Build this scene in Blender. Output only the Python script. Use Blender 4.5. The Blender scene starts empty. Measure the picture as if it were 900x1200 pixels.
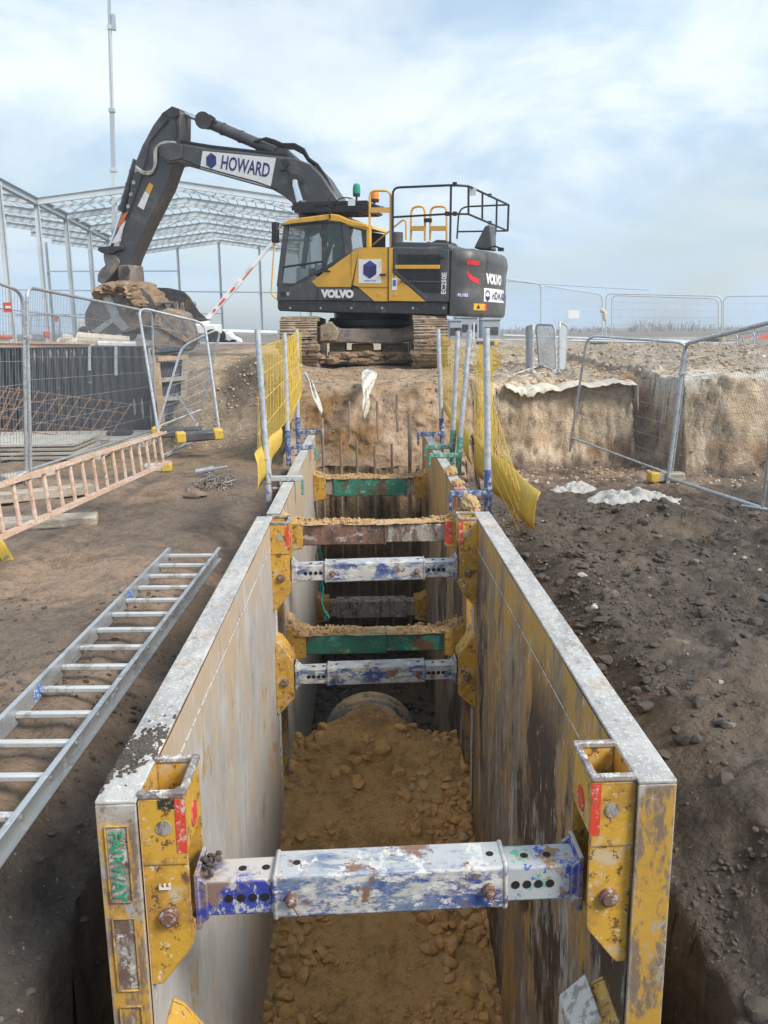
import bpy, math, random
import numpy as np
from mathutils import Vector, Matrix, Euler
random.seed(11)
RS = np.random.RandomState(5)
R = math.radians
sc = bpy.context.scene
COL = sc.collection

# ------------------------------------------------------------------ camera
CAMZ = 1.6
PITCH, YAW, ROLL, FPX = R(12.0), R(1.27), R(-0.6), 1000.0
CAM_M = Matrix.Translation((0, 0, CAMZ)) @ Matrix.Rotation(-YAW, 4, 'Z') @ Matrix.Rotation(R(90) - PITCH, 4, 'X') @ Matrix.Rotation(ROLL, 4, 'Z')
cd = bpy.data.cameras.new('camera'); cam = bpy.data.objects.new('camera', cd); COL.objects.link(cam)
cam.matrix_world = CAM_M
cd.sensor_fit = 'VERTICAL'; cd.sensor_height = 24.0; cd.lens = 20.0
cd.clip_start = 0.05; cd.clip_end = 3000
sc.camera = cam
CAM_R = CAM_M.to_3x3()

def ray(px, py):
    return CAM_R @ Vector(((px - 450) / FPX, (600 - py) / FPX, -1.0))
def P(px, py, Y):
    d = ray(px, py); t = Y / d.y
    return Vector((d.x * t, Y, CAMZ + d.z * t))
def D(px, py, dep):
    d = ray(px, py)
    return Vector((0, 0, CAMZ)) + d * dep
def G(px, py, z=0.0):
    d = ray(px, py); t = (z - CAMZ) / d.z
    return Vector((d.x * t, d.y * t, z))

# ------------------------------------------------------------------ noise
_perm = RS.randint(0, 2**31 - 1, 1024)
def _h(ix, iy, iz, seed):
    n = (ix * 374761393 + iy * 668265263 + iz * 2147483647 + seed * 974634777) & 0x7fffffff
    n = ((n ^ (n >> 13)) * 1274126177) & 0x7fffffff
    n = ((n ^ (n >> 15)) * 461845907) & 0x7fffffff
    return ((n ^ (n >> 14)) & 0xffff) / 65535.0
def vnoise(x, y, z=0.0, seed=0):
    x = np.asarray(x, float); y = np.asarray(y, float); z = np.zeros_like(x) + z
    ix, iy, iz = np.floor(x).astype(np.int64), np.floor(y).astype(np.int64), np.floor(z).astype(np.int64)
    fx, fy, fz = x - ix, y - iy, z - iz
    fx, fy, fz = [f * f * f * (f * (f * 6 - 15) + 10) for f in (fx, fy, fz)]
    def c(a, b, d): return _h(ix + a, iy + b, iz + d, seed)
    def l(a, b, t): return a + (b - a) * t
    r0 = l(l(c(0,0,0), c(1,0,0), fx), l(c(0,1,0), c(1,1,0), fx), fy)
    r1 = l(l(c(0,0,1), c(1,0,1), fx), l(c(0,1,1), c(1,1,1), fx), fy)
    return l(r0, r1, fz) * 2 - 1
def fbm(x, y, z=0.0, o=4, seed=0, gain=.5):
    s = 0; a = 1; t = 0; f = 1.0
    for i in range(o):
        s = s + a * vnoise(x * f, y * f, np.asarray(z) * f, seed + i * 17); t += a; a *= gain; f *= 2.03
    return s / t
def ss(a, b, x):
    t = np.clip((x - a) / (b - a), 0, 1); return t * t * (3 - 2 * t)

# ------------------------------------------------------------------ mesh builder
class MB:
    def __init__(s): s.v = []; s.f = []
    def add(s, vs, fs):
        n = len(s.v); s.v += [tuple(v) for v in vs]; s.f += [tuple(i + n for i in f) for f in fs]; return s
    def box(s, c, d, M=None):
        x, y, z = d[0] / 2, d[1] / 2, d[2] / 2
        vs = [Vector((a * x, b * y, e * z)) for e in (-1, 1) for a, b in ((-1,-1),(1,-1),(1,1),(-1,1))]
        if M is not None: vs = [M @ v for v in vs]
        vs = [v + Vector(c) for v in vs]
        return s.add(vs, [(0,3,2,1),(4,5,6,7),(0,1,5,4),(1,2,6,5),(2,3,7,6),(3,0,4,7)])
    def box2(s, lo, hi):
        return s.box([(a + b) / 2 for a, b in zip(lo, hi)], [abs(b - a) for a, b in zip(lo, hi)])
    def beam(s, a, b, w, h, up=(0, 0, 1)):
        a, b = Vector(a), Vector(b); d = (b - a); L = d.length; d.normalize()
        u = Vector(up)
        if abs(d.dot(u)) > .98: u = Vector((0, 1, 0))
        x = d.cross(u).normalized(); z = x.cross(d).normalized()
        M = Matrix((x, d, z)).transposed()
        return s.box((a + b) / 2, (w, L, h), M)
    def tube(s, pts, r, n=8, closed=False, r2=None):
        pts = [Vector(p) for p in pts]; m = len(pts)
        rr = [r] * m if r2 is None else [r + (r2 - r) * i / (m - 1) for i in range(m)]
        if isinstance(r, (list, tuple)): rr = list(r)
        tang = []
        for i in range(m):
            if closed: t = pts[(i + 1) % m] - pts[i - 1]
            else: t = pts[min(i + 1, m - 1)] - pts[max(i - 1, 0)]
            tang.append(t.normalized() if t.length > 1e-9 else Vector((0, 0, 1)))
        u = tang[0].orthogonal().normalized(); vs = []
        for i in range(m):
            t = tang[i]; u = (u - t * u.dot(t))
            u = u.normalized() if u.length > 1e-6 else t.orthogonal().normalized()
            w = t.cross(u)
            for k in range(n):
                a = 2 * math.pi * (k + .5) / n
                vs.append(pts[i] + (u * math.cos(a) + w * math.sin(a)) * rr[i])
        fs = []
        for i in range(m if closed else m - 1):
            j = (i + 1) % m
            for k in range(n):
                q = (k + 1) % n; fs.append((i*n+k, i*n+q, j*n+q, j*n+k))
        if not closed: fs += [tuple(range(n))[::-1], tuple((m-1)*n + k for k in range(n))]
        return s.add(vs, fs)
    def cyl(s, a, b, r, n=20): return s.tube([a, b], r, n)
    def prism(s, poly, a, b, M=None, axis='y'):
        """poly of (x,z); extruded along y from a to b"""
        n = len(poly)
        ar = sum(poly[i][0] * poly[(i+1) % n][1] - poly[(i+1) % n][0] * poly[i][1] for i in range(n))
        if ar < 0: poly = poly[::-1]
        f = {'y': lambda p, t: Vector((p[0], t, p[1])), 'z': lambda p, t: Vector((p[0], p[1], t)), 'x': lambda p, t: Vector((t, p[0], p[1]))}[axis]
        vs = [f(p, a) for p in poly] + [f(p, b) for p in poly]
        if M is not None: vs = [M @ v for v in vs]
        return s.add(vs, [tuple(range(n)), tuple(range(2*n-1, n-1, -1))] + [(i, i+n, (i+1) % n + n, (i+1) % n) for i in range(n)])
    def quad(s, a, b, c, d, th=0.004):
        a, b, c, d = map(Vector, (a, b, c, d)); nrm = (b - a).cross(d - a).normalized() * th / 2
        return s.add([a+nrm, b+nrm, c+nrm, d+nrm, a-nrm, b-nrm, c-nrm, d-nrm],
                     [(0,1,2,3),(7,6,5,4),(0,4,5,1),(1,5,6,2),(2,6,7,3),(3,7,4,0)])
    def xf(s, M):
        s.v = [tuple(M @ Vector(v)) for v in s.v]; return s
    def join(s, o): return s.add(o.v, o.f)

def fillet(pts, r, seg=5, closed=False):
    pts = [Vector(p) for p in pts]; out = []; n = len(pts)
    for i, p in enumerate(pts):
        if not closed and i in (0, n - 1): out.append(p); continue
        a, b = pts[i - 1], pts[(i + 1) % n]
        da, db = (a - p), (b - p); q = min(r, da.length * .49, db.length * .49)
        A, B = p + da.normalized() * q, p + db.normalized() * q
        for k in range(seg + 1):
            t = k / seg; out.append(A * (1-t)**2 + p * 2*t*(1-t) + B * t*t)
    return out

def mesh_obj(name, mb, mat=None, parent=None, off=(0, 0, 0), bevel=0, smooth=True, angle=35, seg=2):
    me = bpy.data.meshes.new(name)
    o_ = Vector(off)
    if o_.length > 0: vs = [(v[0]-o_.x, v[1]-o_.y, v[2]-o_.z) for v in mb.v]
    else: vs = mb.v
    me.from_pydata(vs, [], mb.f); me.validate(); me.update()
    if mat: me.materials.append(mat)
    ob = bpy.data.objects.new(name, me); COL.objects.link(ob)
    if smooth and len(me.polygons):
        me.shade_smooth(); me.set_sharp_from_angle(angle=R(angle))
    if parent: ob.parent = parent
    if bevel:
        m = ob.modifiers.new('bevel', 'BEVEL'); m.width = bevel; m.segments = seg; m.limit_method = 'ANGLE'; m.angle_limit = R(40); m.harden_normals = False
    return ob

ROOTOFF = {}
def thing(name, label, cat, loc, group=None):
    o = bpy.data.objects.new(name, None); COL.objects.link(o); o.empty_display_size = .1
    o.location = loc; o['label'] = label; o['category'] = cat
    if group: o['group'] = group
    ROOTOFF[o.name] = tuple(loc); return o
def root_of(o):
    while o.parent: o = o.parent
    return o
def part(name, mb, mat, parent, label=None, **k):
    off = ROOTOFF.get(root_of(parent).name, (0, 0, 0))
    ob = mesh_obj(name, mb, mat, parent, off, **k)
    if label: ob['label'] = label
    return ob
def lpart(name, mb, mat, parent, **k):          # mesh already in local coordinates
    return mesh_obj(name, mb, mat, parent, **k)
def solo(name, label, cat, mb, mat, group=None, **k):
    a = np.array(mb.v); lo, hi = a.min(0), a.max(0)
    loc = ((lo[0]+hi[0])/2, (lo[1]+hi[1])/2, lo[2])
    ob = mesh_obj(name, mb, mat, None, loc, **k); ob.location = loc
    ob['label'] = label; ob['category'] = cat
    if group: ob['group'] = group
    return ob
def setting(name, mb, mat, kind='structure', label=None, cat=None, **k):
    ob = mesh_obj(name, mb, mat, **k); ob['kind'] = kind
    if label: ob['label'] = label
    if cat: ob['category'] = cat
    return ob
def copytree(o, parent=None):
    c = o.copy(); COL.objects.link(c); c.parent = parent
    if o.parent is not None: c.matrix_parent_inverse = o.matrix_parent_inverse.copy()
    for ch in list(o.children): copytree(ch, c)
    return c
def text_mb(s, size, bold=0.0, ext=0.0, shear=0.0, sx=1.0, space=1.0):
    """text in the xz plane, centred, facing -y"""
    cu = bpy.data.curves.new('t', 'FONT'); cu.body = s; cu.size = size; cu.offset = bold; cu.extrude = ext; cu.shear = shear
    cu.space_character = space; cu.resolution_u = 3
    ob = bpy.data.objects.new('t', cu); COL.objects.link(ob)
    dg = bpy.context.evaluated_depsgraph_get(); me = bpy.data.meshes.new_from_object(ob.evaluated_get(dg))
    mb = MB(); vs = [v.co.copy() for v in me.vertices]
    cx = (min(v.x for v in vs) + max(v.x for v in vs)) / 2; cy = (min(v.y for v in vs) + max(v.y for v in vs)) / 2
    mb.add([((v.x - cx) * sx, -v.z, v.y - cy) for v in vs], [tuple(p.vertices) for p in me.polygons])
    bpy.data.objects.remove(ob); bpy.data.meshes.remove(me); bpy.data.curves.remove(cu)
    return mb

# ------------------------------------------------------------------ materials
def sock(nt, node, name, val):
    if hasattr(val, 'is_linked') or isinstance(val, bpy.types.NodeSocket): nt.links.new(val, node.inputs[name])
    else: node.inputs[name].default_value = val
def mat(name, base, layers=(), rough=.6, metal=0.0, bump=None, attr=None, spec=.5, rvar=.15, alpha=None, coat=0, trans=0, fine=.45, edge=None, vor=None):
    """layers: (color, scale, lo, hi, detail, seed[, zrange, axis]) mixed over the base one after the other"""
    m = bpy.data.materials.new(name); m.use_nodes = True; nt = m.node_tree; N = nt.nodes; L = nt.links
    b = N['Principled BSDF']; tc = N.new('ShaderNodeTexCoord'); geo = N.new('ShaderNodeNewGeometry')
    def noise(scale, seed, detail=4, rough_=.6, dist=0):
        mp = N.new('ShaderNodeMapping'); L.new(tc.outputs['Object'], mp.inputs['Vector'])
        mp.inputs['Location'].default_value = (seed * 3.7, seed * 1.3, seed * 2.1)
        mp.inputs['Scale'].default_value = scale if isinstance(scale, (tuple, list)) else (scale,) * 3
        n = N.new('ShaderNodeTexNoise'); n.inputs['Scale'].default_value = 1; n.inputs['Detail'].default_value = detail
        n.inputs['Roughness'].default_value = rough_; n.inputs['Distortion'].default_value = dist
        L.new(mp.outputs[0], n.inputs['Vector']); return n.outputs['Fac']
    if attr:
        a = N.new('ShaderNodeAttribute'); a.attribute_name = attr; cur = a.outputs['Color']
    else:
        c = N.new('ShaderNodeRGB'); c.outputs[0].default_value = (*base, 1); cur = c.outputs[0]
    for ly in layers:
        col, scale, lo, hi, det, seed = ly[:6]
        f = noise(scale, seed, det)
        if fine:
            s6 = tuple(q * 6.3 for q in scale) if isinstance(scale, (tuple, list)) else scale * 6.3
            f2 = noise(s6, seed + 11, 4, .7)
            cb = N.new('ShaderNodeMath'); cb.operation = 'MULTIPLY_ADD'; L.new(f2, cb.inputs[0]); cb.inputs[1].default_value = fine
            c2 = N.new('ShaderNodeMath'); c2.operation = 'MULTIPLY_ADD'; L.new(f, c2.inputs[0]); c2.inputs[1].default_value = 1.0; c2.inputs[2].default_value = -.5 * fine
            L.new(c2.outputs[0], cb.inputs[2]); f = cb.outputs[0]
        mr = N.new('ShaderNodeMapRange'); mr.inputs['From Min'].default_value = lo; mr.inputs['From Max'].default_value = hi
        mr.interpolation_type = 'SMOOTHSTEP'; L.new(f, mr.inputs['Value']); fac = mr.outputs[0]
        if len(ly) > 6 and ly[6] is not None:
            z0, z1, ax = ly[6]
            sp = N.new('ShaderNodeSeparateXYZ'); L.new(tc.outputs['Object'], sp.inputs[0])
            m2 = N.new('ShaderNodeMapRange'); m2.inputs['From Min'].default_value = z0; m2.inputs['From Max'].default_value = z1
            L.new(sp.outputs[ax], m2.inputs['Value'])
            mu = N.new('ShaderNodeMath'); mu.operation = 'MULTIPLY'; L.new(fac, mu.inputs[0]); L.new(m2.outputs[0], mu.inputs[1]); fac = mu.outputs[0]
        if len(ly) > 7 and ly[7] == 'up':      # only on upward faces (settled dirt)
            sp = N.new('ShaderNodeSeparateXYZ'); L.new(geo.outputs['Normal'], sp.inputs[0])
            m2 = N.new('ShaderNodeMapRange'); m2.inputs['From Min'].default_value = .5; m2.inputs['From Max'].default_value = .85
            L.new(sp.outputs[2], m2.inputs['Value'])
            mu = N.new('ShaderNodeMath'); mu.operation = 'MULTIPLY'; L.new(fac, mu.inputs[0]); L.new(m2.outputs[0], mu.inputs[1]); fac = mu.outputs[0]
        mx = N.new('ShaderNodeMix'); mx.data_type = 'RGBA'
        mode = 'MIX'
        if isinstance(col, str): mode = 'MULTIPLY'; v = float(col); col = (v, v, v)
        mx.blend_type = mode
        L.new(fac, mx.inputs[0]); L.new(cur, mx.inputs[6]); mx.inputs[7].default_value = (*col, 1); cur = mx.outputs[2]
    if edge:
        ecol, erad = edge
        bv_ = N.new('ShaderNodeBevel'); bv_.samples = 4; bv_.inputs['Radius'].default_value = erad
        dt = N.new('ShaderNodeVectorMath'); dt.operation = 'DOT_PRODUCT'; L.new(bv_.outputs[0], dt.inputs[0]); L.new(geo.outputs['Normal'], dt.inputs[1])
        ef = N.new('ShaderNodeMapRange'); ef.inputs['From Min'].default_value = .995; ef.inputs['From Max'].default_value = .90; L.new(dt.outputs['Value'], ef.inputs['Value'])
        en = N.new('ShaderNodeMapRange'); en.inputs['From Min'].default_value = .38; en.inputs['From Max'].default_value = .56; L.new(noise(26, 13, 5, .7), en.inputs['Value'])
        em = N.new('ShaderNodeMath'); em.operation = 'MULTIPLY'; L.new(ef.outputs[0], em.inputs[0]); L.new(en.outputs[0], em.inputs[1])
        mx = N.new('ShaderNodeMix'); mx.data_type = 'RGBA'; L.new(em.outputs[0], mx.inputs[0]); L.new(cur, mx.inputs[6]); mx.inputs[7].default_value = (*ecol, 1); cur = mx.outputs[2]
    L.new(cur, b.inputs['Base Color'])
    b.inputs['Metallic'].default_value = metal; b.inputs['Specular IOR Level'].default_value = spec
    if coat: b.inputs['Coat Weight'].default_value = coat
    if rvar:
        f = noise(6, 9, 5); mr = N.new('ShaderNodeMapRange'); L.new(f, mr.inputs['Value'])
        mr.inputs['From Min'].default_value = .3; mr.inputs['From Max'].default_value = .7
        mr.inputs['To Min'].default_value = max(.03, rough - rvar); mr.inputs['To Max'].default_value = min(1, rough + rvar)
        L.new(mr.outputs[0], b.inputs['Roughness'])
    else: b.inputs['Roughness'].default_value = rough
    if bump:
        prev = None
        if vor:
            for vs_, vst, vd in vor:
                mp = N.new('ShaderNodeMapping'); L.new(tc.outputs['Object'], mp.inputs['Vector']); mp.inputs['Scale'].default_value = (vs_,) * 3
                nz = N.new('ShaderNodeTexNoise'); nz.inputs['Scale'].default_value = 1.3; nz.inputs['Detail'].default_value = 3; L.new(mp.outputs[0], nz.inputs['Vector'])
                va = N.new('ShaderNodeVectorMath'); va.operation = 'MULTIPLY_ADD'; L.new(nz.outputs['Color'], va.inputs[0]); va.inputs[1].default_value = (1.1,) * 3; L.new(mp.outputs[0], va.inputs[2])
                vo = N.new('ShaderNodeTexVoronoi'); vo.feature = 'F1'; vo.inputs['Scale'].default_value = 1; L.new(va.outputs[0], vo.inputs['Vector'])
                bn = N.new('ShaderNodeBump'); bn.invert = True; bn.inputs['Strength'].default_value = vst; bn.inputs['Distance'].default_value = vd; L.new(vo.outputs['Distance'], bn.inputs['Height'])
                if prev: L.new(prev, bn.inputs['Normal'])
                prev = bn.outputs[0]
        for sca, strength, dist in bump:
            f = noise(sca, 4, 8, .65)
            bn = N.new('ShaderNodeBump'); bn.inputs['Strength'].default_value = strength; bn.inputs['Distance'].default_value = dist
            L.new(f, bn.inputs['Height'])
            if prev: L.new(prev, bn.inputs['Normal'])
            prev = bn.outputs[0]
        L.new(prev, b.inputs['Normal'])
    if trans:
        tr = N.new('ShaderNodeBsdfTransparent'); mxs = N.new('ShaderNodeMixShader'); mxs.inputs[0].default_value = trans
        out = N['Material Output']; L.new(b.outputs[0], mxs.inputs[1]); L.new(tr.outputs[0], mxs.inputs[2]); L.new(mxs.outputs[0], out.inputs[0])
    return m

RUST = (.13, .055, .028); CHALK = (.62, .62, .60); OCHRE = (.62, .33, .03); DIRT = (.16, .11, .07); SAND = (.45, .29, .14)
M_dummy = [(25, .9, .02), (120, .5, .004)]
M = {}
M['soil'] = mat('soil', (.1,.1,.1), [('0.62', 3.0, .45, .7, 6, 1), ('0.7', 14, .5, .68, 6, 2), ((.42,.38,.33), 45, .70, .76, 3, 3), ((.33,.24,.15), 1.6, .70, .84, 6, 4)],
                rough=.8, rvar=.2, bump=[(6, .6, .05), (28, .8, .02), (110, .6, .005)], vor=[(34, .5, .018)], attr='soil', spec=.35)
M['clod_dark'] = mat('clod_dark', (.095,.080,.069), [('0.6', 8, .5, .65, 5, 2), ((.2,.17,.14), 2.2, .62, .7, 3, 6), ((.5,.46,.4), .8, .70, .74, 1, 8)], rough=.9, bump=[(60, .7, .008)], spec=.3)
M['clod_mud'] = mat('clod_mud', (.19,.14,.10), [('0.65', 8, .5, .65, 5, 2), ((.36,.25,.14), 2.5, .6, .7, 3, 6)], rough=.8, bump=[(60, .7, .006)], spec=.3)
M['clod_clay'] = mat('clod_clay', (.66,.385,.15), [('0.72', 9, .45, .65, 5, 2), ((.52,.38,.22), 3, .58, .7, 3, 6)], rough=.9, bump=[(70, .7, .006)], spec=.25)
M['clod_tan'] = mat('clod_tan', (.44,.34,.24), [('0.7', 4, .45, .65, 5, 2), ((.58,.53,.46), 1.3, .56, .66, 3, 6), ((.2,.12,.07), .9, .6, .7, 3, 3)], rough=.95, bump=[(40, .7, .01)], spec=.2)
M['stone'] = mat('stone', (.42,.39,.34), [('0.7', 12, .45, .65, 5, 2), ((.3,.24,.18), 2, .5, .65, 3, 6)], rough=.9, bump=[(70, .5, .004)])
# trench box steel
M['box_top'] = mat('box_top', (.35,.345,.34), [((.48,.465,.445), (12,3,12), .38, .62, 6, 1), ((.24,.23,.23), (40,24,40), .57, .68, 6, 2), ((.28,.26,.25), (4,2,4), .56, .70, 6, 22), ((.36,.27,.19), 5, .58, .74, 6, 3), ((.60,.55,.47), 3, .60, .72, 5, 6), ((.62,.60,.57), 90, .58, .64, 3, 8)], rough=.6, bump=[(60,.4,.003),(12,.3,.004)])
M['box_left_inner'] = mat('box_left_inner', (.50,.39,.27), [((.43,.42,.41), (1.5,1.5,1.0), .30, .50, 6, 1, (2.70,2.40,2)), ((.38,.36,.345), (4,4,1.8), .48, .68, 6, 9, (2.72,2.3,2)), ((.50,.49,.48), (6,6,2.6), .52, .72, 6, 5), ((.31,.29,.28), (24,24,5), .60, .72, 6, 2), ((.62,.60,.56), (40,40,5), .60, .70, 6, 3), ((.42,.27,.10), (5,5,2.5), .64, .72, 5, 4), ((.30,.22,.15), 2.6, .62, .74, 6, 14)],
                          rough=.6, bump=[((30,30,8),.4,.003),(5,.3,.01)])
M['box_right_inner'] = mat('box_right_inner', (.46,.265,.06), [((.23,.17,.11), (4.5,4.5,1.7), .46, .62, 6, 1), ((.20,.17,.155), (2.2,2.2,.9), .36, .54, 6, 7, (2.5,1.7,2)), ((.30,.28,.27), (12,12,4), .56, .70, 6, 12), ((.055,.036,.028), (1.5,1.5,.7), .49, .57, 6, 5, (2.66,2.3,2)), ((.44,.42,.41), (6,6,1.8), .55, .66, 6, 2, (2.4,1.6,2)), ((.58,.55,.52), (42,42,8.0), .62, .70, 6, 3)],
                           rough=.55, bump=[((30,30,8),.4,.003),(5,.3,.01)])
M['box_left_edge'] = mat('box_left_edge', (.50,.29,.05), edge=((.36,.34,.32), .016), layers=[((.20,.145,.11), (14,14,5), .42, .55, 6, 1), ((.36,.33,.30), (16,16,9), .56, .66, 6, 2), ((.5,.48,.45), 9, .52, .62, 6, 3, (2.63,2.73,2))], rough=.6, bump=[(40,.5,.004)])
M['box_outer'] = mat('box_outer', (.5,.3,.06), [((.16,.11,.08), 6, .42, .6, 6, 1), ((.45,.42,.38), 12, .55, .65, 6, 2)], rough=.7)
M['yellow_worn'] = mat('yellow_worn', (.58,.33,.045), [((.42,.23,.045), 4, .46, .62, 4, 8), ((.52,.42,.27), 6, .56, .70, 5, 2), ((.16,.085,.04), 24, .58, .64, 5, 1), ((.62,.58,.5), 50, .64, .69, 3, 3), ((.20,.12,.08), 7, .63, .72, 6, 12)], edge=((.17,.12,.10), .012), rough=.5, bump=[(60,.3,.002)])
M['yellow_rim'] = mat('yellow_rim', (.30,.27,.25), [((.16,.13,.13), 22, .46, .6, 5, 1), ((.60,.57,.54), 30, .56, .64, 5, 2), ((.6,.33,.05), 9, .64, .70, 4, 6)], rough=.6, bump=[(60,.5,.004)])
M['blue_worn'] = mat('blue_worn', (.045,.075,.24), [((.16,.21,.30), 6, .42, .62, 5, 1), ((.47,.46,.43), (7,30,16), .44, .58, 8, 2), ((.42,.44,.46), 5, .32, .56, 6, 3, None, 'up'), ((.60,.59,.56), (14,9,30), .52, .62, 5, 6), ((.22,.12,.08), 9, .60, .66, 6, 4)], edge=((.42,.36,.32), .010), rough=.55, bump=[(60,.5,.004),(9,.3,.004)])
M['blue_bright'] = mat('blue_bright', (.035,.055,.32), edge=((.35,.28,.24), .010), layers=[((.48,.48,.48), (30,30,18), .52, .62, 6, 2), ((.24,.16,.13), 9, .50, .62, 6, 4), ((.50,.46,.43), 10, .36, .56, 6, 3, None, 'up')], rough=.5, bump=[(60,.4,.003)])
M['teal_white'] = mat('teal_white', (.40,.42,.43), [((.05,.09,.40), 14, .54, .6, 6, 1), ((.10,.36,.24), 6, .6, .68, 5, 2), ((.3,.16,.07), 8, .62, .7, 6, 4)], rough=.55, bump=[(60,.4,.003)])
M['rust_steel'] = mat('rust_steel', (.20,.11,.075), [((.10,.06,.045), (18,6,6), .45, .6, 6, 1), ((.42,.39,.36), (9,20,20), .56, .66, 6, 2), ((.42,.27,.14), 6, .58, .7, 6, 3, None, 'up')], rough=.7, bump=[(60,.5,.004)])
M['grey_steel'] = mat('grey_steel', (.34,.31,.28), [((.14,.09,.07), (14,6,6), .45, .6, 6, 1), ((.55,.52,.48), (20,20,20), .56, .66, 6, 2), ((.42,.27,.14), 6, .5, .7, 6, 3, None, 'up')], rough=.7, bump=[(60,.5,.004)])
M['green_steel'] = mat('green_steel', (.04,.20,.14), [((.15,.08,.05), 5, .53, .60, 6, 1), ((.08,.36,.27), 9, .55, .7, 5, 4), ((.5,.42,.32), (12,25,25), .62, .68, 6, 2), ((.44,.28,.15), 6, .35, .55, 6, 3, None, 'up')], rough=.6, bump=[(60,.5,.004)])
M['red_paint'] = mat('red_paint', (.62,.06,.03), [((.55,.50,.46), 40, .55, .66, 5, 1), ((.2,.1,.07), 20, .6, .68, 5, 2)], rough=.5)
M['black_paint'] = mat('black_paint', (.03,.028,.025), [((.45,.30,.06), 60, .55, .6, 5, 1)], rough=.6)
M['green_paint'] = mat('green_paint', (.02,.30,.15), [((.2,.17,.14), 60, .52, .58, 4, 1), ((.35,.4,.33), 30, .55, .7, 4, 3)], rough=.5)
M['white_paint'] = mat('white_paint', (.72,.70,.66), [((.5,.3,.06), 70, .58, .62, 4, 1)], rough=.6)
M['pin'] = mat('pin', (.17,.09,.065), [((.4,.36,.32), 50, .55, .62, 5, 1)], rough=.6, bump=[(90,.5,.003)])
M['hole'] = mat('hole', (.012,.010,.010), rough=.9)
M['chalk'] = mat('chalk', (.60,.59,.57), [((.3,.28,.26), 30, .5, .6, 6, 1)], rough=.7)
# galvanised etc.
M['galv'] = mat('galv', (.50,.53,.56), [((.36,.39,.42), 18, .45, .6, 5, 1), ((.62,.64,.66), 50, .58, .64, 3, 2)], rough=.42, metal=.55)
M['galv_pale'] = mat('galv_pale', (.56,.60,.64), [((.42,.46,.5), 18, .45, .6, 5, 1)], rough=.5, metal=.35)
M['galv_dirty'] = mat('galv_dirty', (.46,.46,.45), [((.30,.25,.2), 6, .5, .65, 5, 1), ((.6,.6,.58), 20, .55, .62, 3, 2)], rough=.5, metal=.4)
M['alu'] = mat('alu', (.50,.53,.56), [((.36,.38,.40), (8,2,8), .5, .62, 5, 1), ((.62,.64,.66), 25, .58, .66, 5, 2), ((.28,.22,.17), 5, .66, .74, 6, 5)], rough=.38, metal=.6)
M['alu_rung'] = mat('alu_rung', (.62,.63,.63), [((.42,.40,.37), 12, .52, .64, 5, 1)], rough=.45, metal=.4)
M['sticker_blue'] = mat('sticker_blue', (.05,.18,.55), [((.7,.7,.7), 60, .5, .6, 3, 1)], rough=.5)
M['mesh_wire'] = mat('mesh_wire', (.30,.32,.34), rough=.5, metal=.5, rvar=0)
M['yellow_mesh'] = mat('yellow_mesh', (.64,.42,.04), [((.55,.36,.03), 9, .5, .65, 4, 1), ((.6,.55,.4), 30, .64, .7, 4, 2)], rough=.6)
M['yellow_plastic'] = mat('yellow_plastic', (.62,.42,.06), [((.35,.27,.12), 20, .58, .68, 5, 1)], rough=.5)
M['grp_orange'] = mat('grp_orange', (.60,.40,.31), [((.64,.54,.46), (4,4,20), .45, .62, 5, 1), ((.30,.22,.17), 12, .6, .7, 5, 2), ((.45,.30,.20), 30, .55, .62, 4, 5)], rough=.55)
M['wood'] = mat('wood', (.46,.31,.19), [((.30,.19,.11), (3,40,40), .5, .62, 5, 1), ((.55,.43,.30), 6, .55, .7, 4, 2)], rough=.8, bump=[(30,.3,.002)])
M['wood_grey'] = mat('wood_grey', (.40,.35,.29), [((.26,.22,.18), (3,20,20), .5, .62, 5, 1), ((.55,.53,.48), 8, .6, .7, 4, 2)], rough=.85, bump=[(30,.3,.002)])
M['concrete'] = mat('concrete', (.46,.44,.40), [((.34,.31,.27), 5, .48, .65, 6, 1), ((.56,.54,.5), 20, .55, .65, 5, 2)], rough=.85, bump=[(40,.4,.006)])
M['concrete_spill'] = mat('concrete_spill', (.50,.485,.46), [((.40,.38,.35), 12, .5, .65, 6, 1), ((.3,.24,.18), 5, .64, .72, 5, 2)], rough=.9, bump=[(18,.9,.03),(90,.6,.006)])
M['membrane'] = mat('membrane', (.028,.032,.045), [((.06,.07,.085), (60,60,1.5), .5, .6, 3, 1), ((.35,.36,.38), (9,9,18), .69, .72, 5, 2), ((.10,.09,.08), 2.5, .58, .7, 5, 4)], rough=.45, bump=[((60,60,2),.5,.01),(9,.5,.02)])
M['rebar'] = mat('rebar', (.30,.17,.10), [((.14,.08,.05), 20, .5, .6, 4, 1)], rough=.8)
M['pipe'] = mat('pipe', (.24,.23,.22), [((.50,.34,.17), 5, .34, .52, 5, 1, None, 'up'), ((.10,.09,.09), 7, .5, .65, 5, 3)], rough=.7, bump=[(40,.3,.004)])
M['rope'] = mat('rope', (.03,.26,.30), rough=.8)
M['chain'] = mat('chain', (.26,.23,.21), [((.5,.48,.46), 30, .55, .62, 3, 1), ((.2,.14,.09), 10, .5, .6, 3, 3)], rough=.5, metal=.3)
M['rag_brown'] = mat('rag_brown', (.26,.19,.14), [((.16,.11,.08), 12, .5, .66, 5, 1)], rough=.95, bump=[(30,.8,.01)])
M['rag'] = mat('rag', (.58,.50,.40), [((.40,.30,.20), 8, .5, .66, 5, 1)], rough=.95, bump=[(30,.8,.01)])
M['rag_white'] = mat('rag_white', (.60,.55,.47), [((.40,.30,.20), 9, .56, .68, 5, 1)], rough=.95, bump=[(30,.8,.01)])
M['blue_plastic'] = mat('blue_plastic', (.10,.25,.5), [((.6,.62,.65), 12, .5, .6, 3, 1)], rough=.4)
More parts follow.
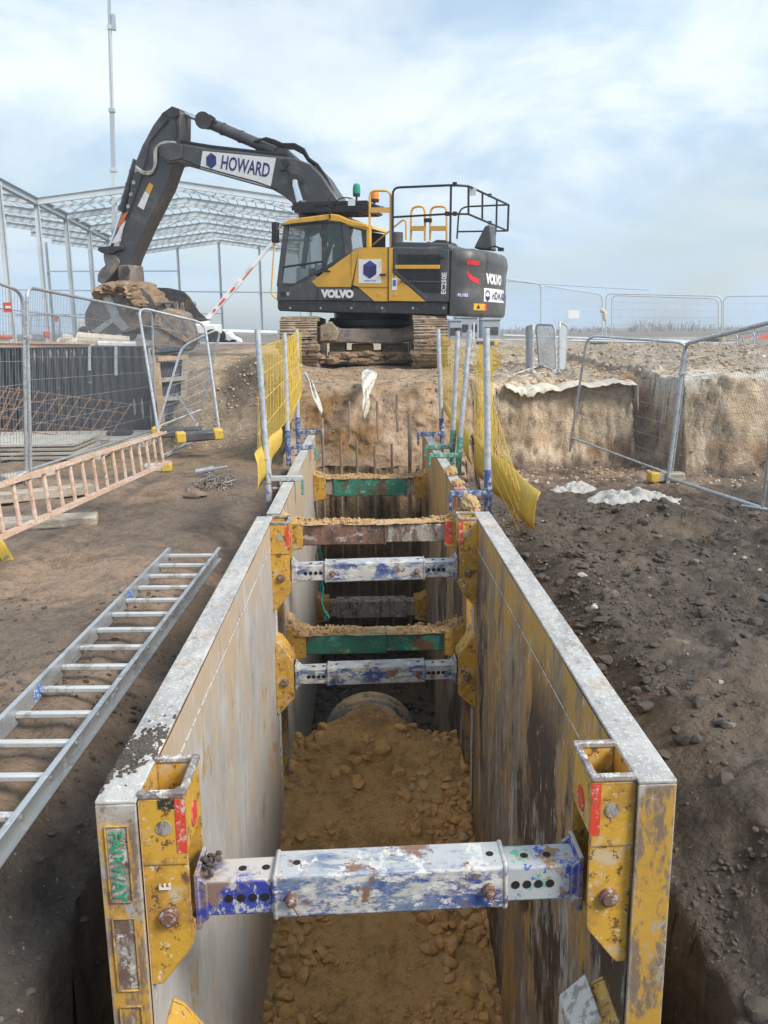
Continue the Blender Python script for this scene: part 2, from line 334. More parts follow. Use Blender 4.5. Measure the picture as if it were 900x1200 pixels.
# excavator
M['ex_grey'] = mat('ex_grey', (.066,.068,.075), [((.115,.108,.10), 3, .48, .68, 6, 1), ((.20,.17,.14), 26, .68, .74, 4, 2)], rough=.42, rvar=.1, bump=[(3,.1,.01)])
M['ex_dark'] = mat('ex_dark', (.035,.035,.04), [((.10,.09,.08), 9, .56, .68, 5, 1)], rough=.5, rvar=.1)
M['ex_yellow'] = mat('ex_yellow', (.72,.39,.045), [((.60,.33,.05), 3, .5, .66, 5, 1), ((.45,.32,.14), 30, .68, .73, 4, 2)], rough=.36, rvar=.08)
M['ex_rail'] = mat('ex_rail', (.74,.42,.10), rough=.5)
M['ex_black'] = mat('ex_black', (.015,.015,.02), rough=.45)
M['ex_white'] = mat('ex_white', (.78,.78,.78), [((.66,.64,.62), 5, .55, .7, 5, 1)], rough=.4)
M['ex_red'] = mat('ex_red', (.70,.03,.035), rough=.35)
M['ex_navy'] = mat('ex_navy', (.03,.03,.16), rough=.5)
M['ex_blue'] = mat('ex_blue', (.10,.12,.48), rough=.5)
M['chrome'] = mat('chrome', (.75,.77,.8), rough=.18, metal=1.0, rvar=.05)
M['beacon_green'] = mat('beacon_green', (.01,.28,.16), rough=.25)
M['beacon_orange'] = mat('beacon_orange', (.75,.25,.02), rough=.25)
M['track_mud'] = mat('track_mud', (.27,.205,.145), [((.38,.31,.24), 5, .45, .6, 6, 1), ((.08,.06,.05), 9, .55, .68, 6, 2)], rough=.9, bump=[(20,.8,.02),(70,.6,.006)])
M['mud_steel'] = mat('mud_steel', (.24,.20,.17), [((.14,.12,.12), 3, .45, .6, 6, 1), ((.36,.26,.17), 4, .55, .68, 6, 2)], rough=.75, bump=[(14,.6,.02)])
M['bucket_steel'] = mat('bucket_steel', (.20,.185,.18), [((.13,.12,.12), 3, .45, .6, 6, 1), ((.36,.25,.16), 3, .52, .64, 6, 2)], rough=.6, bump=[(10,.4,.01)])
M['seat'] = mat('seat', (.02,.022,.026), rough=.8)
M['paper'] = mat('paper', (.70,.78,.78), rough=.6)
def glass(name, tint, tr):
    m = mat(name, tint, rough=.04, rvar=0, spec=.8, trans=tr); return m
M['glass'] = glass('glass', (.10,.15,.15), .70)
# far things
M['frame_steel'] = mat('frame_steel', (.52,.57,.61), [((.45,.50,.54), .4, .5, .6, 3, 1)], rough=.6)
M['frame_dark'] = mat('frame_dark', (.36,.41,.46), rough=.6)
M['far_white'] = mat('far_white', (.72,.73,.74), [((.5,.48,.46), 1.5, .55, .7, 4, 1)], rough=.5)
M['far_red'] = mat('far_red', (.62,.07,.05), rough=.5)
M['far_orange'] = mat('far_orange', (.75,.13,.04), [((.5,.2,.1), 2, .55, .7, 4, 1)], rough=.5)
M['far_grey'] = mat('far_grey', (.34,.37,.42), [((.28,.31,.36), .5, .5, .6, 3, 1)], rough=.7)
M['twig'] = mat('twig', (.36,.36,.38), [((.28,.28,.30), .05, .4, .6, 3, 1)], rough=.95)
M['tyre'] = mat('tyre', (.02,.02,.02), rough=.85)
# ------------------------------------------------------------------ world + sun
w = bpy.data.worlds.new('World'); sc.world = w; w.use_nodes = True
nt = w.node_tree; N = nt.nodes; L = nt.links; N.clear()
SUN_EL, SUN_AZ = R(42), R(125)           # azimuth from +Y towards +X
out = N.new('ShaderNodeOutputWorld'); bg = N.new('ShaderNodeBackground'); bg2 = N.new('ShaderNodeBackground'); mx = N.new('ShaderNodeMixShader')
sky = N.new('ShaderNodeTexSky'); sky.sky_type = 'NISHITA'; sky.sun_disc = False; sky.sun_elevation = SUN_EL; sky.sun_rotation = SUN_AZ
sky.dust_density = 1.5; sky.air_density = 1.2
L.new(sky.outputs[0], bg.inputs[0]); bg.inputs[1].default_value = .115
tc = N.new('ShaderNodeTexCoord')
sep = N.new('ShaderNodeSeparateXYZ'); L.new(tc.outputs['Generated'], sep.inputs[0])
# project the direction on a flat cloud deck so clouds flatten towards the horizon
ad = N.new('ShaderNodeMath'); ad.operation = 'ADD'; ad.inputs[1].default_value = .22; L.new(sep.outputs[2], ad.inputs[0])
dx = N.new('ShaderNodeMath'); dx.operation = 'DIVIDE'; L.new(sep.outputs[0], dx.inputs[0]); L.new(ad.outputs[0], dx.inputs[1])
dy = N.new('ShaderNodeMath'); dy.operation = 'DIVIDE'; L.new(sep.outputs[1], dy.inputs[0]); L.new(ad.outputs[0], dy.inputs[1])
cm = N.new('ShaderNodeCombineXYZ'); L.new(dx.outputs[0], cm.inputs[0]); L.new(dy.outputs[0], cm.inputs[1])
def cn(scale, loc, detail, rough_=.55, dist=0.0, st=(1, 1, 1)):
    mp = N.new('ShaderNodeMapping'); mp.inputs['Location'].default_value = loc; mp.inputs['Scale'].default_value = st; L.new(cm.outputs[0], mp.inputs[0])
    n = N.new('ShaderNodeTexNoise'); n.inputs['Scale'].default_value = scale; n.inputs['Detail'].default_value = detail; n.inputs['Roughness'].default_value = rough_
    n.inputs['Distortion'].default_value = dist; L.new(mp.outputs[0], n.inputs['Vector']); return n.outputs['Fac']
def mrg(f, a, b, c=0., d=1.):
    m = N.new('ShaderNodeMapRange'); m.interpolation_type = 'SMOOTHSTEP'; L.new(f, m.inputs['Value'])
    for k, v in zip(('From Min', 'From Max', 'To Min', 'To Max'), (a, b, c, d)): m.inputs[k].default_value = v
    return m.outputs[0]
cov = mrg(cn(.9, (3.2, 1.1, 0), 7, .55, .3, (1, .6, 1)), .34, .60, .45, .97)
shade = mrg(cn(1.5, (7.3, 4.1, 2), 8, .56, .5, (1, .8, 1)), .38, .62)
cr = N.new('ShaderNodeMix'); cr.data_type = 'RGBA'; L.new(shade, cr.inputs[0])
cr.inputs[6].default_value = (.36, .50, .64, 1); cr.inputs[7].default_value = (.68, .74, .77, 1)
# clouds nearer the horizon are seen edge on and are bluer grey
hz = mrg(sep.outputs[2], -.02, .22, 0, 1)
cr2 = N.new('ShaderNodeMix'); cr2.data_type = 'RGBA'; L.new(hz, cr2.inputs[0]); cr2.inputs[6].default_value = (.40, .53, .68, 1); L.new(cr.outputs[2], cr2.inputs[7])
L.new(cr2.outputs[2], bg2.inputs[0]); bg2.inputs[1].default_value = 1.12
L.new(cov, mx.inputs[0]); L.new(bg.outputs[0], mx.inputs[1]); L.new(bg2.outputs[0], mx.inputs[2]); L.new(mx.outputs[0], out.inputs[0])

sd = bpy.data.lights.new('sun', 'SUN'); sd.energy = 3.2; sd.angle = R(20); sd.color = (1, .93, .83)
so = bpy.data.objects.new('sun', sd); COL.objects.link(so)
dirv = Vector((math.sin(SUN_AZ) * math.cos(SUN_EL), math.cos(SUN_AZ) * math.cos(SUN_EL), math.sin(SUN_EL)))
so.rotation_euler = dirv.to_track_quat('Z', 'Y').to_euler(); so.location = (20, -20, 30)
sc.view_settings.view_transform = 'Standard'; sc.view_settings.look = 'None'; sc.view_settings.gamma = 1; sc.view_settings.exposure = 0.50
sc.view_settings.use_curve_mapping = False
sc.cycles.use_denoising = True
sc.cycles.max_bounces = 6; sc.cycles.transparent_max_bounces = 12; sc.cycles.caustics_reflective = False; sc.cycles.caustics_refractive = False

# ------------------------------------------------------------------ ground
XF = [-60, -8, -4.6, -3.6, -3.0, -2.2, -1.3, -1.0, 1.3, 1.75, 2.1, 4.2, 4.42, 4.66, 4.74, 6.5, 60]
Y0 = [15.4, 15.4, 15.4, 14.6, 13.2, 12.6, 12.2, 10.35, 10.35, 12.6, 13.3, 13.3, 13.4, 13.1, 12.5, 12.4, 12.4]
WD = [.5, .5, .5, 1.6, 3.0, 3.4, 2.8, 1.0, 1.0, .5, .3, .3, 1.2, 1.2, .28, .28, .3]
ZP = [1.15, 1.15, 1.15, 1.1, 1.1, 1.1, 1.0, .90, .92, .85, .74, .74, .72, .72, .86, .86, .86]
FY = [0, 3, 4, 5, 5.4, 5.8, 6.15, 6.5, 7.2, 10.6]
FZ = [-2.22, -2.17, -2.07, -1.84, -1.64, -1.41, -1.50, -1.95, -2.3, -2.4]
def HT(x, y):
    x = np.asarray(x, float); y = np.asarray(y, float)
    xj = x + .10 * vnoise(x * 2.1, y * 2.1, 0, 31)
    y0 = np.interp(xj, XF, Y0) + .16 * fbm(x * 1.3, y * .2, 0, 4, 41); wd = np.interp(xj, XF, WD)
    zp = np.interp(x, XF, ZP)
    right = ss(.9, 1.8, x)
    zl = -.2 * ss(9.5, 14, y)
    zr = -.60 * ss(7.3, 8.9, y) + .10 * np.exp(-((y - 7.1) / .6) ** 2) * ss(1.5, 2.6, x) * (1 - ss(2.6, 3.6, x)) + .14 * np.exp(-((x - 3.1) / .6) ** 2 - ((y - 5.9) / .7) ** 2) - .22 * ss(2.6, 3.8, x) * ss(5.2, 7.0, y) * (1 - ss(8.5, 9.5, y)) - .10 * np.exp(-((y - 6.3) / .8) ** 2) * ss(1.1, 2., x) * (1 - ss(2.6, 3.6, x))
    zr = zr + .12 * ss(2.6, 4.5, x) * (1 - ss(6.2, 7.4, y)) * ss(3.5, 5.5, y)
    zb = zl * (1 - right) + zr * right
    far = ss(15, 34, y)
    zp = zp + (1.08 - zp) * far
    t = ss(0, 1, (y - y0) / wd)
    z = zb + (zp - zb) * t
    rough_zone = .35 + .65 * np.clip(right + t, 0, 1)
    near = 1 - ss(60, 120, y)
    z = z + near * (.050 * fbm(x * 1.1, y * 1.1, 0, 3, 5) + .030 * rough_zone * fbm(x * 5, y * 5, 0, 4, 9) + .014 * rough_zone * fbm(x * 17, y * 17, 0, 3, 12)) + near * right * (1 - t) * (.09 * np.abs(fbm(x * 2.6, y * 2.6, 0, 4, 71, .6)) + .034 * fbm(x * 9, y * 9, 0, 5, 73, .68))
    # left mud flat: soft footprints
    z = z + near * (1 - right) * (1 - t) * (.026 * fbm(x * 4, y * 4, 0, 4, 77) + .010 * fbm(x * 15, y * 15, 0, 4, 78, .65))
    # boot prints in the mud and a wheel rut
    ux, uy = x * 2.3 + .5 * vnoise(x, y, 0, 79), y * 1.7; cx_, cy_ = ux - np.floor(ux) - .5, uy - np.floor(uy) - .5
    z = z - near * (1 - right) * (1 - t) * .022 * np.exp(-((cx_ / .16) ** 4 + (cy_ / .26) ** 4)) * (_h(np.floor(ux).astype(np.int64), np.floor(uy).astype(np.int64), np.zeros_like(ux).astype(np.int64), 4) > .45)
    z = z - near * (1 - t) * .03 * np.exp(-((x + 2.35 + .1 * np.sin(y * .8)) / .11) ** 2) * (1 + .5 * np.sin(y * 42)) * (1 - ss(9, 11, y))
    # rubble bumps on the plateau to the right
    z = z + .13 * t * ss(1.6, 2.6, x) * (1 - ss(30, 40, y)) * fbm(x * 2.2, y * 1.2, 0, 5, 61, .6) + .10 * t * ss(13.8, 15, y) * (1 - ss(20, 30, y)) * ss(1.6, 2.6, x)
    # heap beside the left track
    z = z + .22 * np.exp(-(((x + 1.9) / .8) ** 2 + ((y - 14.9) / 1.0) ** 2)) + .10 * np.exp(-(((x - 1.15) / .25) ** 2 + ((y - 12.6) / .8) ** 2))
    # trench
    pl = -.93 + .05 * fbm(y * 2.3, y * 0 + 3, 0, 4, 51) - .10 * (1 - ss(1.2, 3.0, y)); pr = 1.03 + .05 * fbm(y * 2.3, y * 0 + 8, 0, 4, 52)
    soft = .10 + .06 * vnoise(x * 0, y * 3, 0, 8)
    inx = ss(0, 1, (x - pl) / soft) * ss(0, 1, (pr - x) / soft)
    iny = ss(.75, .95, y) * (1 - ss(10.12, 10.34, y + .08 * fbm(x * 4, x * 0, 0, 3, 15)))
    fz = np.interp(y, FY, FZ) + .30 * np.exp(-((x - .01) / .31) ** 2 - ((y - 6.25) / .34) ** 2) + .05 * fbm(x * 6, y * 6, 0, 4, 21)
    pit = inx * iny
    # the ground sags towards the gap beside the box
    sag = ss(-1.35, -.95, x) * (1 - ss(1.05, 1.4, x)) * (1 - ss(5.0, 9, y)) * .16 + (1 - ss(1.2, 3.2, y)) * ss(-1.6, -1.0, x) * (1 - ss(1.1, 1.6, x)) * .25
    z = z - sag
    return z * (1 - pit) + fz * pit, pit, t, right

def axis(segs):
    o = [segs[0][0]]
    for a, b, s0, s1 in segs:
        v = a; 
        while v < b - 1e-6:
            k = (v - a) / (b - a); st = s0 + (s1 - s0) * k; v = min(v + st, b); o.append(v)
    return np.array(o)
xs = axis([(-1500, -200, 300, 150), (-200, -40, 40, 8), (-40, -7, 4, .15), (-7, -1.7, .06, .032), (-1.7, 1.9, .022, .022), (1.9, 5.4, .03, .035), (5.4, 9, .05, .2), (9, 40, .3, 5), (40, 200, 8, 40), (200, 1500, 150, 300)])
ys = axis([(-60, -4, 12, 1), (-4, .8, .5, .08), (.8, 10, .028, .028), (10, 14.2, .018, .018), (14.2, 17, .03, .06), (17, 40, .07, .5), (40, 200, 1, 12), (200, 1600, 30, 250)])
X, Yg = np.meshgrid(xs, ys); Z, pit, tt, rt = HT(X, Yg)
# horizontal roughness on steep faces
gy, gx = np.gradient(Z); sx = np.gradient(X, axis=1); sy = np.gradient(Yg, axis=0)
st = np.clip(np.hypot(gx / sx, gy / sy) / 1.5, 0, 1) * (Yg < 20) * (Yg > 0)
nx = fbm(Z * 3.1, Yg * 3.1, X * 3.1, 4, 90, .6); ny = fbm(X * 3.1, Z * 3.1, Yg * 1.1, 5, 95, .6) + .5 * fbm(X * 11, Z * 11, 0, 3, 97)
ledge = fbm(X * 2.0, Z * 6.0, 0, 4, 98, .6); X2 = X + st * .05 * nx * (np.abs(X - .06) > .9); Y2 = Yg + st * (.11 * ny + .06 * ledge)
# colour by what the soil is
def c3(*a): return np.array(a)
A = np.zeros(X.shape + (3,)); A[:] = c3(.30, .215, .155)
n1 = fbm(X * .9, Yg * .9, 0, 4, 201)[..., None]; n2 = fbm(X * 3.2, Yg * 3.2, Z * 3, 5, 203)[..., None]
def mixc(A, c, f):
    f = f[..., None] if f.ndim == 2 else f
    return A * (1 - f) + c * f
A = mixc(A, c3(.180, .136, .104), np.clip(ss(-.1, .35, n1), 0, 1)[..., 0])
A = mixc(A, c3(.100, .076, .059) + n2 * c3(.045, .038, .032), ss(.85, 1.3, X) * (1 - ss(11.0, 12.2, Yg)))
A = mixc(A, c3(.15, .112, .082), ss(.1, .5, fbm(X * 1.2, Yg * 1.2, 0, 5, 232)) * ss(.85, 1.3, X) * (1 - ss(6.5, 8, Yg)) * .7)
A = mixc(A, c3(.075, .062, .053), (1 - ss(2.2, 4.2, Yg)) * (1 - ss(-1.5, 1.5, X) * 0) * ss(-2.6, -1.2, X) * (X < 1.2))
A = mixc(A, c3(.29, .20, .125), ss(.0, .45, fbm(X * 1.9, Yg * 1.4, 0, 4, 230)) * (1 - ss(.8, 1.2, X)) * .55)
A = mixc(A, c3(.17, .132, .105), ss(.05, .4, fbm(X * .7, Yg * .7, 0, 5, 231)) * (1 - ss(.8, 1.2, X)) * .6)
A = mixc(A, c3(.26, .185, .12), ss(9.6, 10.4, Yg) * (1 - ss(.8, 1.6, X)) * (1 - tt) * ss(-6, -3, X))
faceR = tt * ss(1.4, 1.9, X)
tan = c3(.60, .47, .33) + n2 * c3(.22, .20, .17) + 1.0 * fbm(X * 1.1, Yg, Z * 4.5, 3, 205)[..., None] * c3(.16, .13, .10)
A = mixc(A, tan, np.clip(ss(.04, .18, tt), 0, 1) * ss(1.4, 2.0, X))
rub = c3(.42, .35, .275) + n2 * c3(.20, .19, .17)
A = mixc(A, np.clip(rub, .03, 1), ss(13.9, 14.5, Yg) * ss(1.3, 2.0, X))
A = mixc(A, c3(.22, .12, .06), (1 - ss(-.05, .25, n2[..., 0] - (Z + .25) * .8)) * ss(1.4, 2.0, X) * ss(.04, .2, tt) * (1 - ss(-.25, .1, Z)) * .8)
A = mixc(A, np.clip(c3(.36, .25, .16) + n2 * c3(.25, .22, .19), .03, 1), ss(.04, .2, tt) * ss(4.25, 4.4, X) * (1 - ss(4.62, 4.75, X)))
lb = c3(.42, .31, .21) + n2 * c3(.16, .13, .10)
A = mixc(A, np.clip(lb, .03, 1), ss(.02, .2, tt) * (1 - ss(1.3, 1.6, X)) * ss(-3.9, -3.2, X))
A = mixc(A, c3(.34, .24, .155) + n2 * .10, ss(11.0, 11.6, Yg) * (1 - ss(16, 20, Yg)) * (1 - ss(1.3, 1.8, X)) * ss(-1.5, -1.1, X) * .8)
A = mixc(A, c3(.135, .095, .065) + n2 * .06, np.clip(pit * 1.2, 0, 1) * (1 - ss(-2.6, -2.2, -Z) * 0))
A = mixc(A, c3(.62, .365, .14), pit * ss(1.0, 1.4, -Z) * (1 - ss(6.4, 7.0, Yg)))
band = ss(10.1, 10.5, Yg) * (1 - ss(11.0, 11.6, Yg)) * (np.abs(X - .1) < 1.25)
A = mixc(A, np.clip(c3(.36, .245, .155) + n2 * .18, .03, 1), band * 1.0)
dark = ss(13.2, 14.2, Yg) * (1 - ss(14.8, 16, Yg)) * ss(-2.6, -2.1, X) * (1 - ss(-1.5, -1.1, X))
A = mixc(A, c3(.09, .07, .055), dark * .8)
A = mixc(A, c3(.25, .23, .20), ss(30, 60, Yg))
A = mixc(A, c3(.62, .58, .52), ss(12.6, 12.8, Yg) * (1 - ss(13.6, 14.4, Yg)) * ss(4.55, 4.8, X) * ss(.6, .75, Z))
A = np.clip(A, .015, .75)
me = bpy.data.meshes.new('ground')
ny_, nx_ = X.shape; co = np.stack([X2, Y2, Z], -1).reshape(-1, 3).astype(np.float32)
idx = np.arange(ny_ * nx_).reshape(ny_, nx_)
q = np.stack([idx[:-1, :-1], idx[:-1, 1:], idx[1:, 1:], idx[1:, :-1]], -1).reshape(-1, 4).astype(np.int32)
me.vertices.add(len(co)); me.vertices.foreach_set('co', co.ravel())
me.loops.add(q.size); me.loops.foreach_set('vertex_index', q.ravel())
me.polygons.add(len(q)); me.polygons.foreach_set('loop_start', np.arange(0, q.size, 4, dtype=np.int32)); me.polygons.foreach_set('loop_total', np.full(len(q), 4, dtype=np.int32))
me.update(); me.validate()
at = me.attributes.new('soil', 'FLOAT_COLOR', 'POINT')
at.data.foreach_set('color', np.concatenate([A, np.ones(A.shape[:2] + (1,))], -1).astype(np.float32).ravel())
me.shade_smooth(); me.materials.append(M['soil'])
go = bpy.data.objects.new('ground', me); COL.objects.link(go); go['kind'] = 'structure'

def hz_(x, y): return float(HT(np.array([x]), np.array([y]))[0][0])

# ------------------------------------------------------------------ loose clods and stones
def ico(sub):
    import bmesh
    bm = bmesh.new(); bmesh.ops.create_icosphere(bm, subdivisions=sub, radius=1)
    v = np.array([tuple(q.co) for q in bm.verts]); f = np.array([[q.index for q in p.verts] for p in bm.faces]); bm.free(); return v, f
ICO = {1: ico(1), 2: ico(2)}
def rock_protos(n, k, seed):
    rs = np.random.RandomState(seed); out = []; bv, bf = ICO[2]
    for _ in range(n):
        v = bv.copy()
        for _ in range(k):
            nn = rs.normal(size=3); nn /= np.linalg.norm(nn); d = rs.uniform(.52, .85); e = np.maximum(v @ nn - d, 0); v = v - e[:, None] * nn[None]
        v = v * (1 + .10 * fbm(v[:, 0] * 2 + _, v[:, 1] * 2, v[:, 2] * 2, 3, seed)[:, None]); out.append(v)
    return out
PROTO = {1: rock_protos(10, 9, 3), 2: rock_protos(10, 6, 4)}
def clods(name, pts, sizes, m, label, sub=1, sink=.3, flat=.75, seed=1, ang=28):
    rs = np.random.RandomState(seed); bv, bf = ICO[2]; n = len(pts)
    V0 = np.array(PROTO[sub])[rs.randint(0, 10, n)]
    q = rs.normal(size=(n, 4)); q /= np.linalg.norm(q, axis=1)[:, None]; a, b, c, d = q.T
    Rm = np.stack([np.stack([a*a+b*b-c*c-d*d, 2*(b*c-a*d), 2*(b*d+a*c)], -1), np.stack([2*(b*c+a*d), a*a-b*b+c*c-d*d, 2*(c*d-a*b)], -1), np.stack([2*(b*d-a*c), 2*(c*d+a*b), a*a-b*b-c*c+d*d], -1)], 1)
    V = V0 * rs.uniform(.6, 1.3, (n, 1, 3)); V = np.einsum('nij,nkj->nki', Rm, V) * np.array([1, 1, flat]) * sizes[:, None, None]
    V = V + pts[:, None, :] + np.stack([0 * sizes, 0 * sizes, sizes * (.5 - sink) * .8], -1)[:, None, :]
    F = bf[None] + (np.arange(n) * len(bv))[:, None, None]
    me = bpy.data.meshes.new(name); V = V.reshape(-1, 3).astype(np.float32); F = F.reshape(-1, 3).astype(np.int32)
    me.vertices.add(len(V)); me.vertices.foreach_set('co', V.ravel()); me.loops.add(F.size); me.loops.foreach_set('vertex_index', F.ravel())
    me.polygons.add(len(F)); me.polygons.foreach_set('loop_start', np.arange(0, F.size, 3, dtype=np.int32)); me.polygons.foreach_set('loop_total', np.full(len(F), 3, dtype=np.int32))
    me.update(); me.shade_smooth(); me.set_sharp_from_angle(angle=R(ang)); me.materials.append(m)
    o = bpy.data.objects.new(name, me); COL.objects.link(o); o['kind'] = 'stuff'; o['label'] = label; o['category'] = 'soil'
    return o
def scatter(n, x0, x1, y0, y1, s0, s1, keep=None, seed=0, yp=1.0, pw=2.5):
    rs = np.random.RandomState(seed); x = rs.uniform(x0, x1, n); y = y0 + (y1 - y0) * rs.uniform(0, 1, n) ** yp
    cl = vnoise(x * 1.7, y * 1.7, 0, seed + 3) + rs.uniform(-.6, .9, n)
    z, pt, t, r = HT(x, y); k = cl > -.1
    if keep is not None: k &= keep(x, y, z, pt, t)
    s = s0 + (s1 - s0) * rs.uniform(0, 1, n) ** pw
    return np.stack([x, y, z], -1)[k], s[k]
p, s = scatter(7000, -3.2, -.9, 1.2, 5.5, .004, .022, lambda x, y, z, q, t: (q < .3) & (fbm(x * 1.3, y * 1.3, 0, 3, 88) - (y - 3.5) * .25 - (x + 1.8) * -.1 > -.1), 3, 1.2, 3)
clods('soil_clods', p, s, M['clod_dark'], 'dark crumbled soil clods along the left side of the near trench box', sink=.45)
def spoil(x, y, z, q, t): return (q < .4) & (fbm(x * 1.1, y * 1.1, 0, 4, 89, .6) + .35 * np.exp(-((x - 2.2) / .9) ** 2) * np.exp(-((y - 5.6) / 1.6) ** 2) + .25 * (x < 1.5) > .02)
p, s = scatter(30000, .95, 5.5, 1.4, 10.5, .004, .050, spoil, 24, 1.2, 8)
clods('spoil_heap', p, s, M['clod_dark'], 'broken dark spoil lumps heaped over the ground right of the trench', sink=.4)
p, s = scatter(45000, .95, 4.8, 1.4, 9.5, .004, .017, lambda x, y, z, q, t: (q < .4) & (fbm(x * 2.4, y * 2.4, 0, 3, 188) > -.12), 4, 1.25, 2.5)
clods('soil_clods', p, s, M['clod_dark'], 'fine dark crumbs spread over the ground right of the trench', sink=.5)
p, s = scatter(160, .95, 5.0, 3.0, 10, .008, .035, lambda x, y, z, q, t: (q < .2), 14, 1, 4)
clods('scattered_stones', p, s, M['stone'], 'pale stones scattered over the dark soil on the right', sink=.5)
p, s = scatter(700, -4.5, -.95, 5.5, 12.5, .004, .016, lambda x, y, z, q, t: (q < .2), 5, 1, 4)
clods('mud_crumbs', p, s, M['clod_mud'], 'small brown crumbs on the wet mud flat left of the trench', sink=.5)
def clayk(x, y, z, q, t): return (q > .9) & (fbm(x * 2.6, y * 2.6, 0, 3, 66) + 1.3 * (np.abs(x - .06) - .34) > -.12)
p, s = scatter(7000, -.62, .74, 2.6, 6.35, .006, .056, clayk, 6, 1.0, 4.5)
p2, s2 = scatter(420, -.62, .74, 2.6, 6.0, .030, .07, clayk, 36, 1.0, 2.0); p = np.concatenate([p, p2]); s = np.concatenate([s, s2])
clods('clay_clods', p, s, M['clod_clay'], 'orange brown clay lumps along both sides of the trench bottom', sub=2, sink=.35, ang=35)
p, s = scatter(16000, -.62, .74, 2.6, 6.35, .002, .010, lambda x, y, z, q, t: (q > .9), 16, 1.0, 2)
clods('clay_crumbs', p, s, M['clod_clay'], 'fine clay crumbs over the trench bottom', sink=.4)
p, s = scatter(14000, 1.6, 12, 13.6, 30, .012, .075, lambda x, y, z, q, t: (t > .9), 7, 1.4, 4)
clods('rubble', p, s, M['clod_tan'], 'pale broken rubble covering the raised ground on the right', sink=.5)
p, s = scatter(3500, 1.4, 7, 11.6, 13.4, .006, .05, lambda x, y, z, q, t: (t < .3), 8, .6, 4)
clods('fallen_rubble', p, s, M['clod_tan'], 'broken rubble fallen along the foot of the right bank', sink=.5)
p, s = scatter(5000, -3.6, -1.0, 10.8, 16, .005, .035, lambda x, y, z, q, t: (q < .2) & (t > .01), 9, 1.0, 4)
clods('bank_rubble', p, s, M['clod_tan'], 'tan rubble on the slope left of the excavator', sink=.5)
p, s = scatter(1600, -1.1, 1.35, 10.6, 14.5, .005, .045, lambda x, y, z, q, t: (t > .3), 10, 1.0, 4)
M['clod_brown'] = mat('clod_brown', (.33,.225,.14), [('0.65', 5, .45, .65, 5, 2), ((.46,.37,.27), 2, .58, .7, 3, 6)], rough=.95, bump=[(40,.7,.01)], spec=.2)
clods('berm_clods', p, s, M['clod_brown'], 'brown clods on the earth face under the excavator', sink=.5)
p, s = scatter(2500, -.8, 1.0, 6.6, 10.1, .02, .09, lambda x, y, z, q, t: (q > .9), 12, 1.0, 2)
clods('trench_floor_clods', p, s, M['clod_dark'], 'dark broken soil on the deep trench floor beyond the pipe')
# ------------------------------------------------------------------ trench boxes
TOPZ = .43
def strut(root, y, z, x0, x1, mats, size=.125, sl=(.20, .80), holes=True, label=None, ends='flange'):
    """telescopic strut across the box; sleeve in the middle"""
    h = size; w = x1 - x0
    a, b = x0 + w * sl[0], x0 + w * sl[1]
    mb = MB(); mb.box2((a, y - h/2, z - h/2), (b, y + h/2, z + h/2))
    mb.box2((a - .004, y - h/2 - .004, z - h/2 - .004), (a + .012, y + h/2 + .004, z + h/2 + .004)); mb.box2((b - .012, y - h/2 - .004, z - h/2 - .004), (b + .004, y + h/2 + .004, z + h/2 + .004))
    o = part('strut', mb, mats[0], root, label=label, bevel=.009)
    hi = h * .84
    for (u, v, mm) in ((x0, a + .02, mats[1]), (b - .02, x1, mats[2])):
        t = MB(); t.box2((u, y - hi/2, z - hi/2), (v, y + hi/2, z + hi/2))
        part('inner_tube', t, mm, o, bevel=.007)
    if ends == 'flange':
        for xe, sg in ((x0, 1), (x1, -1)):
            t = MB()
            t.prism([(-h*.52, -h*.66), (h*.52, -h*.66), (h*.52, h*.66), (-h*.52, h*.66)], xe, xe + sg*.014, Matrix.Translation((0, y, z)), 'x')
            for yy in (-h*.46, h*.46):
                t.prism([(xe, z - h*.62), (xe + sg*.035, z - h*.43), (xe + sg*.035, z + h*.43), (xe, z + h*.62)], y + yy - .006, y + yy + .006)
            part('end_plate', t, mats[1], o, bevel=.003)
    if holes:
        t = MB()
        n0 = 4
        for i in range(n0):
            for (u, v) in ((x0 + .075, a - .01), (b + .01, x1 - .075)):
                xx = u + (v - u) * (i + .5) / n0
                t.cyl((xx, y - hi/2 - .0015, z), (xx, y - hi/2 + .004, z), .0125, 12)
                if i % 2: t.cyl((xx, y, z + hi/2 + .0015), (xx, y, z + hi/2 - .004), .0115, 12)
        part('pin_hole_row', t, M['hole'], o, smooth=False)
        for xx in (a + .05, b - .05):
            t = MB(); t.cyl((xx, y - h/2 - .022, z + .0), (xx, y - h/2 + .01, z), .018, 14); t.cyl((xx, y - h/2 - .028, z), (xx, y - h/2 - .018, z), .012, 6)
            t.tube([(xx + .0, y - h/2 - .012, z - .015), (xx + .012, y - h/2 - .016, z - .035), (xx + .02, y - h/2 - .012, z - .052)], .003, 5)
            part('pin', t, M['pin'], o, bevel=.002)
            t = MB(); t.cyl((xx + .01, y, z + h/2 + .0015), (xx + .01, y, z + h/2 - .004), .011, 12); part('pin_hole', t, M['hole'], o, smooth=False)
    return o

